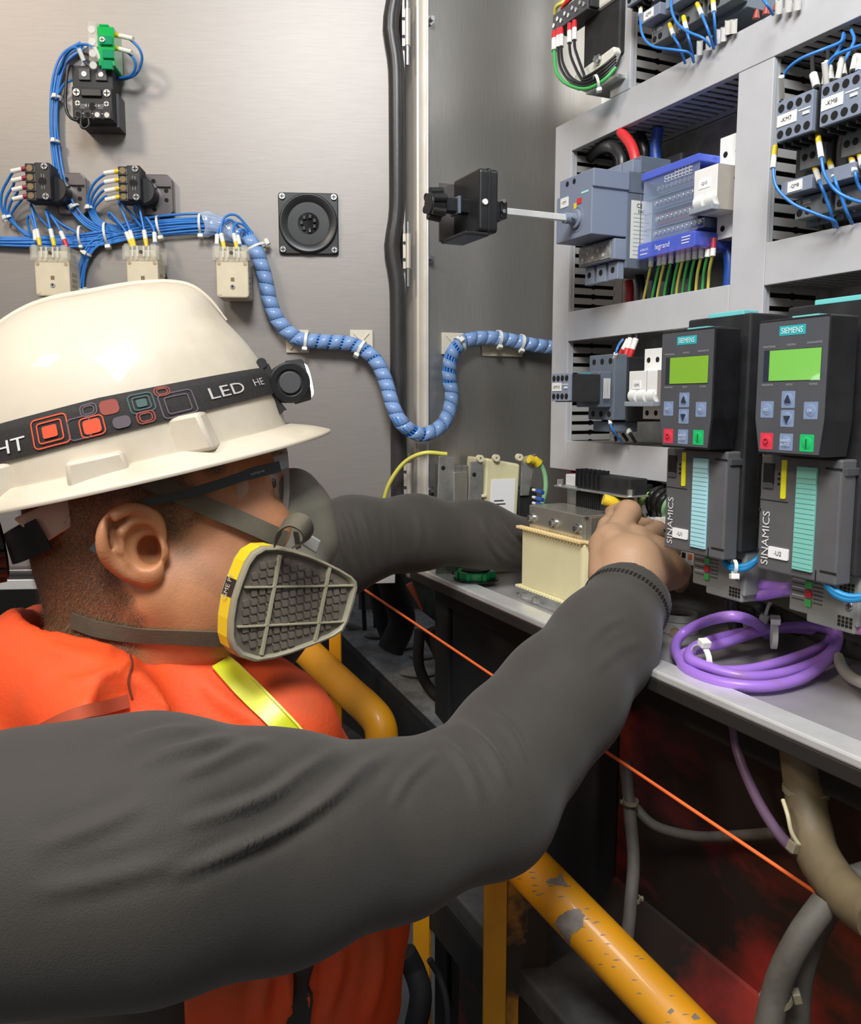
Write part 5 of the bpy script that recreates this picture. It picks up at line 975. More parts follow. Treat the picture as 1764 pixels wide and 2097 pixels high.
_mx = _n.nodes.new('ShaderNodeMix'); _mx.data_type = 'RGBA'; _n.links.new(_m.outputs[0], _mx.inputs[0]); _n.links.new(_src, _mx.inputs[6]); _mx.inputs[7].default_value = (.115, .070, .034, 1)
_a2 = _n.nodes.new('ShaderNodeAttribute'); _a2.attribute_name = 'dust'; _m2 = _n.nodes.new('ShaderNodeMix'); _m2.data_type = 'RGBA'; _n.links.new(_mx.outputs[2], _m2.inputs[6]); _m2.inputs[7].default_value = (.40, .27, .17, 1); _f2 = _n.nodes.new('ShaderNodeMath'); _f2.operation = 'MULTIPLY'; _f2.inputs[1].default_value = .75; _n.links.new(_a2.outputs['Fac'], _f2.inputs[0]); _n.links.new(_f2.outputs[0], _m2.inputs[0])
_n.links.new(_m2.outputs[2], _p.inputs['Base Color'])
SHIRT = mat('charcoal_shirt', (.041, .035, .028), .8, 0, .18, 7, .35, 900, sheen=.15)
VEST = mat('orange_vest', (.86, .085, .012), .7, 0, .0, 9, .35, 300, col2=(.50, .10, .035), lo=.50, hi=.80)
OLIVE = mat('olive_strap', (.105, .090, .060), .75, 0, .12, 60, .3, 900); MASKR = mat('olive_rubber', (.17, .155, .115), .6, 0, .10, 30)
HELM = mat('helmet_shell', (.62, .545, .43), .48, 0, 0, 9, 0, coat=.12, col2=(.44, .36, .25), lo=.50, hi=.82)
HA = radians(14); HEAD = Fr(W(300, 1130, .70), Matrix.Rotation(HA, 3, 'Z') @ Matrix.Rotation(radians(-12), 3, 'Y'))
def HL(px, py, y=0): p = HEAD.px(px, py, y); return np.array(p, np.float32)
FZ = 0.0
per = Dev(WLD, 'person', 'man in white helmet, respirator and orange vest reaching into the cabinet', 'person', (-.20, .78, FZ)); PO = per.o; PAT = np.array(per.at)
# head
E_ = [HL(a, b, c) for a, b, c in ((332, 1098, -.079), (322, 1066, -.083), (298, 1048, -.088), (264, 1043, -.093), (230, 1058, -.099), (212, 1088, -.102), (211, 1125, -.101), (226, 1152, -.096), (252, 1172, -.091), (276, 1182, -.088))]
AH = [HL(a, b, c) for a, b, c in ((300, 1075, -.087), (272, 1072, -.090), (248, 1090, -.094), (244, 1122, -.094), (262, 1150, -.090), (288, 1160, -.086))]
EC = crom([Vector([float(x) for x in q]) for q in E_], 3)
def f_head(p):
    ay = np.abs(p[..., 1]); ps = np.stack([p[..., 0], ay, p[..., 2]], -1)
    d = ell(p, (.010, 0, .060), (.090, .077, .098)); d = smin(d, ell(p, (-.030, 0, .012), (.050, .060, .055)), .03)
    d = smin(d, ell(p, (.066, 0, .002), (.056, .062, .092)), .03)
    d = smin(d, ell(ps, (.102, .026, .056), (.024, .032, .014)), .015); d = smin(d, ell(p, (.088, 0, .08), (.036, .056, .045)), .03)
    d = smin(d, ell(ps, (.088, .040, .004), (.030, .026, .028)), .02)
    d = smin(d, cap(ps, (.004, .060, -.022), (.070, .034, -.080), .022, .022), .025); d = smin(d, ell(ps, (.038, .046, -.040), (.050, .034, .044)), .03)
    d = smin(d, ell(p, (.088, 0, -.088), (.028, .030, .020)), .02); d = smin(d, ell(p, (.02, 0, -.075), (.062, .062, .040)), .03)
    d = smin(d, cap(p, (-.020, 0, -.02), (-.060, 0, -.16), .060, .068), .03)
    d = smin(d, cap(p, (.118, 0, .038), (.134, 0, .006), .008, .013), .012); d = smin(d, cap(ps, (.124, .0, .000), (.120, .014, -.002), .010, .008), .008)
    d = smax(d, -ell(ps, (.121, .034, .036), (.016, .021, .014)), .010); d = smin(d, ell(ps, (.1015, .0345, .037), (.0115, .0135, .0115)), .002)
    d = smin(d, cap(ps, (.1105, .024, .0475), (.104, .048, .0465), .0038, .003), .004); d = smin(d, cap(ps, (.1105, .024, .029), (.104, .047, .028), .003, .003), .005)
    # ears
    e = chain(ps*np.array((1, -1, 1), np.float32), [(np.array(q, np.float32), .0043) for q in EC], .002); e = smin(e, chain(ps*np.array((1, -1, 1), np.float32), [(q, .0036) for q in AH], .003), .004)
    pe = ps*np.array((1, -1, 1), np.float32)
    lob = HL(300, 1166, -.086); e = smin(e, ell(pe, lob, (.0125, .0085, .0135)), .003)
    ctr = HL(266, 1112, -.0865); e = smin(e, ell(pe, ctr, (.021, .006, .029)), .004)
    e = smax(e, -ell(pe, HL(296, 1120, -.095), (.0125, .017, .0165)), .003); e = smax(e, -ell(pe, HL(232, 1104, -.106), (.0034, .011, .018)), .003)
    e = smin(e, ell(pe, HL(331, 1128, -.083), (.0055, .006, .008)), .005)
    e = smin(e, ell(pe, HL(285, 1112, -.072), (.015, .014, .022)), .008)
    r_ = smin(d, e, .003); return smax(r_, -ell(p, HL(307, 1126, -.080), (.0085, .020, .0105)), .004)
Ph, Fh = nets(f_head, (-.10, -.115, -.20), (.155, .115, .175), .0019)
R_h = np.array(HEAD.R); Pw = Ph@R_h.T+np.array(HEAD.o)
# hair mask
def hairmask(P):
    x, z, ay = P[:, 0], P[:, 2], np.abs(P[:, 1]); nz = .004*np.sin(x*210+z*90)+.003*np.sin(z*330-x*150)
    def st(v, w): return np.clip(v/w+.5, 0, 1)
    back = st(-.012+nz-x, .016)*st(z+.048+nz+(x+.07)*.25, .030); top = st(z-.046+nz-.22*np.maximum(x-.02, 0), .012)*st(.078+nz-x, .012)
    burn = st(x-.022, .008)*st(.050+nz-x, .012)*st(z-.012+nz, .030); brow = st(.006-np.abs(z-.0605-nz*.3+.25*(x-.11)), .003)*(x > .088)*(ay > .012)*(ay < .055)
    stub = .22*st(x-.028, .02)*st(-.014-z+nz*2, .03)*st(z+.10, .02)
    earm = (ay > .082)*(z < .052)
    m_ = np.maximum.reduce([back, top, burn, brow*.9, stub]); m_ = np.where(earm.astype(bool), 0, m_); lash = (np.abs(z-.0445) < .0022)*(x > .103)*(ay > .020)*(ay < .05); return np.clip(np.maximum(m_, lash), 0, 1)
# near hand
def pt(a, b, Y): return tuple(W(a, b, Y))
WR = pt(1278, 1222, .815)
MC = [pt(1252, 1108, .866), pt(1302, 1112, .882), pt(1345, 1135, .878), pt(1378, 1172, .862)]
FN = [[(MC[0], .0130), (pt(1288, 1050, .908), .0132), (pt(1284, 1048, .915), .0125), (pt(1262, 1050, .945), .0095), (pt(1254, 1048, .955), .0080)],
      [(MC[1], .0120), (pt(1345, 1088, .925), .0112), (pt(1330, 1080, .950), .0092), (pt(1306, 1070, .965), .0078)],
      [(MC[2], .0112), (pt(1374, 1130, .918), .0102), (pt(1362, 1120, .945), .0088), (pt(1342, 1112, .960), .0074)],
      [(MC[3], .0108), (pt(1398, 1168, .900), .0090), (pt(1396, 1190, .925), .0078), (pt(1392, 1202, .938), .0068)]]
TH = [(pt(1238, 1178, .835), .016), (pt(1232, 1120, .870), .0125), (pt(1246, 1078, .910), .0105), (pt(1258, 1056, .938), .0085)]
def f_hand(p):
    d = cap(p, WR, pt(1292, 1160, .835), .030, .033)
    d = smin(d, cap(p, WR, pt(1255, 1290, .775), .029, .031), .012)
    for a, r in zip(MC, (.0175, .018, .0175, .0165)): d = smin(d, cap(p, pt(1296, 1185, .828), a, .026, r), .010)
    for i in range(3): d = smin(d, cap(p, MC[i], MC[i+1], .0145, .0145), .008)
    for f_ in FN: d = smin(d, chain(p, f_, .003), .0035)
    for a in MC: d = smin(d, ell(p, (a[0]-.001, a[1]-.012, a[2]+.007), (.007, .007, .006)), .008)
    return smin(d, chain(p, TH, .004), .007)
lo = np.array(WR)-np.array((.07, .09, .09)); hi = np.array(WR)+np.array((.095, .17, .12))
P1, F1 = nets(f_hand, lo, hi, .0017)
# far hand, hidden behind the transformer and gripping its edge
fw_ = pt(1096, 1124, 1.125)
def f_hand2(p):
    fx = lambda dx, dy, dz: (fw_[0]+dx, fw_[1]+dy, fw_[2]+dz)
    d = cap(p, fx(-.03, -.01, 0), fx(.03, .012, .004), .024, .027)
    for k in range(4): d = smin(d, chain(p, [(fx(.035, .014, .018-.013*k), .013), (fx(.075-.004*abs(k-1), .028, .022-.014*k), .0095), (fx(.092-.004*abs(k-1), .052, .018-.013*k), .0080), (fx(.084-.003*k, .066, .014-.012*k), .0068)], .003), .005)
    return smin(d, chain(p, [(fx(.0, 0, .012), .015), (fx(.035, -.016, .030), .0115), (fx(.062, -.010, .036), .009), (fx(.074, .006, .034), .0075)], .003), .006)
P2_, F2_ = nets(f_hand2, np.array(fw_)-.07, np.array(fw_)+np.array((.12, .09, .08)), .0022)
# body core (arms, torso, legs), hidden under clothes
ARM = [(pt(-60, 1775, .46), .068), (pt(60, 1772, .452), .070), (pt(300, 1747, .47), .0745), (pt(560, 1732, .52), .068), (pt(800, 1697, .57), .0555), (pt(975, 1628, .615), .0485), (pt(1060, 1530, .665), .0500), (pt(1150, 1428, .71), .0500), (pt(1235, 1318, .765), .0455), (pt(1285, 1232, .812), .0385)]
FAR = [(pt(400, 1480, .90), .066), (pt(560, 1250, .95), .048), (pt(722, 1108, 1.0), .0475), (pt(850, 1091, 1.05), .0415), (pt(980, 1094, 1.09), .0370), (pt(1075, 1118, 1.115), .035)]
NB = HEAD.w((-.055, 0, -.14)); CH = W(330, 1790, .725); BE = W(428, 2060, .745); HP = Vector((CH.x-.02, .76, .86))
def f_core(p, o=0):
    d = ell(p, CH, (.157+o, .150+o, .205+o)); d = smin(d, ell(p, BE, (.165+o, .155+o, .19+o)), .05)
    d = smin(d, cap(p, NB, W(170, 1560, .70), .072+o, .11+o), .05); d = smin(d, ell(p, W(60, 1640, .70), (.10+o, .13+o, .12+o)), .05)
    return d
def f_legs(p):
    d = ell(p, HP, (.14, .165, .14))
    for s_ in (-1, 1): d = smin(d, chain(p, [((HP.x, HP.y+s_*.085, .82), .088), ((HP.x+.06, HP.y+s_*.10, .46), .062), ((HP.x-.0, HP.y+s_*.105, .10), .045)], .02), .04)
    return d
def f_body(p): return smin(smin(f_core(p, -.012), chain(p, [(a, r-.010) for a, r in ARM], .02), .03), chain(p, [(a, r-.010) for a, r in FAR], .02), .03)
P3, F3 = nets(f_body, (-.60, .34, 1.00), (.30, 1.22, 1.44), .010)
allP = np.concatenate([Pw, P1, P2_, P3]); n1, n2, n3 = len(Pw), len(Pw)+len(P1), len(Pw)+len(P1)+len(P2_)
body = npobj('body', allP, np.concatenate([Fh[:, ::1], F1+n1, F2_+n2, F3+n3]), SKIN, PO, PAT)
at = body.data.attributes.new('hair', 'FLOAT', 'POINT'); hm = np.zeros(len(allP)); hm[:n1] = hairmask(Ph); at.data.foreach_set('value', hm); at2 = body.data.attributes.new('dust', 'FLOAT', 'POINT'); dm = np.zeros(len(allP)); dm[n1:n3] = 1; at2.data.foreach_set('value', dm)
# short hair strands
Nh = vnorm(Ph, Fh); cand = np.where((hm[:n1] > .45) & (Ph[:, 1] < .02) & (Ph[:, 2] < .085) & (Ph[:, 0] < .08))[0]
sel = rng.choice(cand, 9000); hv = M(); hvv = []; hff = []
dirh = np.array((-.55, 0, -.8))
for q, i in enumerate(sel):
    b = Ph[i]+rng.normal(0, .0008, 3); n_ = Nh[i]; t = n_*.55+dirh*.8+rng.normal(0, .25, 3); t /= np.linalg.norm(t); sdv = np.cross(t, n_); sdv /= np.linalg.norm(sdv)+1e-9; L = rng.uniform(.002, .0048)*(.6+.4*hm[i])
    w3 = [b-sdv*.00010, b+sdv*.00010, b+t*L]; hvv += [tuple(R_h@x+np.array(HEAD.o)) for x in w3]; hff.append((3*q, 3*q+1, 3*q+2))
me = bpy.data.meshes.new('hair'); me.from_pydata([tuple(np.array(x)-PAT) for x in hvv], [], hff); me.materials.append(mat('hair_brown', (.13, .08, .04), .4)); ho = bpy.data.objects.new('hair', me); C.objects.link(ho); ho.parent = PO; setp(ho, 'short clipped dark brown hair', kind='stuff')
# eyes
for s_ in (-1, 1):
    ec = HEAD.w((.1018, s_*.0345, .037)); ey = per.part('eye', M().sph(ec, .0119, 20, 12), mat('eye_white', (.55, .50, .45), .15), smooth=True)
    lk = (HEAD.R @ Vector((.93, -.30*1, -.12))).normalized(); per.part('iris', M().cyl(ec+lk*.0102, ec+lk*.0121, .0052, 16, .0035), mat('iris_brown', (.03, .015, .008), .1, coat=1), ey, smooth=True)
# ---- shirt
FOLDS = [([(340, 1800), (440, 1758), (520, 1722), (600, 1682), (680, 1628), (740, 1575), (810, 1535)], 13, .0062), ([(370, 1690), (470, 1660), (560, 1622), (620, 1580), (700, 1530)], 12, .0052), ([(350, 1595), (430, 1565), (500, 1530), (560, 1520)], 11, .0030), ([(270, 1570), (380, 1530), (500, 1505)], 10, .0028), ([(200, 1545), (320, 1500), (420, 1490)], 9, .0022),
         ([(1180, 1860), (1160, 1800)], 10, .002), ([(800, 1655), (840, 1590), (900, 1540)], 8, .0028), ([(990, 1640), (950, 1560), (900, 1508)], 9, .0035), ([(1045, 1610), (1000, 1530), (935, 1475)], 9, .0035), ([(1080, 1560), (1040, 1490), (980, 1450)], 8, .0025), ([(900, 1400), (1050, 1395), (1150, 1350)], 0.1, 0),
         ([(60, 1740), (200, 1690), (300, 1640)], 16, .002), ([(60, 1830), (220, 1800), (420, 1745)], 18, .002), ([(1190, 1330), (1240, 1280), (1290, 1262)], 8, .0018), ([(1210, 1380), (1270, 1330), (1320, 1310)], 9, .0015),
         ([(690, 1060), (700, 1110), (720, 1165)], 7, .0022), ([(705, 1040), (722, 1085), (745, 1165)], 7, .0022), ([(735, 1035), (752, 1090), (765, 1160)], 7, .0018), ([(790, 1040), (800, 1100), (796, 1150)], 7, .0015), ([(985, 1060), (1010, 1120), (1050, 1160)], 5, .003), ([(1010, 1050), (1040, 1095), (1075, 1130)], 5, .0025), ([(850, 1040), (862, 1090), (858, 1140)], 7, .0012)]
def seg_d(px, pl):
    best = np.full(len(px), 1e9); u = np.zeros(len(px)); m_ = len(pl)-1
    for k, (a, b) in enumerate(zip(pl[:-1], pl[1:])):
        a = np.array(a, float); b = np.array(b, float); ab = b-a; t = np.clip(((px-a)@ab)/(ab@ab), 0, 1); q = px-a-t[:, None]*ab; dd = np.hypot(q[:, 0], q[:, 1]); u = np.where(dd < best, (k+t)/m_, u); best = np.minimum(best, dd)
    return best, np.sin(np.pi*np.clip(u, .0, 1))**.7
def wrinkle(P, F_, folds, small=.0006):
    N = vnorm(P, F_); px = toP2(P); face = np.clip(-(N*((P-np.array(CAM))/np.linalg.norm(P-np.array(CAM), axis=1)[:, None])).sum(1)*2+.4, 0, 1); d = np.zeros(len(P))
    for pl, wd, am in folds:
        if not am: continue
        s, tp = seg_d(px, [(q.x, q.y) for q in crom([(a, b, 0) for a, b in pl], 4)]); d += tp*(am*np.exp(-(s/wd)**2)-.55*am*np.exp(-((s-wd*1.9)/(wd*1.1))**2))
    d += 0*small*(np.sin(P[:, 0]*55+4*np.sin(P[:, 2]*24)+P[:, 1]*31)*np.sin(P[:, 2]*42+P[:, 0]*17))
    return P+N*(d*face)[:, None]
cu = np.array(ARM[-1][0]); cd = cu-np.array(ARM[-2][0]); cd /= np.linalg.norm(cd)
cu2 = np.array(FAR[-1][0]); cd2 = cu2-np.array(FAR[-2][0]); cd2 /= np.linalg.norm(cd2)
def f_shirt(p):
    a = chain(p, ARM, .025); a = smin(a, cap(p, pt(1010, 1665, .615), pt(960, 1650, .60), .041), .03); ax = ((p-cu)@cd.astype(np.float32)); a = smax(a, ax-.012, .004)
    b = chain(p, FAR, .025); bx = ((p-cu2)@cd2.astype(np.float32)); b = smax(b, bx, .004)
    # cuff band
    r = np.sqrt(np.maximum(((p-cu)**2).sum(-1)-ax*ax, 0)); cuf = np.sqrt((r-.0365)**2+np.maximum(np.abs(ax-.002)-.008, 0)**2)-.0042; a = smin(a, cuf, .004)
    return a, smin(f_core(p, -.004), b, .03)
Ps, Fs = nets(lambda p: f_shirt(p)[1], (-.62, .48, .98), (.30, 1.24, 1.46), .0055)
Ps = wrinkle(Ps, Fs, FOLDS[-7:]); shirt = npobj('shirt', Ps, Fs, SHIRT, PO, PAT); setp(shirt, 'dark charcoal long-sleeved shirt')
Pn, Fn = nets(lambda p: smin(f_shirt(p)[0], f_core(p, -.008), .025), (-.42, .34, 1.03), (.26, .865, 1.385), .0032)
def smooth_m(P, F_, n=2):
    for _ in range(n):
        A = np.zeros_like(P); c = np.zeros(len(P))
        for k in range(4):
            for j in (1, 3): np.add.at(A, F_[:, k], P[F_[:, (k+j) % 4]]); np.add.at(c, F_[:, k], 1)
        P = P*.4+.6*A/np.maximum(c, 1)[:, None]
    return P
Pn = wrinkle(smooth_m(Pn, Fn), Fn, FOLDS[:-7]); sleeve = npobj('sleeve', smooth_m(Pn, Fn, 1), Fn, SHIRT, shirt, PAT)
Pf, Ff = nets(lambda p: smax(chain(p, FAR[1:], .025), ((p-cu2)@cd2.astype(np.float32)), .004)-.0012, (-.19, .86, 1.17), (.19, 1.20, 1.42), .0032)
Pf = wrinkle(smooth_m(Pf, Ff, 1), Ff, FOLDS[-7:]); npobj('sleeve', Pf, Ff, SHIRT, shirt, PAT)
v = M(); cux = Vector(cd); cuo = Vector(cu); u1 = cux.orthogonal().normalized(); u2 = cux.cross(u1)
for q, off_ in ((-.010, .0428), (-.008, .0432), (-.0062, .0432)):
    pass
for k in range(64):
    a_ = 2*pi*k/64
    for dq in (-.0075, -.0048): c_ = cuo+cux*dq+(u1*cos(a_)+u2*sin(a_))*.0416; b_ = cuo+cux*(dq+.0018)+(u1*cos(a_+.05)+u2*sin(a_+.05))*.0416; v.cyl(c_, b_, .0007, 4)
setp(per.part('cuff_stitches', v, mat('stitch_dark', (.02, .018, .016), .8), sleeve), kind='stuff')
Pl_, Fl_ = nets(f_legs, (HP.x-.2, HP.y-.24, .06), (HP.x+.2, HP.y+.24, 1.02), .012); npobj('trousers', Pl_, Fl_, SHIRT, PO, PAT)
for s_ in (-1, 1):
    bc = (HP.x+.03, HP.y+s_*.105, .045)
    Pb, Fb = nets(lambda p: smin(ell(p, (bc[0]+.03, bc[1], .04), (.13, .05, .04)), cap(p, (bc[0]-.03, bc[1], .05), (bc[0]-.03, bc[1], .14), .048), .02), (bc[0]-.15, bc[1]-.08, -.0), (bc[0]+.2, bc[1]+.08, .21), .009); npobj('boot', Pb, Fb, BLKM, PO, PAT)
# ---- vest
x0v = W(432, 2060, .66).x
def f_vest(p):
    d = f_core(p, .012)
    d = smin(d, cap(p, HEAD.w((-.085, 0, -.080)), W(140, 1400, .70), .058, .085), .03)
    d = smin(d, cap(p, W(110, 1370, .66), W(235, 1500, .565), .052, .040), .035)
    d = smin(d, cap(p, W(400, 1410, .68), W(560, 1500, .66), .045, .050), .04); d = smin(d, cap(p, W(520, 1470, .70), W(640, 1640, .70), .040, .052), .05)
    d = smin(d, cap(p, W(665, 1880, .70), W(610, 2120, .70), .075, .075), .04)
    d = smax(d, -chain(p, [(W(225, 1470, .52), .012), (W(290, 1440, .55), .030), (W(350, 1490, .56), .020)], .01), .006)
    d = smax(d, -cap(p, HEAD.w((-.02, 0, .02)), HEAD.w((-.045, 0, -.125)), .080, .066), .010)     # neck opening
    lowcut = np.maximum(x0v-p[..., 0], p[..., 2]-1.20); hi_ = 1.20-p[..., 2]
    d = smax(d, np.minimum(np.maximum(x0v-p[..., 0], 0)*1+0*hi_, np.maximum(0, hi_))-.0001+np.where((p[..., 2] < 1.20) & (p[..., 0] < x0v), .02, -.05), .004)
    return d
Pv, Fv = nets(f_vest, (-.58, .40, .96), (.12, 1.02, 1.45), .0055)
VF = [([(60, 1290), (150, 1340), (260, 1350)], 16, .003), ([(120, 1400), (240, 1370), (300, 1330)], 10, .003), ([(230, 1250), (240, 1320), (225, 1400)], 8, -.002), ([(400, 1370), (450, 1430), (560, 1500)], 14, .003), ([(60, 1250), (110, 1290), (160, 1300)], 9, .003),
      ([(560, 1960), (540, 2030), (530, 2097)], 14, .005), ([(700, 1920), (690, 2000), (660, 2097)], 14, .006), ([(780, 1900), (775, 2000), (750, 2097)], 12, .005), ([(610, 1940), (612, 2020), (612, 2097)], 10, -.010)]
Pv = wrinkle(Pv, Fv, VF, .0012); vest = npobj('safety_vest', Pv, Fv, VEST, PO, PAT); setp(vest, 'dirty orange high-visibility vest')
def bvh(P, F_): return BVHTree.FromPolygons([tuple(p) for p in P], [tuple(f) for f in F_.tolist()])
BV = bvh(Pv, Fv); BH = bvh(Pw, Fh); BS = bvh(Ps, Fs)
def hit(B, px, py, off=.001):
    r = ray(px, py).normalized(); l, n, i, d = B.ray_cast(CAM, r)
    if l is None: return None
    if n.dot(r) > 0: n = -n
    return l+n*off, n
def ribbon(name, B, pth, wd, m, thk=.0012, off=.0006, parent=None, sm=6, label=None):
    pts = crom([(a, b, 0) for a, b in pth], sm); P = []; N = []
    for q in pts:
        h = hit(B, q.x, q.y, off)
        if h: P.append(h[0]); N.append(h[1])
    for _ in range(2): P = [P[0]]+[(P[i-1]+P[i]*2+P[i+1])/4 for i in range(1, len(P)-1)]+[P[-1]]; N = [N[0]]+[(N[i-1]+N[i]+N[i+1]).normalized() for i in range(1, len(N)-1)]+[N[-1]]
    return per.part(name, M().strip(P, N, wd, thk), m, parent, smooth=60, label=label)
RFL = mat('yellow_reflective', (.62, .66, .015), .3, .1, .12, 20)
ribbon('reflective_stripe', BV, [(452, 1362), (490, 1400), (540, 1448), (590, 1500), (620, 1545)], .0155, RFL, .002, .003, vest, label='fluorescent yellow stripe')
ribbon('stripe_edge', BV, [(462, 1352), (505, 1388), (560, 1440), (606, 1490), (627, 1520)], .0018, mat('stripe_seam', (.75, .75, .10), .4), .003, .004, vest)
ribbon('zip_placket', BV, [(622, 1900), (622, 1960), (618, 2030), (606, 2110)], .018, mat('dark_zip', (.03, .025, .022), .7), .003, .002, vest)
ribbon('shoulder_seam', BV, [(262, 1330), (268, 1360), (262, 1395), (270, 1430)], .0016, mat('seam_dark', (.18, .03, .01), .8), .0010, .0006, vest)
ribbon('armhole_binding', BV, [(-40, 1562), (60, 1512), (130, 1478), (200, 1452), (260, 1436)], .009, mat('rust_binding', (.40, .06, .02), .8), .003, .001, vest)
# ---- mask
def f_mask(p):
    ay = np.abs(p[..., 1]); ps = np.stack([p[..., 0], ay, p[..., 2]], -1)
    d = chain(p, [((.1290, 0, .0250), .0130), ((.1280, 0, .008), .0250), ((.1230, 0, -.022), .0290), ((.104, 0, -.052), .030)], .02)
    d = smin(d, cap(ps, (.110, .030, .002), (.098, .044, -.052), .018, .020), .02)
    d = smin(d, cap(p, (.115, -.03, -.045), (.108, -.075, -.048), .020, .022), .012); d = smin(d, cap(p, (.110, .03, -.045), (.104, .070, -.048), .020, .022), .012)
    return smax(d, -(f_headlite(p)-.0015), .004)
def f_headlite(p): return ell(p, (.066, 0, .002), (.052, .055, .088))
Pm, Fm = nets(f_mask, (.05, -.11, -.12), (.165, .11, .05), .0026)
mk = npobj('respirator_facepiece', Pm@R_h.T+np.array(HEAD.o), Fm, MASKR, PO, PAT); setp(mk, 'olive grey rubber half mask')
def hp3(x, y, z): return HEAD.w((x, y, z))
clip_ = per.part('strap_clip', M().box(-.009, .009, -.003, 0, -.009, .009), mat('clip_grey', (.25, .25, .23), .4), mk)
bpy.data.objects.remove(clip_)
CF = Fr(HEAD.w((.1, -.108, -.050)), rotz(radians(36)) @ Matrix.Rotation(radians(-4), 3, 'Y'))
def cpx(a, b): q = CF.px(a, b, 0); return (q.x, q.z)
OUT = [(539, 1120), (519, 1132), (505, 1152), (490, 1190), (478, 1227), (471, 1270), (470, 1308), (476, 1330), (490, 1346), (522, 1356), (560, 1350), (597, 1339), (640, 1323), (684, 1305), (703, 1292), (714, 1272), (725, 1235), (733, 1203), (731, 1190), (722, 1180), (697, 1165), (669, 1151), (633, 1136), (597, 1125), (565, 1119)]
op_ = [cpx(*q) for q in OUT]; gx = sum(p[0] for p in op_)/len(op_); gz = sum(p[1] for p in op_)/len(op_)
def scl(k, pl=op_): return [(gx+(x-gx)*k, gz+(z-gz)*k) for x, z in pl]
def cpart(name, mb, m, parent=None, bev=0, smooth=False, label=None):
    mb.v = [tuple(CF.w(p)) for p in mb.v]; return per.part(name, mb, m, parent, bev, smooth, label)
CART = mat('cartridge_beige', (.30, .27, .19), .5, 0, .08, 60); CARD = mat('cartridge_mesh', (.15, .125, .095), .6, 0, .15, 90)
def ringloft(loops):
    v = M(); n = len(loops[0][0])
    for pl, y in loops: v.v += [(x, y, z) for x, z in pl]
    v.f = [(k*n+i, k*n+(i+1) % n, (k+1)*n+(i+1) % n, (k+1)*n+i) for k in range(len(loops)-1) for i in range(n)]; return v
ct = cpart('filter_cartridge', ringloft([(scl(.86), .028), (scl(.97), .026), (scl(1.0), .022), (scl(1.0), .002), (scl(.985), -.001), (scl(.95), -.0015), (scl(.925), -.0005), (scl(.905), .0025)]), CART, None, smooth=40)
ct['label'] = 'beige trapezoid filter cartridge'
cpart('cartridge_face', M().prism(scl(.92), .0022, .026), CARD, ct)
def inside(x, z, pl):
    c = False; n = len(pl)
    for i in range(n):
        (x1, z1), (x2, z2) = pl[i], pl[(i+1) % n]
        if (z1 > z) != (z2 > z) and x < (x2-x1)*(z-z1)/(z2-z1)+x1: c = not c
    return c
inn = scl(.875); pad = M(); stp = .0062
for i in range(-14, 15):
    for j in range(-12, 13):
        x = gx+i*stp+j*.0008; z = gz+j*stp
        if all(inside(x+a*.0026, z+b*.0026, inn) for a in (-1, 1) for b in (-1, 1)):
            pad.prism(rrect(x-.0023, x+.0023, z-.0023, z+.0023, .0007, 2), .0006, .0024)
setp(cpart('mesh_pads', pad, CARD, ct), kind='stuff')
BARS = mat('cartridge_bar', (.36, .33, .22), .5)
for a, b, w_ in (((574, 1137), (536, 1342), .0026), ((676, 1160), (646, 1313), .0026), ((501, 1203), (727, 1199), .0014), ((486, 1284), (704, 1273), .0014)):
    p, q = cpx(*a), cpx(*b); t = Vector((q[0]-p[0], 0, q[1]-p[1])).normalized(); s_ = Vector((t.z, 0, -t.x))*w_/2
    P_ = Vector((p[0], 0, p[1])); Q_ = Vector((q[0], 0, q[1])); cpart('cartridge_rib', M().prism([((P_-s_).x, (P_-s_).z), ((P_+s_).x, (P_+s_).z), ((Q_+s_).x, (Q_+s_).z), ((Q_-s_).x, (Q_-s_).z)], -.001, .0024), BARS, ct, bev=.0003)
# label band round the rear edge of the cartridge
def bandpart(i0, i1, m, name):
    pl = scl(1.004); v = M(); ids = list(range(i0, i1+1))
    v.v = [(pl[i % len(pl)][0], y, pl[i % len(pl)][1]) for i in ids for y in (.004, .021)]; v.f = [(2*k, 2*k+1, 2*k+3, 2*k+2) for k in range(len(ids)-1)]; return cpart(name, v, m, ct)
LBY = mat('label_yellow', (.80, .58, .02), .45)
bandpart(-1, 3, LBY, 'label_band'); bandpart(3, 4, mat('label_black', (.02, .02, .018), .45), 'label_band'); bandpart(4, 7, LBY, 'label_band')
pl_ = op_[3], op_[4]
me = per.text('GME P3', 0, 0, 0, .007, mat('label_print', (.5, .48, .4), .5), ct, wd=.018)
v0 = Vector((op_[4][0], 0, op_[4][1])); v1 = Vector((op_[3][0], 0, op_[3][1])); ex = (v1-v0).normalized(); nn = Vector((ex.z, 0, -ex.x)); nn = nn if nn.x < 0 else -nn
mm_ = Matrix((ex, Vector((0, 1, 0)) if ex.cross(Vector((0, 1, 0))).dot(nn) > 0 else Vector((0, -1, 0)), nn)).transposed()
for vv in me.data.vertices:
    q = Vector(vv.co)+per.at; q = Vector((q.x, q.z, -.0)); c = (v0+v1)/2*1.006+Vector((0, .0125, 0)); wv = c+mm_ @ Vector((q.x, q.y, 0))+nn*.0012; vv.co = CF.w(wv)-per.at
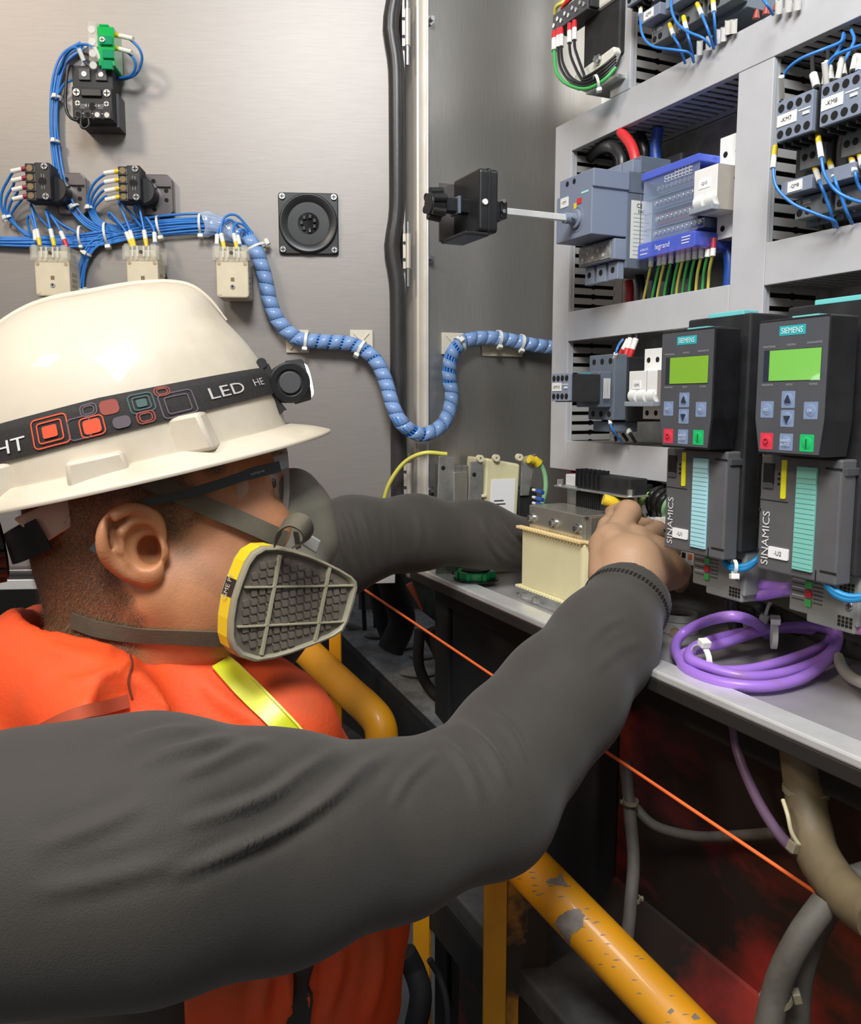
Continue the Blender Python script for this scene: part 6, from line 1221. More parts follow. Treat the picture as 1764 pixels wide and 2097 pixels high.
# far cartridge
FC = Fr(HEAD.w((.108, .098, -.050)), rotz(radians(-8))); flo = [(x*.95, z) for x, z in scl(.92, [(-(x-gx), z) if 0 else (x-gx, z) for x, z in op_])]
v = ringloft([(flo, -.012), (flo, .012)]); v.v = [tuple(FC.w((p[0]-.012, p[1], p[2]-gz*.2+.006))) for p in v.v]; v.f += [tuple(range(24, -1, -1)), tuple(range(25, 50))]; setp(per.part('filter_cartridge', v, LBY, smooth=40), 'far cartridge, only its yellow edge showing')
# harness straps
ribbon('head_strap', BH, [(255, 958), (300, 980), (360, 1008), (440, 1045), (510, 1075), (572, 1102)], .0140, OLIVE, .0016, .0062, mk, label='olive elastic strap')
ribbon('neck_strap', BH, [(150, 1268), (200, 1286), (280, 1298), (360, 1302), (440, 1306), (500, 1306)], .0130, OLIVE, .0014, .0015, mk, label='olive neck strap')
a_ = W(577, 1104, .60); L0 = [W(570, 1108, .605), W(578, 1080, .597), W(600, 1066, .590), W(622, 1074, .588), W(630, 1092, .592), W(622, 1108, .597), W(608, 1114, .60)]
Lc = crom(L0, 5); per.part('strap_loop', M().strip(Lc, [Vector((Lc[i]-W(602, 1100, .60)).normalized()) for i in range(len(Lc))], .014, .0014), OLIVE, mk, smooth=60)
per.part('strap_buckle', M().add([W(600, 1088, .603), W(612, 1088, .603), W(618, 1122, .606), W(606, 1126, .606), W(600, 1088, .608), W(612, 1088, .608), W(618, 1122, .611), W(606, 1126, .611)], [(0, 1, 2, 3), (7, 6, 5, 4), (0, 4, 5, 1), (1, 5, 6, 2), (2, 6, 7, 3), (3, 7, 4, 0)]), mat('buckle', (.22, .21, .19), .4), mk, bev=.001)
per.part('buckle_plate', M().add([W(628, 1090, .610), W(658, 1108, .618), W(648, 1134, .618), W(618, 1116, .610), W(628, 1090, .616), W(658, 1108, .624), W(648, 1134, .624), W(618, 1116, .616)], [(0, 1, 2, 3), (7, 6, 5, 4), (0, 4, 5, 1), (1, 5, 6, 2), (2, 6, 7, 3), (3, 7, 4, 0)]), mat('buckle_clear', (.45, .44, .40), .3), mk, bev=.001)
# ---- glasses
GD = mat('temple_dark', (.03, .035, .035), .35); LENS = mat('clear_lens', (.85, .88, .9), .05, alpha=.16, coat=1); EDGE = mat('lens_edge', (.30, .28, .27), .15, alpha=.75, coat=1)
gl = []
for s_ in (-1, 1):
    T1 = [HL(574, 955, -.066), HL(520, 968, -.073), HL(460, 988, -.079), HL(400, 1006, -.083), HL(340, 1020, -.0855), HL(286, 1034, -.0855), HL(250, 1060, -.083), HL(214, 1098, -.090), HL(190, 1128, -.094)]
    T1 = [HEAD.w((q[0], q[1]*-s_, q[2])) for q in T1]; Tc = crom(T1, 6); nrm = [HEAD.R @ Vector((0, s_, .0)) for _ in Tc]
    k = len(Tc); wl = [.0085 if i < k*.15 else (.0072 if i < k*.4 else .0055) for i in range(k)]
    g = per.part('glasses_temple', M().strip(Tc, nrm, wl, .0022), GD if s_ < 0 else GD, None, smooth=60); g['label'] = 'dark spectacle temple'; gl.append(g)
def lensgrid(x_off, thk):
    v = M(); nu, nv = 24, 8
    for i in range(nu+1):
        a = -1.15+2.3*i/nu; cx = .052+.071*cos(a*.95)*1.0; cy = .069*sin(a)
        for j in range(nv+1): z = .060-.054*j/nv*(1-.12*(abs(a) > .9)); v.v.append(tuple(HEAD.w((cx+x_off-.004*(j/nv), cy, z-.002))))
    v.f = [(i*(nv+1)+j, i*(nv+1)+j+1, (i+1)*(nv+1)+j+1, (i+1)*(nv+1)+j) for i in range(nu) for j in range(nv)]; return v
ln = per.part('glasses_lens', lensgrid(.0, 0), LENS, smooth=80); s__ = ln.modifiers.new('s', 'SOLIDIFY'); s__.thickness = .0022
for y_ in (-.0625,):
    b_ = [HEAD.w(tuple(q)) for q in (HL(583, 925, -.045), HL(586, 960, -.045), HL(587, 1000, -.044), HL(584, 1046, -.043))]
    per.part('lens_edge', M().strip(crom(b_, 4), [HEAD.R @ Vector((0, -1, 0))]*13, .0045, .0025), EDGE, ln, smooth=60)
per.part('hinge_block', M().strip([HEAD.w(tuple(HL(562, 950, -.0655))), HEAD.w(tuple(HL(588, 942, -.056)))], [HEAD.R @ Vector((0, -1, 0))]*2, .012, .004), EDGE, ln, bev=.0008)
me = per.text('alipa', 0, 0, 0, .0024, mat('print_grey', (.4, .4, .42), .5), gl[0], wd=.011)
pa, pb = HL(516, 971, -.077), HL(540, 964, -.0745); ex = Vector(HEAD.R @ Vector(pb-pa)).normalized(); nrm = HEAD.R @ Vector((0, -1, 0)); up = nrm.cross(ex).normalized()
for vv in me.data.vertices:
    q = Vector(vv.co)+per.at; vv.co = Vector(HEAD.w((pa+pb)/2))+ex*q.x+up*q.z+nrm*.0006-per.at

# ================================================ HELMET
hel = Dev(HEAD, 'safety_helmet', 'worn white safety helmet with side lugs on the man with the respirator', 'helmet', (.005, 0, .075))
FR_ = [(.0, .2085), (.030, .2090), (.062, .2065), (.085, .196), (.100, .170), (.114, .146), (.123, .122), (.127, .098), (.129, .078)]
BK = [(.0, .2085), (.030, .208), (.060, .200), (.088, .183), (.108, .160), (.121, .135), (.128, .112), (.131, .094), (.132, .078)]
SD = [(.0, .2085), (.020, .2060), (.042, .198), (.062, .183), (.078, .162), (.088, .138), (.094, .115), (.0965, .096), (.098, .078)]
XC = .006
def prof(pl, t):
    q = crom([(a, b, 0) for a, b in pl], 8); i = t*(len(q)-1); k = min(int(i), len(q)-2); v = q[k].lerp(q[k+1], i-k); return v.x, v.y
_pc = {}
def dome(th_, t, off=0):
    def pr(n, pl):
        key = (n, round(t, 5))
        if key not in _pc: _pc[key] = prof(pl, t)
        return _pc[key]
    f = pr('f', FR_) if cos(th_) >= 0 else pr('b', BK); s = pr('s', SD); c2 = cos(th_)**2; z = f[1]*c2+s[1]*(1-c2)
    sc = 1+off/.1; xx = cos(th_)*(f[0]+off); yy = sin(th_)*(s[0]+off); tt = max(0, 1-t*2.2); return Vector((XC+xx*(1 if t > 0 else 0)+0, yy, z+off*tt))
v = M(); nt_, na = 34, 96
for i in range(nt_+1):
    for j in range(na): v.v.append(tuple(dome(2*pi*j/na, max(i/nt_, .0005))))
for k, (o1, dz) in enumerate(((.003, -.001), (.008, -.0035), (.013, -.006))):
    pass
def brim_w(a): c = cos(a); return .014+.006*abs(sin(a))+(.020*max(c, 0)**3+.0*c)
rows = nt_+1
BR = [(.12, .0000), (.35, -.0025), (.7, -.0070), (1.0, -.0115), (1.03, -.0130), (1.0, -.0145), (.6, -.0105), (0, -.006)]
for k, dz in BR:
    for j in range(na):
        a = 2*pi*j/na; b = dome(a, 1.0); w_ = brim_w(a); n_ = Vector((cos(a)*.9, sin(a)*1.1, 0)).normalized(); zz = b.z+dz+.004*max(cos(a), 0)**2*k*0; v.v.append((b.x+n_.x*w_*k, b.y+n_.y*w_*k, zz))
nr = rows+len(BR)
v.f = [(i*na+j, i*na+(j+1) % na, (i+1)*na+(j+1) % na, (i+1)*na+j) for i in range(nr-1) for j in range(na)]
# inner shell
v.f += [tuple(j for j in range(na-1, -1, -1))]
shell = hel.part('shell', v, HELM, smooth=70)
# top ridge
rd = M()
rdg = [dome(0, t, .0015) for t in (.50, .42, .34, .26, .18, .1, .02)]+[dome(pi, t, .0015) for t in (.1, .2, .3, .4, .5, .6)]
P_ = crom(rdg, 4)
hel.part('crown_ridge', M().tube(P_, lambda u: .0002+.0030*sin(pi*min(max(u, .02), .98))**.5, 12, raw=True), HELM, shell, smooth=80)
# side lugs
def lug(cxa, wt, wb, z0, z1, dep, name='accessory_lug'):
    pa = []
    for x, z in ((cxa-wb/2, z0), (cxa+wb/2, z0), (cxa+wt/2, z1), (cxa-wt/2, z1)):
        pa.append((x, z))
    a = math.acos(max(-1, min(1, (cxa-XC)/.13))); y = dome(-a, .9).y
    m_ = M().prism(pa, y-dep, y+.012); sh_ = Matrix.Rotation(-(pi/2-a)*.75, 4, 'Z'); c = Vector((cxa, y, 0))
    m_.v = [tuple(sh_ @ (Vector(p)-c)+c) for p in m_.v]; hel.part(name, m_, HELM, shell, bev=.003, smooth=True)
lug(.060, .024, .036, .0745, .103, .0075); lug(-.006, .038, .044, .069, .0885, .010); lug(-.072, .030, .040, .072, .096, .008)
# suspension
sus = hel.part('suspension_band', M().prism([(p[0], p[2]) for p in (HL(28, 1062, -.064), HL(160, 1000, -.064), HL(161, 1050, -.064), (HL(148, 1078, -.064)), HL(86, 1116, -.064), HL(60, 1090, -.064))], -.0665, -.063), mat('suspension_grey', (.50, .45, .36), .5), bev=.002)
v = M(); n = 20; pth = [Vector((-.096-.006*0+.05*(1-cos(a))*1.0, .072*sin(a), .030+.014*(1-cos(a)))) for a in np.linspace(-1.35, 1.35, n)]
hel.part('nape_band', M().strip(pth, [Vector((-cos(a), sin(a), 0)) for a in np.linspace(-1.35, 1.35, n)], .024, .002), BLK, sus, smooth=60)
kc = Vector((-.104, 0, .032)); ax = Vector((-1, -.35, .1)).normalized()
kb = hel.part('ratchet_knob', M().cyl(kc, kc+ax*.014, .027, 28, .024), BLK, sus, bev=.002, smooth=True)
for i in range(10): a = i*.628; u = ax.orthogonal().normalized(); w_ = ax.cross(u); q = kc+(u*cos(a)+w_*sin(a))*.0255; hel.part('knob_grip', M().cyl(q+ax*.002, q+ax*.013, .0035, 8), BLK, kb, smooth=True)
# ================================================ HEADLAMP
hlp = Dev(HEAD, 'headlamp', 'black headlamp with patterned strap around the white helmet', 'headlamp', (.14, 0, .11))
def strap_t(a, u):   # a azimuth (0 front), u -1 lower .. 1 upper -> dome t
    zc = .1137+.0020*cos(a); zc -= .0045*max(-cos(a), 0); z = zc+u*(.0130-.0022*max(cos(a), 0))
    lo_, hi_ = .3, 1.0
    for _ in range(22):
        m_ = (lo_+hi_)/2
        if dome(a, m_).z > z: lo_ = m_
        else: hi_ = m_
    return m_
STR = mat('strap_black', (.022, .019, .018), .75, 0, .2, 300, .4, 1500)
v = M(); NA = 120; LV = (-1, -.5, 0, .5, 1)
for i in range(NA):
    a = 2*pi*i/NA
    for u in LV: v.v.append(tuple(dome(a, strap_t(a, u), .0022+.0006*(1-abs(u)))))
    v.v.append(tuple(dome(a, strap_t(a, 1), .0003))); v.v.append(tuple(dome(a, strap_t(a, -1), .0003)))
v.f = [(7*i+k, 7*((i+1) % NA)+k, 7*((i+1) % NA)+(k+1) % 7, 7*i+(k+1) % 7) for i in range(NA) for k in range(7)]
strap = hlp.part('strap', v, STR, smooth=80)
# arclength along the camera side (negative azimuth), map (s,u) -> surface
AZ = [-.05-2.6*i/120 for i in range(121)]; SP = [dome(a, strap_t(a, 0), .003) for a in AZ]; SL = [0]
for i in range(1, 121): SL.append(SL[-1]+(SP[i]-SP[i-1]).length)
def smap(s, h, off=.0032):   # s metres back from the front, h metres up
    i = min(max(bisect.bisect(SL, s)-1, 0), 119); t = (s-SL[i])/max(SL[i+1]-SL[i], 1e-9); a = AZ[i]+(AZ[i+1]-AZ[i])*t; return dome(a, strap_t(a, max(-1, min(1, h/.0135))), off)
def s_of(px, py):
    best = min(range(121), key=lambda i: abs(P2(HEAD.w(SP[i]))[0]-px)); return SL[best]
def onstrap(name, poly2, faces, m, s0, sc=1, off=.0032):
    v = M(); v.v = [tuple(smap(s0-x*sc, h*sc, off)) for x, h in poly2]; v.f = faces; return hlp.part(name, v, m, strap)
def rr_ring(w_, h, t, r):
    o = rrect(-w_/2, w_/2, -h/2, h/2, r, 5); i_ = rrect(-w_/2+t, w_/2-t, -h/2+t, h/2-t, max(r-t, .0004), 5); n = len(o)
    return o+i_, [(k, (k+1) % n, n+(k+1) % n, n+k) for k in range(n)]
def motif(px, py, dz, w_, h, cols):
    s = s_of(px, py)
    for k, (m, t, solid) in enumerate(cols):
        sh_ = 1-k*.30
        P_, f_ = rr_ring(w_*sh_, h*sh_, t, .0035*sh_)
        if solid: n = len(P_)//2; P_ = P_[:n]; f_ = [tuple(range(n))]
        onstrap('strap_motif', [(x, z+dz) for x, z in P_], f_, m, s, 1, .0033+.0002*k)
ORG = mat('print_orange', (.75, .09, .03), .7); DTEAL = mat('print_teal', (.06, .12, .11), .7); MAUV = mat('print_mauve', (.12, .09, .11), .7); DORG = mat('print_dark_orange', (.30, .06, .04), .7)
motif(105, 890, -.001, .026, .0215, [(ORG, .0010, 0), (ORG, .0010, 0), (ORG, .001, 1)])
motif(186, 883, -.0050, .017, .0145, [(ORG, .0009, 0), (ORG, .0009, 1)]); motif(160, 885, -.004, .016, .016, [(MAUV, .0009, 0)])
motif(225, 835, .0055, .013, .0105, [(DORG, .006, 1)]); motif(183, 850, .007, .012, .009, [(MAUV, .0009, 0), (MAUV, .0008, 0)])
motif(293, 815, .0035, .018, .0150, [(DTEAL, .0009, 0), (DTEAL, .0009, 0), (DTEAL, .001, 1)]); motif(290, 855, -.0075, .013, .0095, [(DORG, .0010, 0), (DORG, .0009, 0)]); motif(242, 870, -.007, .012, .0085, [(MAUV, .001, 1)])
motif(342, 795, .009, .012, .0075, [(DORG, .0009, 0), (DORG, .0009, 0)]); motif(362, 835, -.003, .026, .020, [(MAUV, .0010, 0), (MAUV, .0009, 0)])
def straptext(t, px, py, h, dz, m, wd):
    me = textmesh(t, h, wd); me.materials.append(m); s = s_of(px, py)
    for vv in me.vertices: vv.co = smap(s-vv.co.x, vv.co.y+dz, .0034)-hlp.at
    o = bpy.data.objects.new('lettering', me); C.objects.link(o); o.parent = strap
straptext('LED', 464, 803, .0095, -.001, mat('letter_grey', (.55, .50, .47), .6), .032); straptext('HE', 531, 800, .0065, .0005, mat('letter_grey', (.55, .50, .47), .6), .014); straptext('HT', 20, 933, .0095, -.004, mat('letter_white', (.72, .72, .72), .5), .024)
lc = Vector((.1440, 0, .1105)); hw_ = .026
hb = hlp.part('lamp_body', M().cyl(lc+Vector((0, -hw_, 0)), lc+Vector((0, hw_, 0)), .0165, 36).cyl(lc+Vector((.002, 0, 0)), lc+Vector((.0165, 0, 0)), .0185, 32, .0175), BLKM, bev=.0012, smooth=True)
hlp.part('end_cap', M().ring(lc+Vector((0, -hw_-.0015, 0)), lc+Vector((0, -hw_+.001, 0)), .0105, .0158, 32), BLK, hb, bev=.0006, smooth=True); hlp.part('pivot_button', M().cyl(lc+Vector((0, -hw_-.002, 0)), lc+Vector((0, -hw_+.001, 0)), .0088, 28), CHAR, hb, bev=.0006, smooth=True)
hlp.part('bracket', M().prism([(.1245, .093), (.137, .089), (.133, .098), (.1325, .122), (.131, .129), (.1225, .131), (.1265, .112)], -.024, .024), BLKM, bev=.0012)
for q in ((.1305, .0915), (.1255, .1300)): hlp.part('bracket_foot', M().cyl((q[0], -.025, q[1]), (q[0], .025, q[1]), .0042, 14), BLKM, smooth=True)
hlp.part('lens', M().cyl(lc+Vector((.0165, 0, -.001)), lc+Vector((.0190, 0, -.001)), .0150, 28, .0125), mat('lamp_lens_glow', (.95, .97, 1), .2, emis=9), hb, smooth=True)
# held tool
d = Dev(WLD, 'screwdriver', 'small yellow and black tool tip pinched between thumb and forefinger', 'tool', W(1290, 1060, .955))
d.part('grip', M().tube([W(1236, 1022, .955), W(1252, 1027, .955), W(1272, 1036, .958)], .0062, 14), YEL, smooth=True); d.part('shank', M().tube([W(1268, 1040, .962), W(1290, 1062, .965), W(1330, 1090, .97)], .0045, 12), BLKM, smooth=True)
# ================================================ MACHINE, RAILS AND PIT BELOW
DUST = mat('dusty_dark_metal', (.065, .062, .058), .75, 0, .5, 14, .3, 60); BLACKM = mat('matt_black_and_shade', (.010, .0095, .009), .8, 0, .4, 12); GREYDUST = mat('grey_dust', (.17, .17, .165), .9, 0, .35, 40, .8, 120)  # the black stands in for shade below the cabinet; black hoses share it
OXB = mat('oxide_red_body', (.018, .010, .007), .55, 0, 0, 3.2, 0, stretch=(1, 1, 1.6), col2=(.30, .022, .014), lo=.50, hi=.68)
fl = mkobj('floor', M().box(-2.5, 2.5, -1.5, 3.5, -.02, 0), mat('concrete_floor', (.16, .165, .16), .85, 0, .35, 3, .3, 30)); setp(fl, kind='structure')
wb = mkobj('wall_back', M().box(-2.5, 2.5, 3.3, 3.4, 0, 3.2), mat('dark_wall', (.03, .028, .026), .9)); setp(wb, kind='structure')
# machine under the cabinet; near-black base colours carry much of the shade here
mc = Dev(PAN, 'machine_body', 'dark machine body streaked with oxide red under the cabinet tray', 'machine', (-.6, .2, 0))
mc.part('upper_shell', M().box(HX+.02, .12, -.085, .30, .0, ZF-.03), OXB, bev=.01)
mc.part('shade_panel', M().box(HX+.02, -.735, -.115, -.084, .2, ZF-.05), BLACKM, bev=.004)  # black sheet added to put the pit's shade over this stretch
mc.part('lower_bulge', M().prism([(-.085, .98), (-.115, .93), (-.12, .55), (-.085, .50)], HX+.05, .12, 'x'), OXB, bev=.008)
mc.part('cabinet_foot', M().box(HX+.02, .12, -.13, .09, ZF-.05, ZF-.024), BLACKM)
def prail(name, label, y0, y1, z0, z1, m, x0=HX-.6, x1=.15, cat='beam', extra=None):
    d = Dev(PAN, name, label, cat, (x0, y0, z0)); d.part('web', M().box(x0, x1, y0, y1, z0, z1), m, bev=.003); return d
b1 = prail('channel_beam', 'long dark channel beam running beside the machine, upper one', -.235, -.155, .905, .935, DUST); b1.part('flange', M().box(HX-.6, .15, -.235, -.228, .85, .905), BLACKM, bev=.002)
b2 = prail('channel_beam', 'long dark channel beam with a worn grey edge, lower one', -.38, -.30, .735, .760, DUST); b2.part('flange', M().box(HX-.6, .15, -.38, -.372, .60, .735), BLACKM, bev=.002)  # web coloured lighter than its flange
# dusty ledge behind the mask and far arm
lg = Dev(WLD, 'dusty_ledge', 'dark beam topped with thick grey dust behind the yellow handrail', 'beam', W(760, 1330, 1.5))
a, b = W(690, 1290, 1.52), W(1010, 1600, 1.10); t = (b-a).normalized(); s_ = Vector((.16, .06, .015)); dn = Vector((0, 0, -.14)); a -= t*.3
lg.part('dust_top', M().add([a, b, b+s_, a+s_, a+dn*.1, b+dn*.1, b+s_+dn*.1, a+s_+dn*.1], [(0, 1, 2, 3), (7, 6, 5, 4), (0, 4, 5, 1), (1, 5, 6, 2), (2, 6, 7, 3), (3, 7, 4, 0)]), GREYDUST)
e_ = Vector((-.012, -.004, 0)); lg.part('black_side', M().add([a+e_, b+e_, b+e_*.1, a+e_*.1, a+e_+dn*2.2, b+e_+dn*2.2, b+e_*.1+dn*2.2, a+e_*.1+dn*2.2], [(0, 1, 2, 3), (7, 6, 5, 4), (0, 4, 5, 1), (1, 5, 6, 2), (2, 6, 7, 3), (3, 7, 4, 0)]), BLACKM)
for i in range(5):
    q = a+t*(.35+.05*i)+s_*(.3+.1*(i % 3)); r_ = .014+.006*(i % 2); lg.part('dust_lump', M().sph(q+Vector((0, 0, .002)), r_, 10, 6, (1.6, 1, .5)), GREYDUST, smooth=True)
# black hoses hanging there
def hose(pts, r, lab, m=BLACKM, cat='hose', name='hose', grp='black hoses behind the mask'): return wire([W(*p) for p in pts], r, m, lab, grp, name=name, cat=cat, n=14)
hose([(790, 1150, 1.35), (806, 1210, 1.36), (824, 1270, 1.38), (800, 1330, 1.38)], .022, 'thick black hose hanging behind the taut cord, front')
hose([(770, 1160, 1.45), (775, 1210, 1.46), (790, 1280, 1.46), (812, 1325, 1.45)], .017, 'thick black hose hanging behind the taut cord, rear')
hose([(860, 1290, 1.30), (858, 1360, 1.30), (880, 1410, 1.30), (915, 1440, 1.28), (950, 1455, 1.26)], .0085, 'thin black hose curving down near the far sleeve')
hose([(880, 1290, 1.32), (905, 1340, 1.32), (918, 1400, 1.32), (920, 1450, 1.30)], .014, 'brown black strap hose beside the thin one', mat('brown_black', (.028, .020, .014), .8))
st = Dev(WLD, 'steel_bracket', 'dark perforated bracket beside the respirator', 'bracket', W(760, 1240, 1.5))
p0 = W(742, 1195, 1.52); 
for i in range(4): q = p0+Vector((.02*i, .01*i, -.012*i)); st.part('bracket_bar', M().cyl(q, q+Vector((.004, 0, -.085)), .004, 8), BLACKM, smooth=True)
st.part('bracket_rail', M().cyl(p0+Vector((-.03, 0, -.075)), p0+Vector((.10, .03, -.135)), .006, 8), GREYDUST, smooth=True)
st.part('bracket_sheet', M().add([W(735, 1180, 1.6), W(900, 1180, 1.6), W(930, 1460, 1.6), W(735, 1330, 1.6)], [(0, 1, 2, 3)]), mat('dull_grey_sheet', (.10, .105, .10), .8, 0, .5, 20))
# far cabinet underside box
ub = Dev(PAN, 'machine_column', 'black machine column under the left end of the tray', 'machine', (HX, -.10, 0)); ub.part('column', M().box(HX-.03, HX+.018, -.12, .12, .2, ZF-.03), BLACKM, bev=.004)
ub.part('orange_streak', M().cyl(PAN.l(W(838, 1195, 1.22)), PAN.l(W(866, 1250, 1.22)), .006, 8, .002), mat('burnt_orange', (.16, .03, .01), .8), smooth=True)
# cord
c0, c1 = W(700, 1176, 1.18), W(1800, 1914, .56); wire([c0, c0.lerp(c1, .5), c1], .0016, mat('orange_cord_sheath', (.95, .16, .03), .6), 'taut orange cord running diagonally below the cabinet behind the forearm', None, name='orange_cord', cat='cord', n=10)
# yellow handrails
YP = mat('yellow_paint', (.80, .33, .006),   .5, 0, 0, 16, .1, 60, coat=.12, col2=(.55, .22, .01), lo=.55, hi=.9); YPD = mat('scratched_yellow', (.55, .22, .01), .5, 0, 0, 9, col2=(.03, .02, .012), lo=.45, hi=.55)
h1 = Dev(WLD, 'handrail', 'yellow tubular handrail with a bent end behind the vest', 'handrail', W(780, 1500, 1.12), 'yellow tubular handrails')
PP = [W(560, 1262, 1.33), W(640, 1345, 1.24), W(715, 1416, 1.17), W(757, 1455, 1.135), W(778, 1485, 1.12), W(783, 1530, 1.115), W(785, 1640, 1.115), W(788, 1900, 1.10)]
h1.part('tube', M().tube(PP, .0225, 20), YP, smooth=80); h1.part('post', M().box(*[x for p in ((W(675, 1400, 1.26).x, W(700, 1400, 1.26).x), (1.26, 1.27), (.2, 1.2)) for x in p]), YP, bev=.002)
h2 = Dev(WLD, 'handrail', 'yellow handrail with chipped paint emerging below the near elbow', 'handrail', W(1240, 1930, .7), 'yellow tubular handrails')
A_, B_ = W(1010, 1700, .80), W(1560, 2270, .62); tb = h2.part('tube', M().tube([A_, A_.lerp(B_, .5), B_], .0222, 28), YP, smooth=80)
ax_ = (B_-A_).normalized()
CHIP = mat('bare_primer', (.26, .22, .18), .6, 0, .3, 60)
def chip(px, py, pts, k):
    """bare patch on the tube: raised 0.2 mm cap following its curve"""
    bt = None
    v = []
    for a, b in pts:
        r = ray(px+a, py+b).normalized(); o = CAM-A_; d1 = r-ax_*r.dot(ax_); o1 = o-ax_*o.dot(ax_); qa = d1.dot(d1); qb = 2*d1.dot(o1); qc = o1.dot(o1)-.0224**2; dd = qb*qb-4*qa*qc
        if dd < 0: continue
        v.append(CAM+r*((-qb-sqrt(dd))/(2*qa)))
    if k < 2:
        xs_ = [p[0] for p in pts]; ys_ = [p[1] for p in pts]; mm = M(); st_ = 3
        for a in range(min(xs_), max(xs_), st_):
            for b in range(min(ys_), max(ys_), st_):
                if inside(a+st_/2, b+st_/2, pts):
                    q = []
                    for aa, bb in ((a, b), (a+st_, b), (a+st_, b+st_), (a, b+st_)):
                        r = ray(px+aa, py+bb).normalized(); o = CAM-A_; d1 = r-ax_*r.dot(ax_); o1 = o-ax_*o.dot(ax_); qa = d1.dot(d1); qb = 2*d1.dot(o1); qc = o1.dot(o1)-.0224**2; dd = qb*qb-4*qa*qc
                        if dd > 0: q.append(CAM+r*((-qb-sqrt(dd))/(2*qa)))
                    if len(q) == 4: mm.add(q, [(0, 1, 2, 3)])
        if mm.f: h2.part('paint_chip', mm, CHIP, tb)
        return
    if len(v) > 2: h2.part('paint_chip', M().add(v, [tuple(range(len(v)))]), CHIP, tb)
chip(1165, 1895, [(-30, -2), (-22, -18), (0, -32), (22, -34), (32, -22), (30, 0), (18, 12), (6, 18), (2, 42), (-12, 22)], 0)
chip(1140, 1802, [(-22, 6), (-18, -2), (2, -4), (8, -16), (14, -6), (20, 8), (32, 14), (10, 12)], 1); chip(1376, 2070, [(-9, 2), (0, -6), (6, 0), (-2, 7)], 2); chip(1424, 2080, [(-8, 2), (0, -6), (12, 6), (-2, 9)], 3)
for i in range(34):
    u = random.uniform(.12, .8); a = random.uniform(-.9, .9); chip(*P2(A_.lerp(B_, u)+Vector((0.012*a, 0, .014*a))), [(-4-random.random()*4, 1), (0, -1.2), (5+random.random()*6, .5), (0, 1.6)], 4)
def post(label, pxl, pxm, pxr, Y, yt, ang, m1, m2, grp='yellow rail posts'):
    c = W(pxm, yt, Y); l = W(pxl, yt, Y); w1 = (W(pxm, yt, Y)-W(pxl, yt, Y)).length
    fr = Fr(c, rotz(ang)); d = Dev(fr, 'rail_post', label, 'post', (0, 0, -c.z), grp)
    d.part('face_plate', M().box(-w1/cos(ang), 0, 0, .006, -1.2, 0), m1, bev=.001); d.part('side_plate', M().box(-.006, .0, .006, (W(pxr, yt, Y).x-c.x)/sin(.9)*1.0, -1.2, .0), m2, bev=.001) if 0 else d.part('side_plate', M().box(0, (pxr-pxm)/F*Y, .002, .008, -1.2, 0), m2, bev=.001)
    return d
post('rail post with yellow face and rusty black side below the chipped handrail', 992, 1040, 1134, .80, 1790, .06, YP, YPD); post('narrow yellow rail post beside the vest hem', 846, 880, 884, 1.0, 1850, .05, YP, YPD)
# floor level odds
gt = Dev(WLD, 'teal_grating', 'teal ribbed mat in the pit behind the yellow handrail', 'mat', W(1190, 2060, 1.1))
g0 = W(1120, 2030, 1.02); TLM = mat('teal_mat', (.012, .16, .20), .6); sh2 = Vector((0, 0, 0))
gt.part('sheet', M().add([g0, W(1205, 2020, 1.02), W(1330, 2150, .93), W(1120, 2150, .93)], [(0, 1, 2, 3)]), TLM)
for i in range(11):
    u = i/11; a = W(1122+u*92, 2026, 1.018); b = W(1122+u*196, 2150, .928); gt.part('rib', M().cyl(a, b, .0016, 6), TLM)
ed = [W(1168, 2028, 1.01), W(1180, 2042, 1.0), W(1186, 2058, .99), W(1200, 2066, .985), W(1222, 2090, .96), W(1246, 2110, .94)]; gt.part('edge_fleck', M().tube(ed, .0035, 8), mat('bright_teal', (.02, .55, .48), .4), smooth=True)
pl2 = Dev(WLD, 'cyan_sheet', 'scrap of cyan plastic sheet behind the orange vest', 'plastic sheet', W(650, 1395, 1.6)); pl2.part('sheet', M().add([W(615, 1350, 1.62), W(640, 1370, 1.62), W(668, 1415, 1.6), W(655, 1420, 1.6), W(625, 1385, 1.61)], [(0, 1, 2, 3, 4)]), mat('cyan_film', (.05, .35, .42), .3))
pl3 = Dev(WLD, 'cable_tray', 'pale grey plank lying behind the handrail by the vest', 'plank', W(670, 1440, 1.7)); q = W(630, 1330, 1.75); pl3.part('plank', M().add([q, q+Vector((.12, -.02, -.22)), q+Vector((.10, -.03, -.30)), q+Vector((-.06, 0, -.22)), q+Vector((0, .02, 0)), q+Vector((.12, .0, -.22)), q+Vector((.10, -.01, -.30)), q+Vector((-.06, .02, -.22))], [(0, 1, 2, 3), (7, 6, 5, 4), (0, 4, 5, 1), (1, 5, 6, 2), (2, 6, 7, 3), (3, 7, 4, 0)]), mat('pale_plank', (.30, .33, .36), .7))
# black cable beside the vest hem
hose([(830, 1950, .92), (850, 1990, .92), (862, 2040, .90), (850, 2110, .88)], .013, 'black hose hanging by the vest hem', grp='black hoses by the vest hem')
hose([(880, 1965, .95), (900, 2000, .95), (915, 2050, .93), (920, 2110, .9)], .004, 'thin black cable right of the vest hem', grp='black hoses by the vest hem')
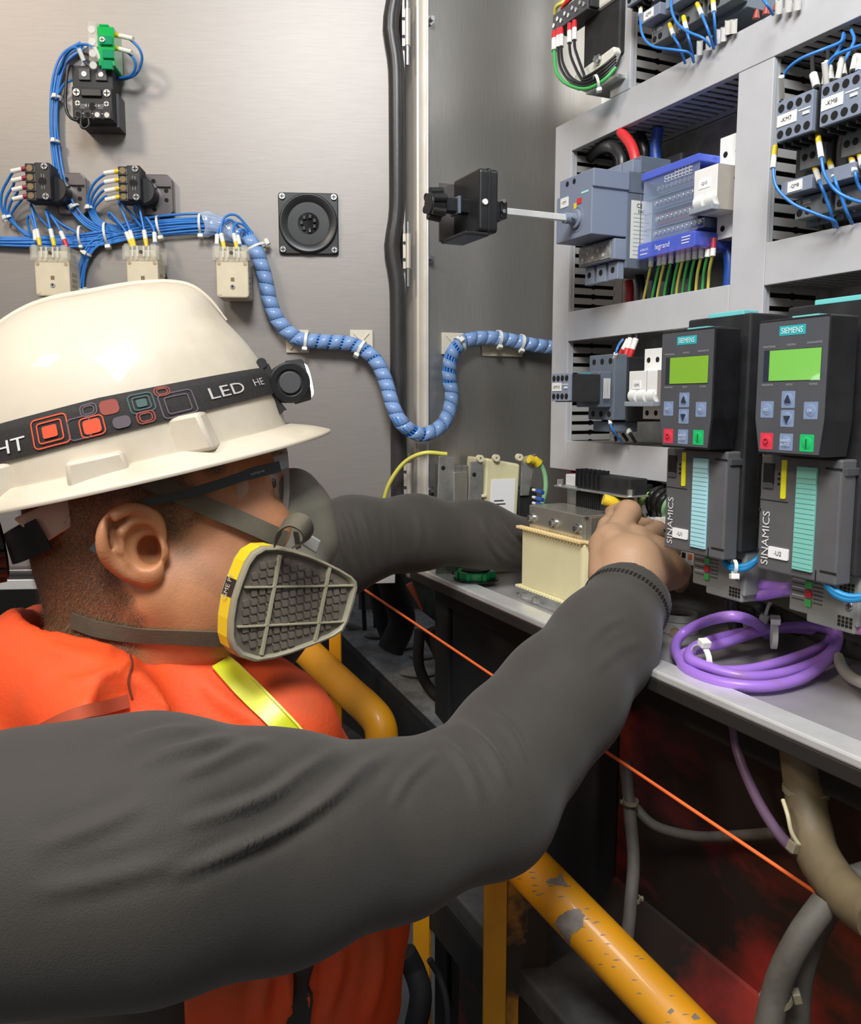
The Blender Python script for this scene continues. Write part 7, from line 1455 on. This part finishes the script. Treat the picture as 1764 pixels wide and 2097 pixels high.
# cables under the cabinet at right
K = mat('khaki_conduit', (.14, .105, .055), .6, 0, .25, 25, .2, 60); KG = mat('grey_dusty_cable', (.095, .085, .068), .7, 0, .25, 40, .3, 90)
def UY(px, py, y): return PAN.w(PAN.px(px, py, y))
cond = wire([UY(1636, 1500, -.13), UY(1648, 1600, -.13), UY(1662, 1700, -.14), UY(1680, 1760, -.15), UY(1730, 1830, -.16), UY(1800, 1885, -.17)], .0155, K, 'thick khaki conduit dropping from under the tray at the right', None, name='conduit', cat='conduit', n=18)
wire([UY(1500, 1462, -.13), UY(1512, 1540, -.13), UY(1548, 1630, -.14), UY(1590, 1700, -.15), UY(1630, 1745, -.155)], .0042, mat('dull_purple', (.13, .075, .13), .5), 'dull purple cable curving down to the khaki conduit', None, name='purple_cable', cat='cable', n=12)
wire([UY(1690, 1850, -.17), UY(1640, 1920, -.19), UY(1596, 2010, -.20), UY(1568, 2130, -.21)], .0095, KG, 'grey dusty cable running down left from the conduit', 'grey dusty cables', name='power_cable', cat='cable', n=14)
wire([UY(1696, 1860, -.15), UY(1660, 1930, -.16), UY(1638, 2010, -.17), UY(1632, 2130, -.17)], .0090, KG, 'second grey cable behind, dropping from the conduit', 'grey dusty cables', name='power_cable', cat='cable', n=14)
for i, (pts, r, lb) in enumerate((([(1282, 1560, -.12), (1290, 1660, -.13), (1298, 1760, -.14), (1292, 1850, -.16), (1284, 1935, -.17)], .0062, 'thin grey cable hanging straight down below the forearm'), ([(1290, 1640, -.12), (1340, 1690, -.11), (1420, 1712, -.10), (1500, 1712, -.10), (1600, 1705, -.11)], .0050, 'thin grey cable sagging across the machine body'))):
    wire([UY(*p) for p in pts], r, KG, lb, 'thin grey cables on the machine', name='power_cable', cat='cable', n=12)
for i, (px, py, y, ax2, r, lb, h_, hd2) in enumerate(((1652, 1618, -.13, (0, 0, 1), .0162, 'khaki cable tie round the conduit near the tray', 2, (1, 0, 0)), (1668, 1740, -.145, (.3, 0, 1), .0162, 'khaki cable tie round the conduit lower down', 2, (-1, -.3, 0)), (1590, 2045, -.20, (-.3, 0, 1), .0100, 'khaki cable tie on the lowest grey cable', 2, (1, -.2, 0)), (1292, 1642, -.13, (0, 0, 1), .0068, 'small tie on the hanging grey cable', 1, (-1, 0, 0)), (1296, 1840, -.155, (0, 0, 1), .0066, 'small lower tie on the hanging grey cable', 1, (1, 0, 0)))):
    tie(None, UY(px, py, y), ax2, r, lb, h_, grp='dusty ties below the cabinet', hd=hd2, wd=.004, m=mat('khaki_tie', (.20, .17, .11), .6))
wire([UY(1604, 1638, -.16), UY(1614, 1670, -.165), UY(1622, 1705, -.165), UY(1640, 1735, -.16)], .0016, mat('pale_tail', (.55, .48, .30), .5), 'pale curled tie tail sticking out left of the conduit', None, name='tie_tail', cat='cable tie')
d = Dev(PAN, 'beam_bracket', 'pale dusty bracket edge under the conduit at right', 'bracket', tuple(PAN.px(1750, 1790, -.10))); q = PAN.px(1740, 1775, -.12); d.part('plate', M().box(q.x-.004, q.x+.02, -.12, -.09, q.z-.035, q.z), mat('dusty_steel', (.28, .27, .24), .7), bev=.003)
